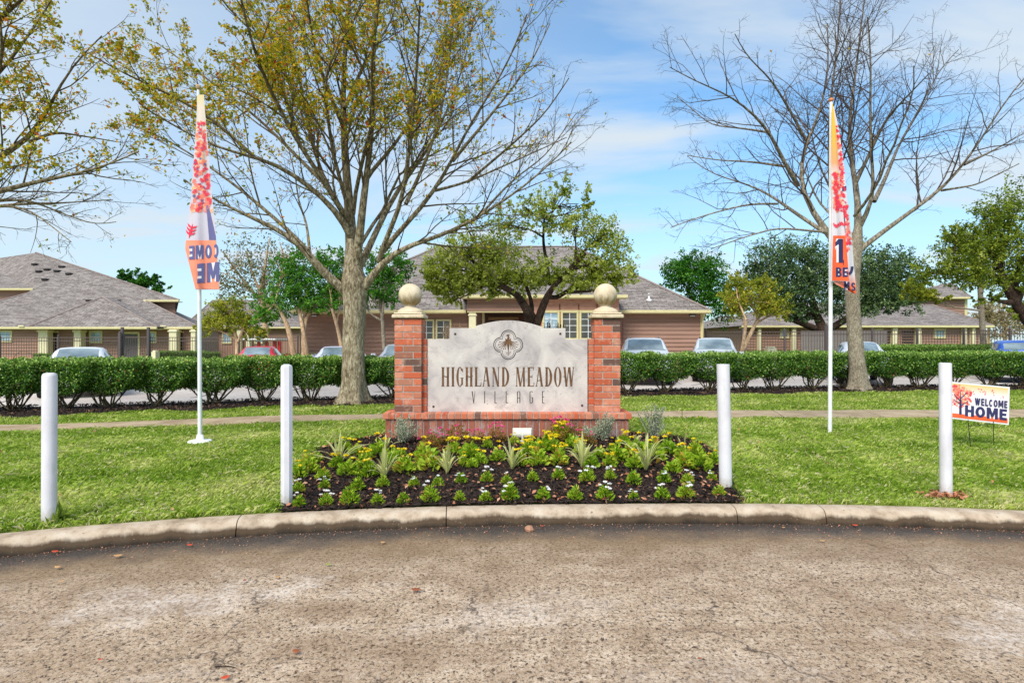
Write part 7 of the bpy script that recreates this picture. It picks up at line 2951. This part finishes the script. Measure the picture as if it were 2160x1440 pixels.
def catmull(t, T_, V):
    """smooth interpolation of rows V at knots T_"""
    V = np.asarray(V, float)
    i = int(np.clip(np.searchsorted(T_, t) - 1, 0, len(T_) - 2))
    h_ = T_[i + 1] - T_[i]
    s = (t - T_[i]) / h_
    m0 = (V[min(i + 1, len(V) - 1)] - V[max(i - 1, 0)]) / (T_[min(i + 1, len(V) - 1)] - T_[max(i - 1, 0)]) * h_
    m1 = (V[min(i + 2, len(V) - 1)] - V[i]) / (T_[min(i + 2, len(V) - 1)] - T_[i]) * h_
    return (2 * s ** 3 - 3 * s ** 2 + 1) * V[i] + (s ** 3 - 2 * s ** 2 + s) * m0 + (-2 * s ** 3 + 3 * s ** 2) * V[i + 1] + (s ** 3 - s ** 2) * m1


# station: y from the rear, z bottom, z shoulder, z top, half width at shoulder, half width of roof
SEDAN = [(0.0, .42, .62, .66, .74, .60), (0.06, .30, .86, .92, .82, .64), (0.25, .24, .96, 1.03, .88, .62), (0.62, .22, .98, 1.06, .91, .60), (1.0, .2, .98, 1.25, .92, .56), (1.45, .2, .97, 1.415, .92, .55), (2.1, .2, .96, 1.455, .92, .55),
         (2.75, .2, .95, 1.42, .92, .56), (3.2, .2, .94, 1.22, .92, .60), (3.62, .2, .93, .99, .91, .64), (4.2, .22, .84, .88, .88, .64), (4.55, .28, .72, .75, .80, .6), (4.68, .36, .58, .6, .70, .55)]
SUV = [(0.0, .45, .8, .9, .76, .66), (0.05, .34, 1.08, 1.2, .84, .70), (0.25, .26, 1.12, 1.45, .90, .68), (0.6, .24, 1.14, 1.62, .93, .68), (1.3, .22, 1.14, 1.68, .94, .68), (2.0, .22, 1.13, 1.70, .94, .68),
       (2.55, .22, 1.12, 1.66, .94, .69), (3.0, .22, 1.12, 1.46, .94, .72), (3.42, .22, 1.12, 1.22, .93, .76), (4.0, .24, 1.08, 1.15, .90, .76), (4.42, .28, .96, 1.03, .84, .7), (4.56, .36, .72, .78, .76, .62)]


def make_car(label, paint, kind, px, d, facing, group, zroof_px, wpx, roof_rails=False, gl=None, turn=0):
    """facing: +1 nose away from the camera, -1 nose towards it"""
    prof = np.array(SUV if kind == 'suv' else SEDAN)
    base_z = -0.06
    hs_ = (H - (zroof_px - CY) / F * d - base_z) / prof[:, 3].max()
    ws_ = (wpx / F * d) / (2 * prof[:, 4].max())
    L = prof[-1, 0]
    t = thing('parked_car', label, 'car', (X_(px, d), d, base_z), group)
    t.rotation_euler = (0, 0, R(turn))
    T_ = prof[:, 0]

    def ring(y):
        _, zb, zs, zt, ws, wr = catmull(y, T_, prof)
        gh = max(zt - zs, 0.02)
        tall = gh > 0.14
        # half ring from the sill up over the roof centre
        pts = [(ws * .90, zb), (ws * .98, zb + 0.12 * (zs - zb)), (ws * 1.0, zb + 0.55 * (zs - zb)), (ws * .985, zb + 0.88 * (zs - zb)), (ws * .95, zs)]
        pts += [(ws * .95 + (wr - ws * .95) * .86, zs + gh * .82), (wr * .93, zs + gh * .95), (wr * .55, zt - gh * .008), (0, zt)] if tall else \
               [(ws * .90, zs + gh * .30), (wr * 1.05, zs + gh * .75), (wr * .6, zt - gh * .06), (0, zt)]
        return np.array(pts)

    def pt(y, s, lift=0.0):
        """s from 0 (left sill) to 16 (right sill), 8 = centre line"""
        h_ = ring(y)
        q = min(s, 16 - s)
        i = int(min(q, 7))
        p = h_[i] + (h_[i + 1] - h_[i]) * (q - i)
        x, z = p[0] * (-1 if s < 8 else 1), p[1]
        if lift:
            a = pt(y, min(s + 0.15, 16)) - pt(y, max(s - 0.15, 0))
            b = pt(min(y + 0.04, L), s) - pt(max(y - 0.04, 0), s)
            n = np.cross(b, a)
            n /= np.linalg.norm(n) + 1e-9
            c = np.array([x, y, z])
            if n @ (c - np.array([0, np.clip(y, 0.6, L - 0.6), 0.75])) < 0:
                n = -n
            return c + n * lift
        return np.array([x, y, z])

    def out(p):
        y = (p[1]) if facing > 0 else -p[1] + L
        x = p[0] if facing > 0 else -p[0]
        return (x * ws_, y * hs_ ** 0.5, p[2] * hs_)

    ys_ = np.concatenate([np.linspace(0, 0.3, 7), np.linspace(0.4, L - 0.4, 34), np.linspace(L - 0.3, L, 7)])
    ss = np.arange(0, 16.01, 0.5)
    v = [out(pt(y, s)) for y in ys_ for s in ss]
    ns = len(ss)
    f = [(i * ns + j, i * ns + j + 1, (i + 1) * ns + j + 1, (i + 1) * ns + j) for i in range(len(ys_) - 1) for j in range(ns - 1)]
    f.append(tuple(range(ns))[::-1])
    f.append(tuple((len(ys_) - 1) * ns + j for j in range(ns)))
    body = mk('body', v, f, paint, t, smooth=True, local=True)
    body.data.set_sharp_from_angle(angle=R(50))

    def patch(name, mat, y0, y1, s0, s1, lift, parent=t, n=8, m_=8, taper=0.0):
        v = []
        for i in range(n + 1):
            y = y0 + (y1 - y0) * i / n
            for j in range(m_ + 1):
                e = taper * (1 - i / n) if taper > 0 else -taper * (i / n)
                a, b = s0 + e, s1 - e
                v.append(out(pt(y, a + (b - a) * j / m_, lift)))
        f = [(i * (m_ + 1) + j, i * (m_ + 1) + j + 1, (i + 1) * (m_ + 1) + j + 1, (i + 1) * (m_ + 1) + j) for i in range(n) for j in range(m_)]
        return mk(name, v, f, mat, parent, smooth=True, local=True)
    gl = gl or CGLASS
    if kind == 'suv':
        patch('rear_window', gl, 0.12, 0.5, 6.0, 10.0, 0.008)
        patch('windshield', gl, 2.66, 3.36, 6.12, 9.88, 0.008)
        for a, b in ((4.22, 4.92), (11.08, 11.78)):
            patch('side_window', gl, 0.75, 1.62, a, b, 0.008)
            patch('side_window', gl, 1.74, 2.8, a, b, 0.008)
    else:
        patch('rear_window', gl, 0.72, 1.42, 6.12, 9.88, 0.008)
        patch('windshield', gl, 2.84, 3.56, 6.12, 9.88, 0.008)
        for a, b in ((4.22, 4.92), (11.08, 11.78)):
            patch('side_window', gl, 1.12, 2.0, a, b, 0.008)
            patch('side_window', gl, 2.1, 3.1, a, b, 0.008)
    for a, b in ((2.2, 3.9), (12.1, 13.8)):
        patch('tail_light', TAIL, 0.03, 0.3, a, b, 0.012, n=5, m_=4)
        patch('headlight', HEADL, L - 0.42, L - 0.06, a, b, 0.012, n=5, m_=4)
    for s in (-1, 1):
        for y in (0.85, L - 0.85):
            w = G()
            rad = 0.34
            v = []
            q = 20
            wx = s * 0.80
            prof_w = [(wx - s * 0.10, rad * 0.7), (wx - s * 0.10, rad * 0.97), (wx, rad), (wx + s * 0.115, rad * 0.98), (wx + s * 0.125, rad * 0.68)]
            for (xx, rr_) in prof_w:
                for k_ in range(q):
                    a = 2 * math.pi * k_ / q
                    o_ = out((xx, y + rr_ * math.cos(a), rad + rr_ * math.sin(a)))
                    v.append((o_[0], o_[1], o_[2] / hs_ + 0.0))
            f = [(i * q + k_, i * q + (k_ + 1) % q, (i + 1) * q + (k_ + 1) % q, (i + 1) * q + k_) for i in range(4) for k_ in range(q)]
            wh = mk('wheel', v, f, TYRE, t, local=True)
            v = [(out((wx + s * 0.118, y + 0.23 * math.cos(a), 0.34))[0], out((0, y + 0.23 * math.cos(a), 0))[1], 0.34 + 0.23 * math.sin(a)) for a in np.linspace(0, 2 * math.pi, 18, endpoint=False)]
            mk('rim', v, [tuple(range(18))], RIM, wh, local=True)
        # mirrors
        ym = 3.05 if kind == 'suv' else 3.12
        zmid = 1.08 if kind == 'suv' else 1.02
        g = G().cbox(-0.11, 0.11, -0.06, 0.06, -0.07, 0.07, 0.03)
        g.v = [out((s * 1.06 + x, ym + y, zmid + z)) for x, y, z in g.v]
        mk('mirror', g.v, g.f, paint, t, local=True, smooth=True)
        if roof_rails:
            pts = [out(pt(y, 8 + s * 1.75, 0.05 if 0.8 < y < 2.3 else 0.0)) for y in np.linspace(0.7, 2.4, 9)]
            mkg = G().tube(pts, 0.018, 6)
            mkg.mk('roof_rail', BLACK if roof_rails == 2 else RIM, t, local=True)
    g = G().cbox(-0.26, 0.26, -0.012, 0.012, -0.07, 0.07, 0.004)
    zc_ = 0.80 if kind == 'sedan' else 0.9
    g.v = [out((x, -0.0 + y + (0.035 if kind == 'sedan' else 0.0), zc_ - 0.05 + z)) for x, y, z in g.v]
    mk('number_plate', g.v, g.f, WHITE, t, local=True)
    if kind == 'sedan':
        g = G().cbox(-0.16, 0.16, -0.02, 0.02, -0.015, 0.015, 0.005)
        p = pt(0.60, 8)
        g.v = [out((x, 0.56 + y, p[2] + 0.02 + z)) for x, y, z in g.v]
        mk('brake_light', g.v, g.f, TAIL, t, local=True)
    if kind == 'suv':
        g = G().cbox(-0.42, 0.42, -0.03, 0.03, -0.09, 0.09, 0.03)
        g.v = [out((x, L - 0.06 + y, 0.66 + z)) for x, y, z in g.v]
        mk('grille', g.v, g.f, BLACK, t, local=True)
        g = G().tube([out((-0.5, 3.50, 1.15)), out((0.05, 3.40, 1.17))], 0.012, 5).tube([out((0.1, 3.50, 1.15)), out((0.62, 3.38, 1.17))], 0.012, 5)
        g.mk('wiper', BLACK, t, local=True)
    return t


gp = 'cars parked behind the hedge'
WCAR = carpaint('car_white', lin(226, 228, 234))
c_ = make_car('white sedan with its rear to the camera, in front of the left iron gate', WCAR, 'sedan', 156, 16.0, 1, gp, 733, 136, turn=32)
G().tube([(0, 1.55, 1.44), (0.0, 1.42, 1.52)], 0.006, 5).mk('antenna', BLACK, c_, local=True)
make_car('red sedan with its rear to the camera, beside the left flag', carpaint('car_red', lin(206, 52, 76)), 'sedan', 535, 22.7, 1, gp, 731, 96, turn=17)
make_car('pale lilac sedan half hidden by the thick pale tree trunk', carpaint('car_lilac', lin(206, 208, 230)), 'sedan', 703, 22.3, 1, gp, 731, 98, turn=13)
make_car('silver grey hatchback peeking out left of the brick sign', carpaint('car_grey', lin(168, 172, 182)), 'sedan', 838, 22.0, -1, gp, 726, 100, turn=8)
make_car('silver SUV facing the camera, next to the right brick pillar', carpaint('car_silver', lin(214, 218, 224)), 'suv', 1366, 20.5, -1, gp, 711, 112, roof_rails=1, turn=-10)
make_car('grey white SUV with black roof rails facing the camera, right of the silver one', carpaint('car_pearl', lin(200, 204, 212)), 'suv', 1512, 22.0, -1, gp, 711, 100, roof_rails=2, turn=-17)
make_car('white sedan half hidden behind the bare tree trunk', WCAR, 'sedan', 1830, 20.5, 1, gp, 720, 104, turn=-24)
make_car('bright blue car cut off by the right edge', carpaint('car_blue', lin(52, 96, 196)), 'suv', 2160, 21.5, 1, gp, 717, 92, turn=-34)

# ------------------------------------------------------------------ litter on the road
LRED = flat('leaf_red', lin(206, 84, 56), 0.7)
LTAN = flat('leaf_tan', lin(206, 160, 110), 0.7)
LBRN = flat('leaf_brown', lin(156, 92, 62), 0.7)
LGRN = flat('leaf_green', lin(150, 172, 70), 0.7)


def road_leaf(px, py, mat, label, Lpx, ang):
    d = F * H / (py - CY)
    L = Lpx * 0.72 / F * d
    x = (px - CX) / F * d
    r = random.Random(int(px * 7 + py))
    n = 9
    v, f = [], []
    for i in range(n):
        s = i / (n - 1)
        w = 0.27 * L * math.sin(math.pi * min(1, s * 1.06 + 0.02)) ** 0.8 * (1 + 0.18 * (i % 2))
        zc = 0.012 + L * (0.16 * (2 * s - 1) ** 2)
        v += [((s - 0.5) * L, -w, zc + w * 0.35), ((s - 0.5) * L, 0, zc), ((s - 0.5) * L, w, zc + w * 0.5)]
    for i in range(n - 1):
        a = i * 3
        f += [(a, a + 3, a + 4, a + 1), (a + 1, a + 4, a + 5, a + 2)]
    o = mk('fallen_leaf', v, f, mat, None, local=True, smooth=True)
    so = o.modifiers.new('thick', 'SOLIDIFY')
    so.thickness = 0.0012
    o.location = (x, d, 0.004)
    o.rotation_euler = (0, 0, ang)
    tag(o, label, 'leaf', 'fallen leaves on the road')


for a in ((117, 1168, LRED, 'red leaf lying against the kerb at the far left', 20, 0.1), (250, 1177, LTAN, 'long tan leaf in the damp gutter on the left', 24, 0.4), (122, 1201, LTAN, 'pale yellow green leaf in the gutter at the far left', 20, -0.2),
          (130, 1231, LTAN, 'small tan leaf on the road at the far left, below the gutter', 14, 1.0), (401, 1154, LRED, 'reddish leaf in the gutter below the kerb joint on the left', 18, 0.0), (693, 1195, LGRN, 'small green leaf on the road left of centre', 15, 0.3),
          (878, 1250, LBRN, 'brown red leaf on the open road below the sign', 30, 0.0), (1144, 1113, LRED, 'small orange leaf beside the pale stone at the kerb', 10, 0.5), (625, 1381, LBRN, 'large reddish brown leaf low on the road, left of centre', 27, -0.4),
          (586, 1222, LTAN, 'pale brown leaf on the road below the second bollard', 15, 0.8), (516, 1229, LBRN, 'curled brown leaf on the road below the left kerb joint', 15, 2.0), (212, 1397, LRED, 'small bright red leaf low on the road at the left', 12, 1.0),
          (476, 1436, LRED, 'orange brown leaf at the very bottom of the road', 26, 0.5), (1804, 1112, LRED, 'orange leaf in the gutter below the right lawn', 18, 0.1), (1735, 1145, LTAN, 'tan leaf on the road beyond the right gutter', 16, 0.0),
          (1653, 1116, LTAN, 'tiny pale leaf in the right gutter', 9, 0.0), (1942, 1147, LTAN, 'tiny pale tan leaf on the road at the right', 8, 0.6), (1476, 1395, LBRN, 'dark red leaf low on the road, right of centre', 14, 0.4),
          (808, 1148, LTAN, 'pale tan leaf in the gutter below the left pillar', 14, 0.1)):
    road_leaf(*a)
d = F * H / (1119 - CY)
g = G()
o = mk('stone', *(lambda q: (q.v, q.f))(G().lathe(0, 0, [(0.015, -0.006), (0.036, 0.0), (0.04, 0.018), (0.026, 0.036), (0.010, 0.042)], 7)), flat('stone_tan', lin(170, 126, 100), 0.85), None, local=True)
o.location = ((1116 - CX) / F * d, d, 0.002)
o.rotation_euler = (0.1, 0.1, 0.4)
tag(o, 'pale orange lump of stone lying at the kerb in front of the flower bed', 'stone')
d = F * H / (1408 - CY)
o = G().tube([(-0.05, 0, 0.004), (0, 0.004, 0.006), (0.05, -0.003, 0.003)], [0.002, 0.0026, 0.0016], 6).mk('fallen_twig', BARKD, None, local=True)
o.location = ((475 - CX) / F * d, d, 0.002)
tag(o, 'thin dark twig low on the road at the left', 'twig')

print('objects', len(bpy.data.objects), 'tris', sum(len(mm.loop_triangles) if mm.loop_triangles else len(mm.polygons) for mm in bpy.data.meshes))
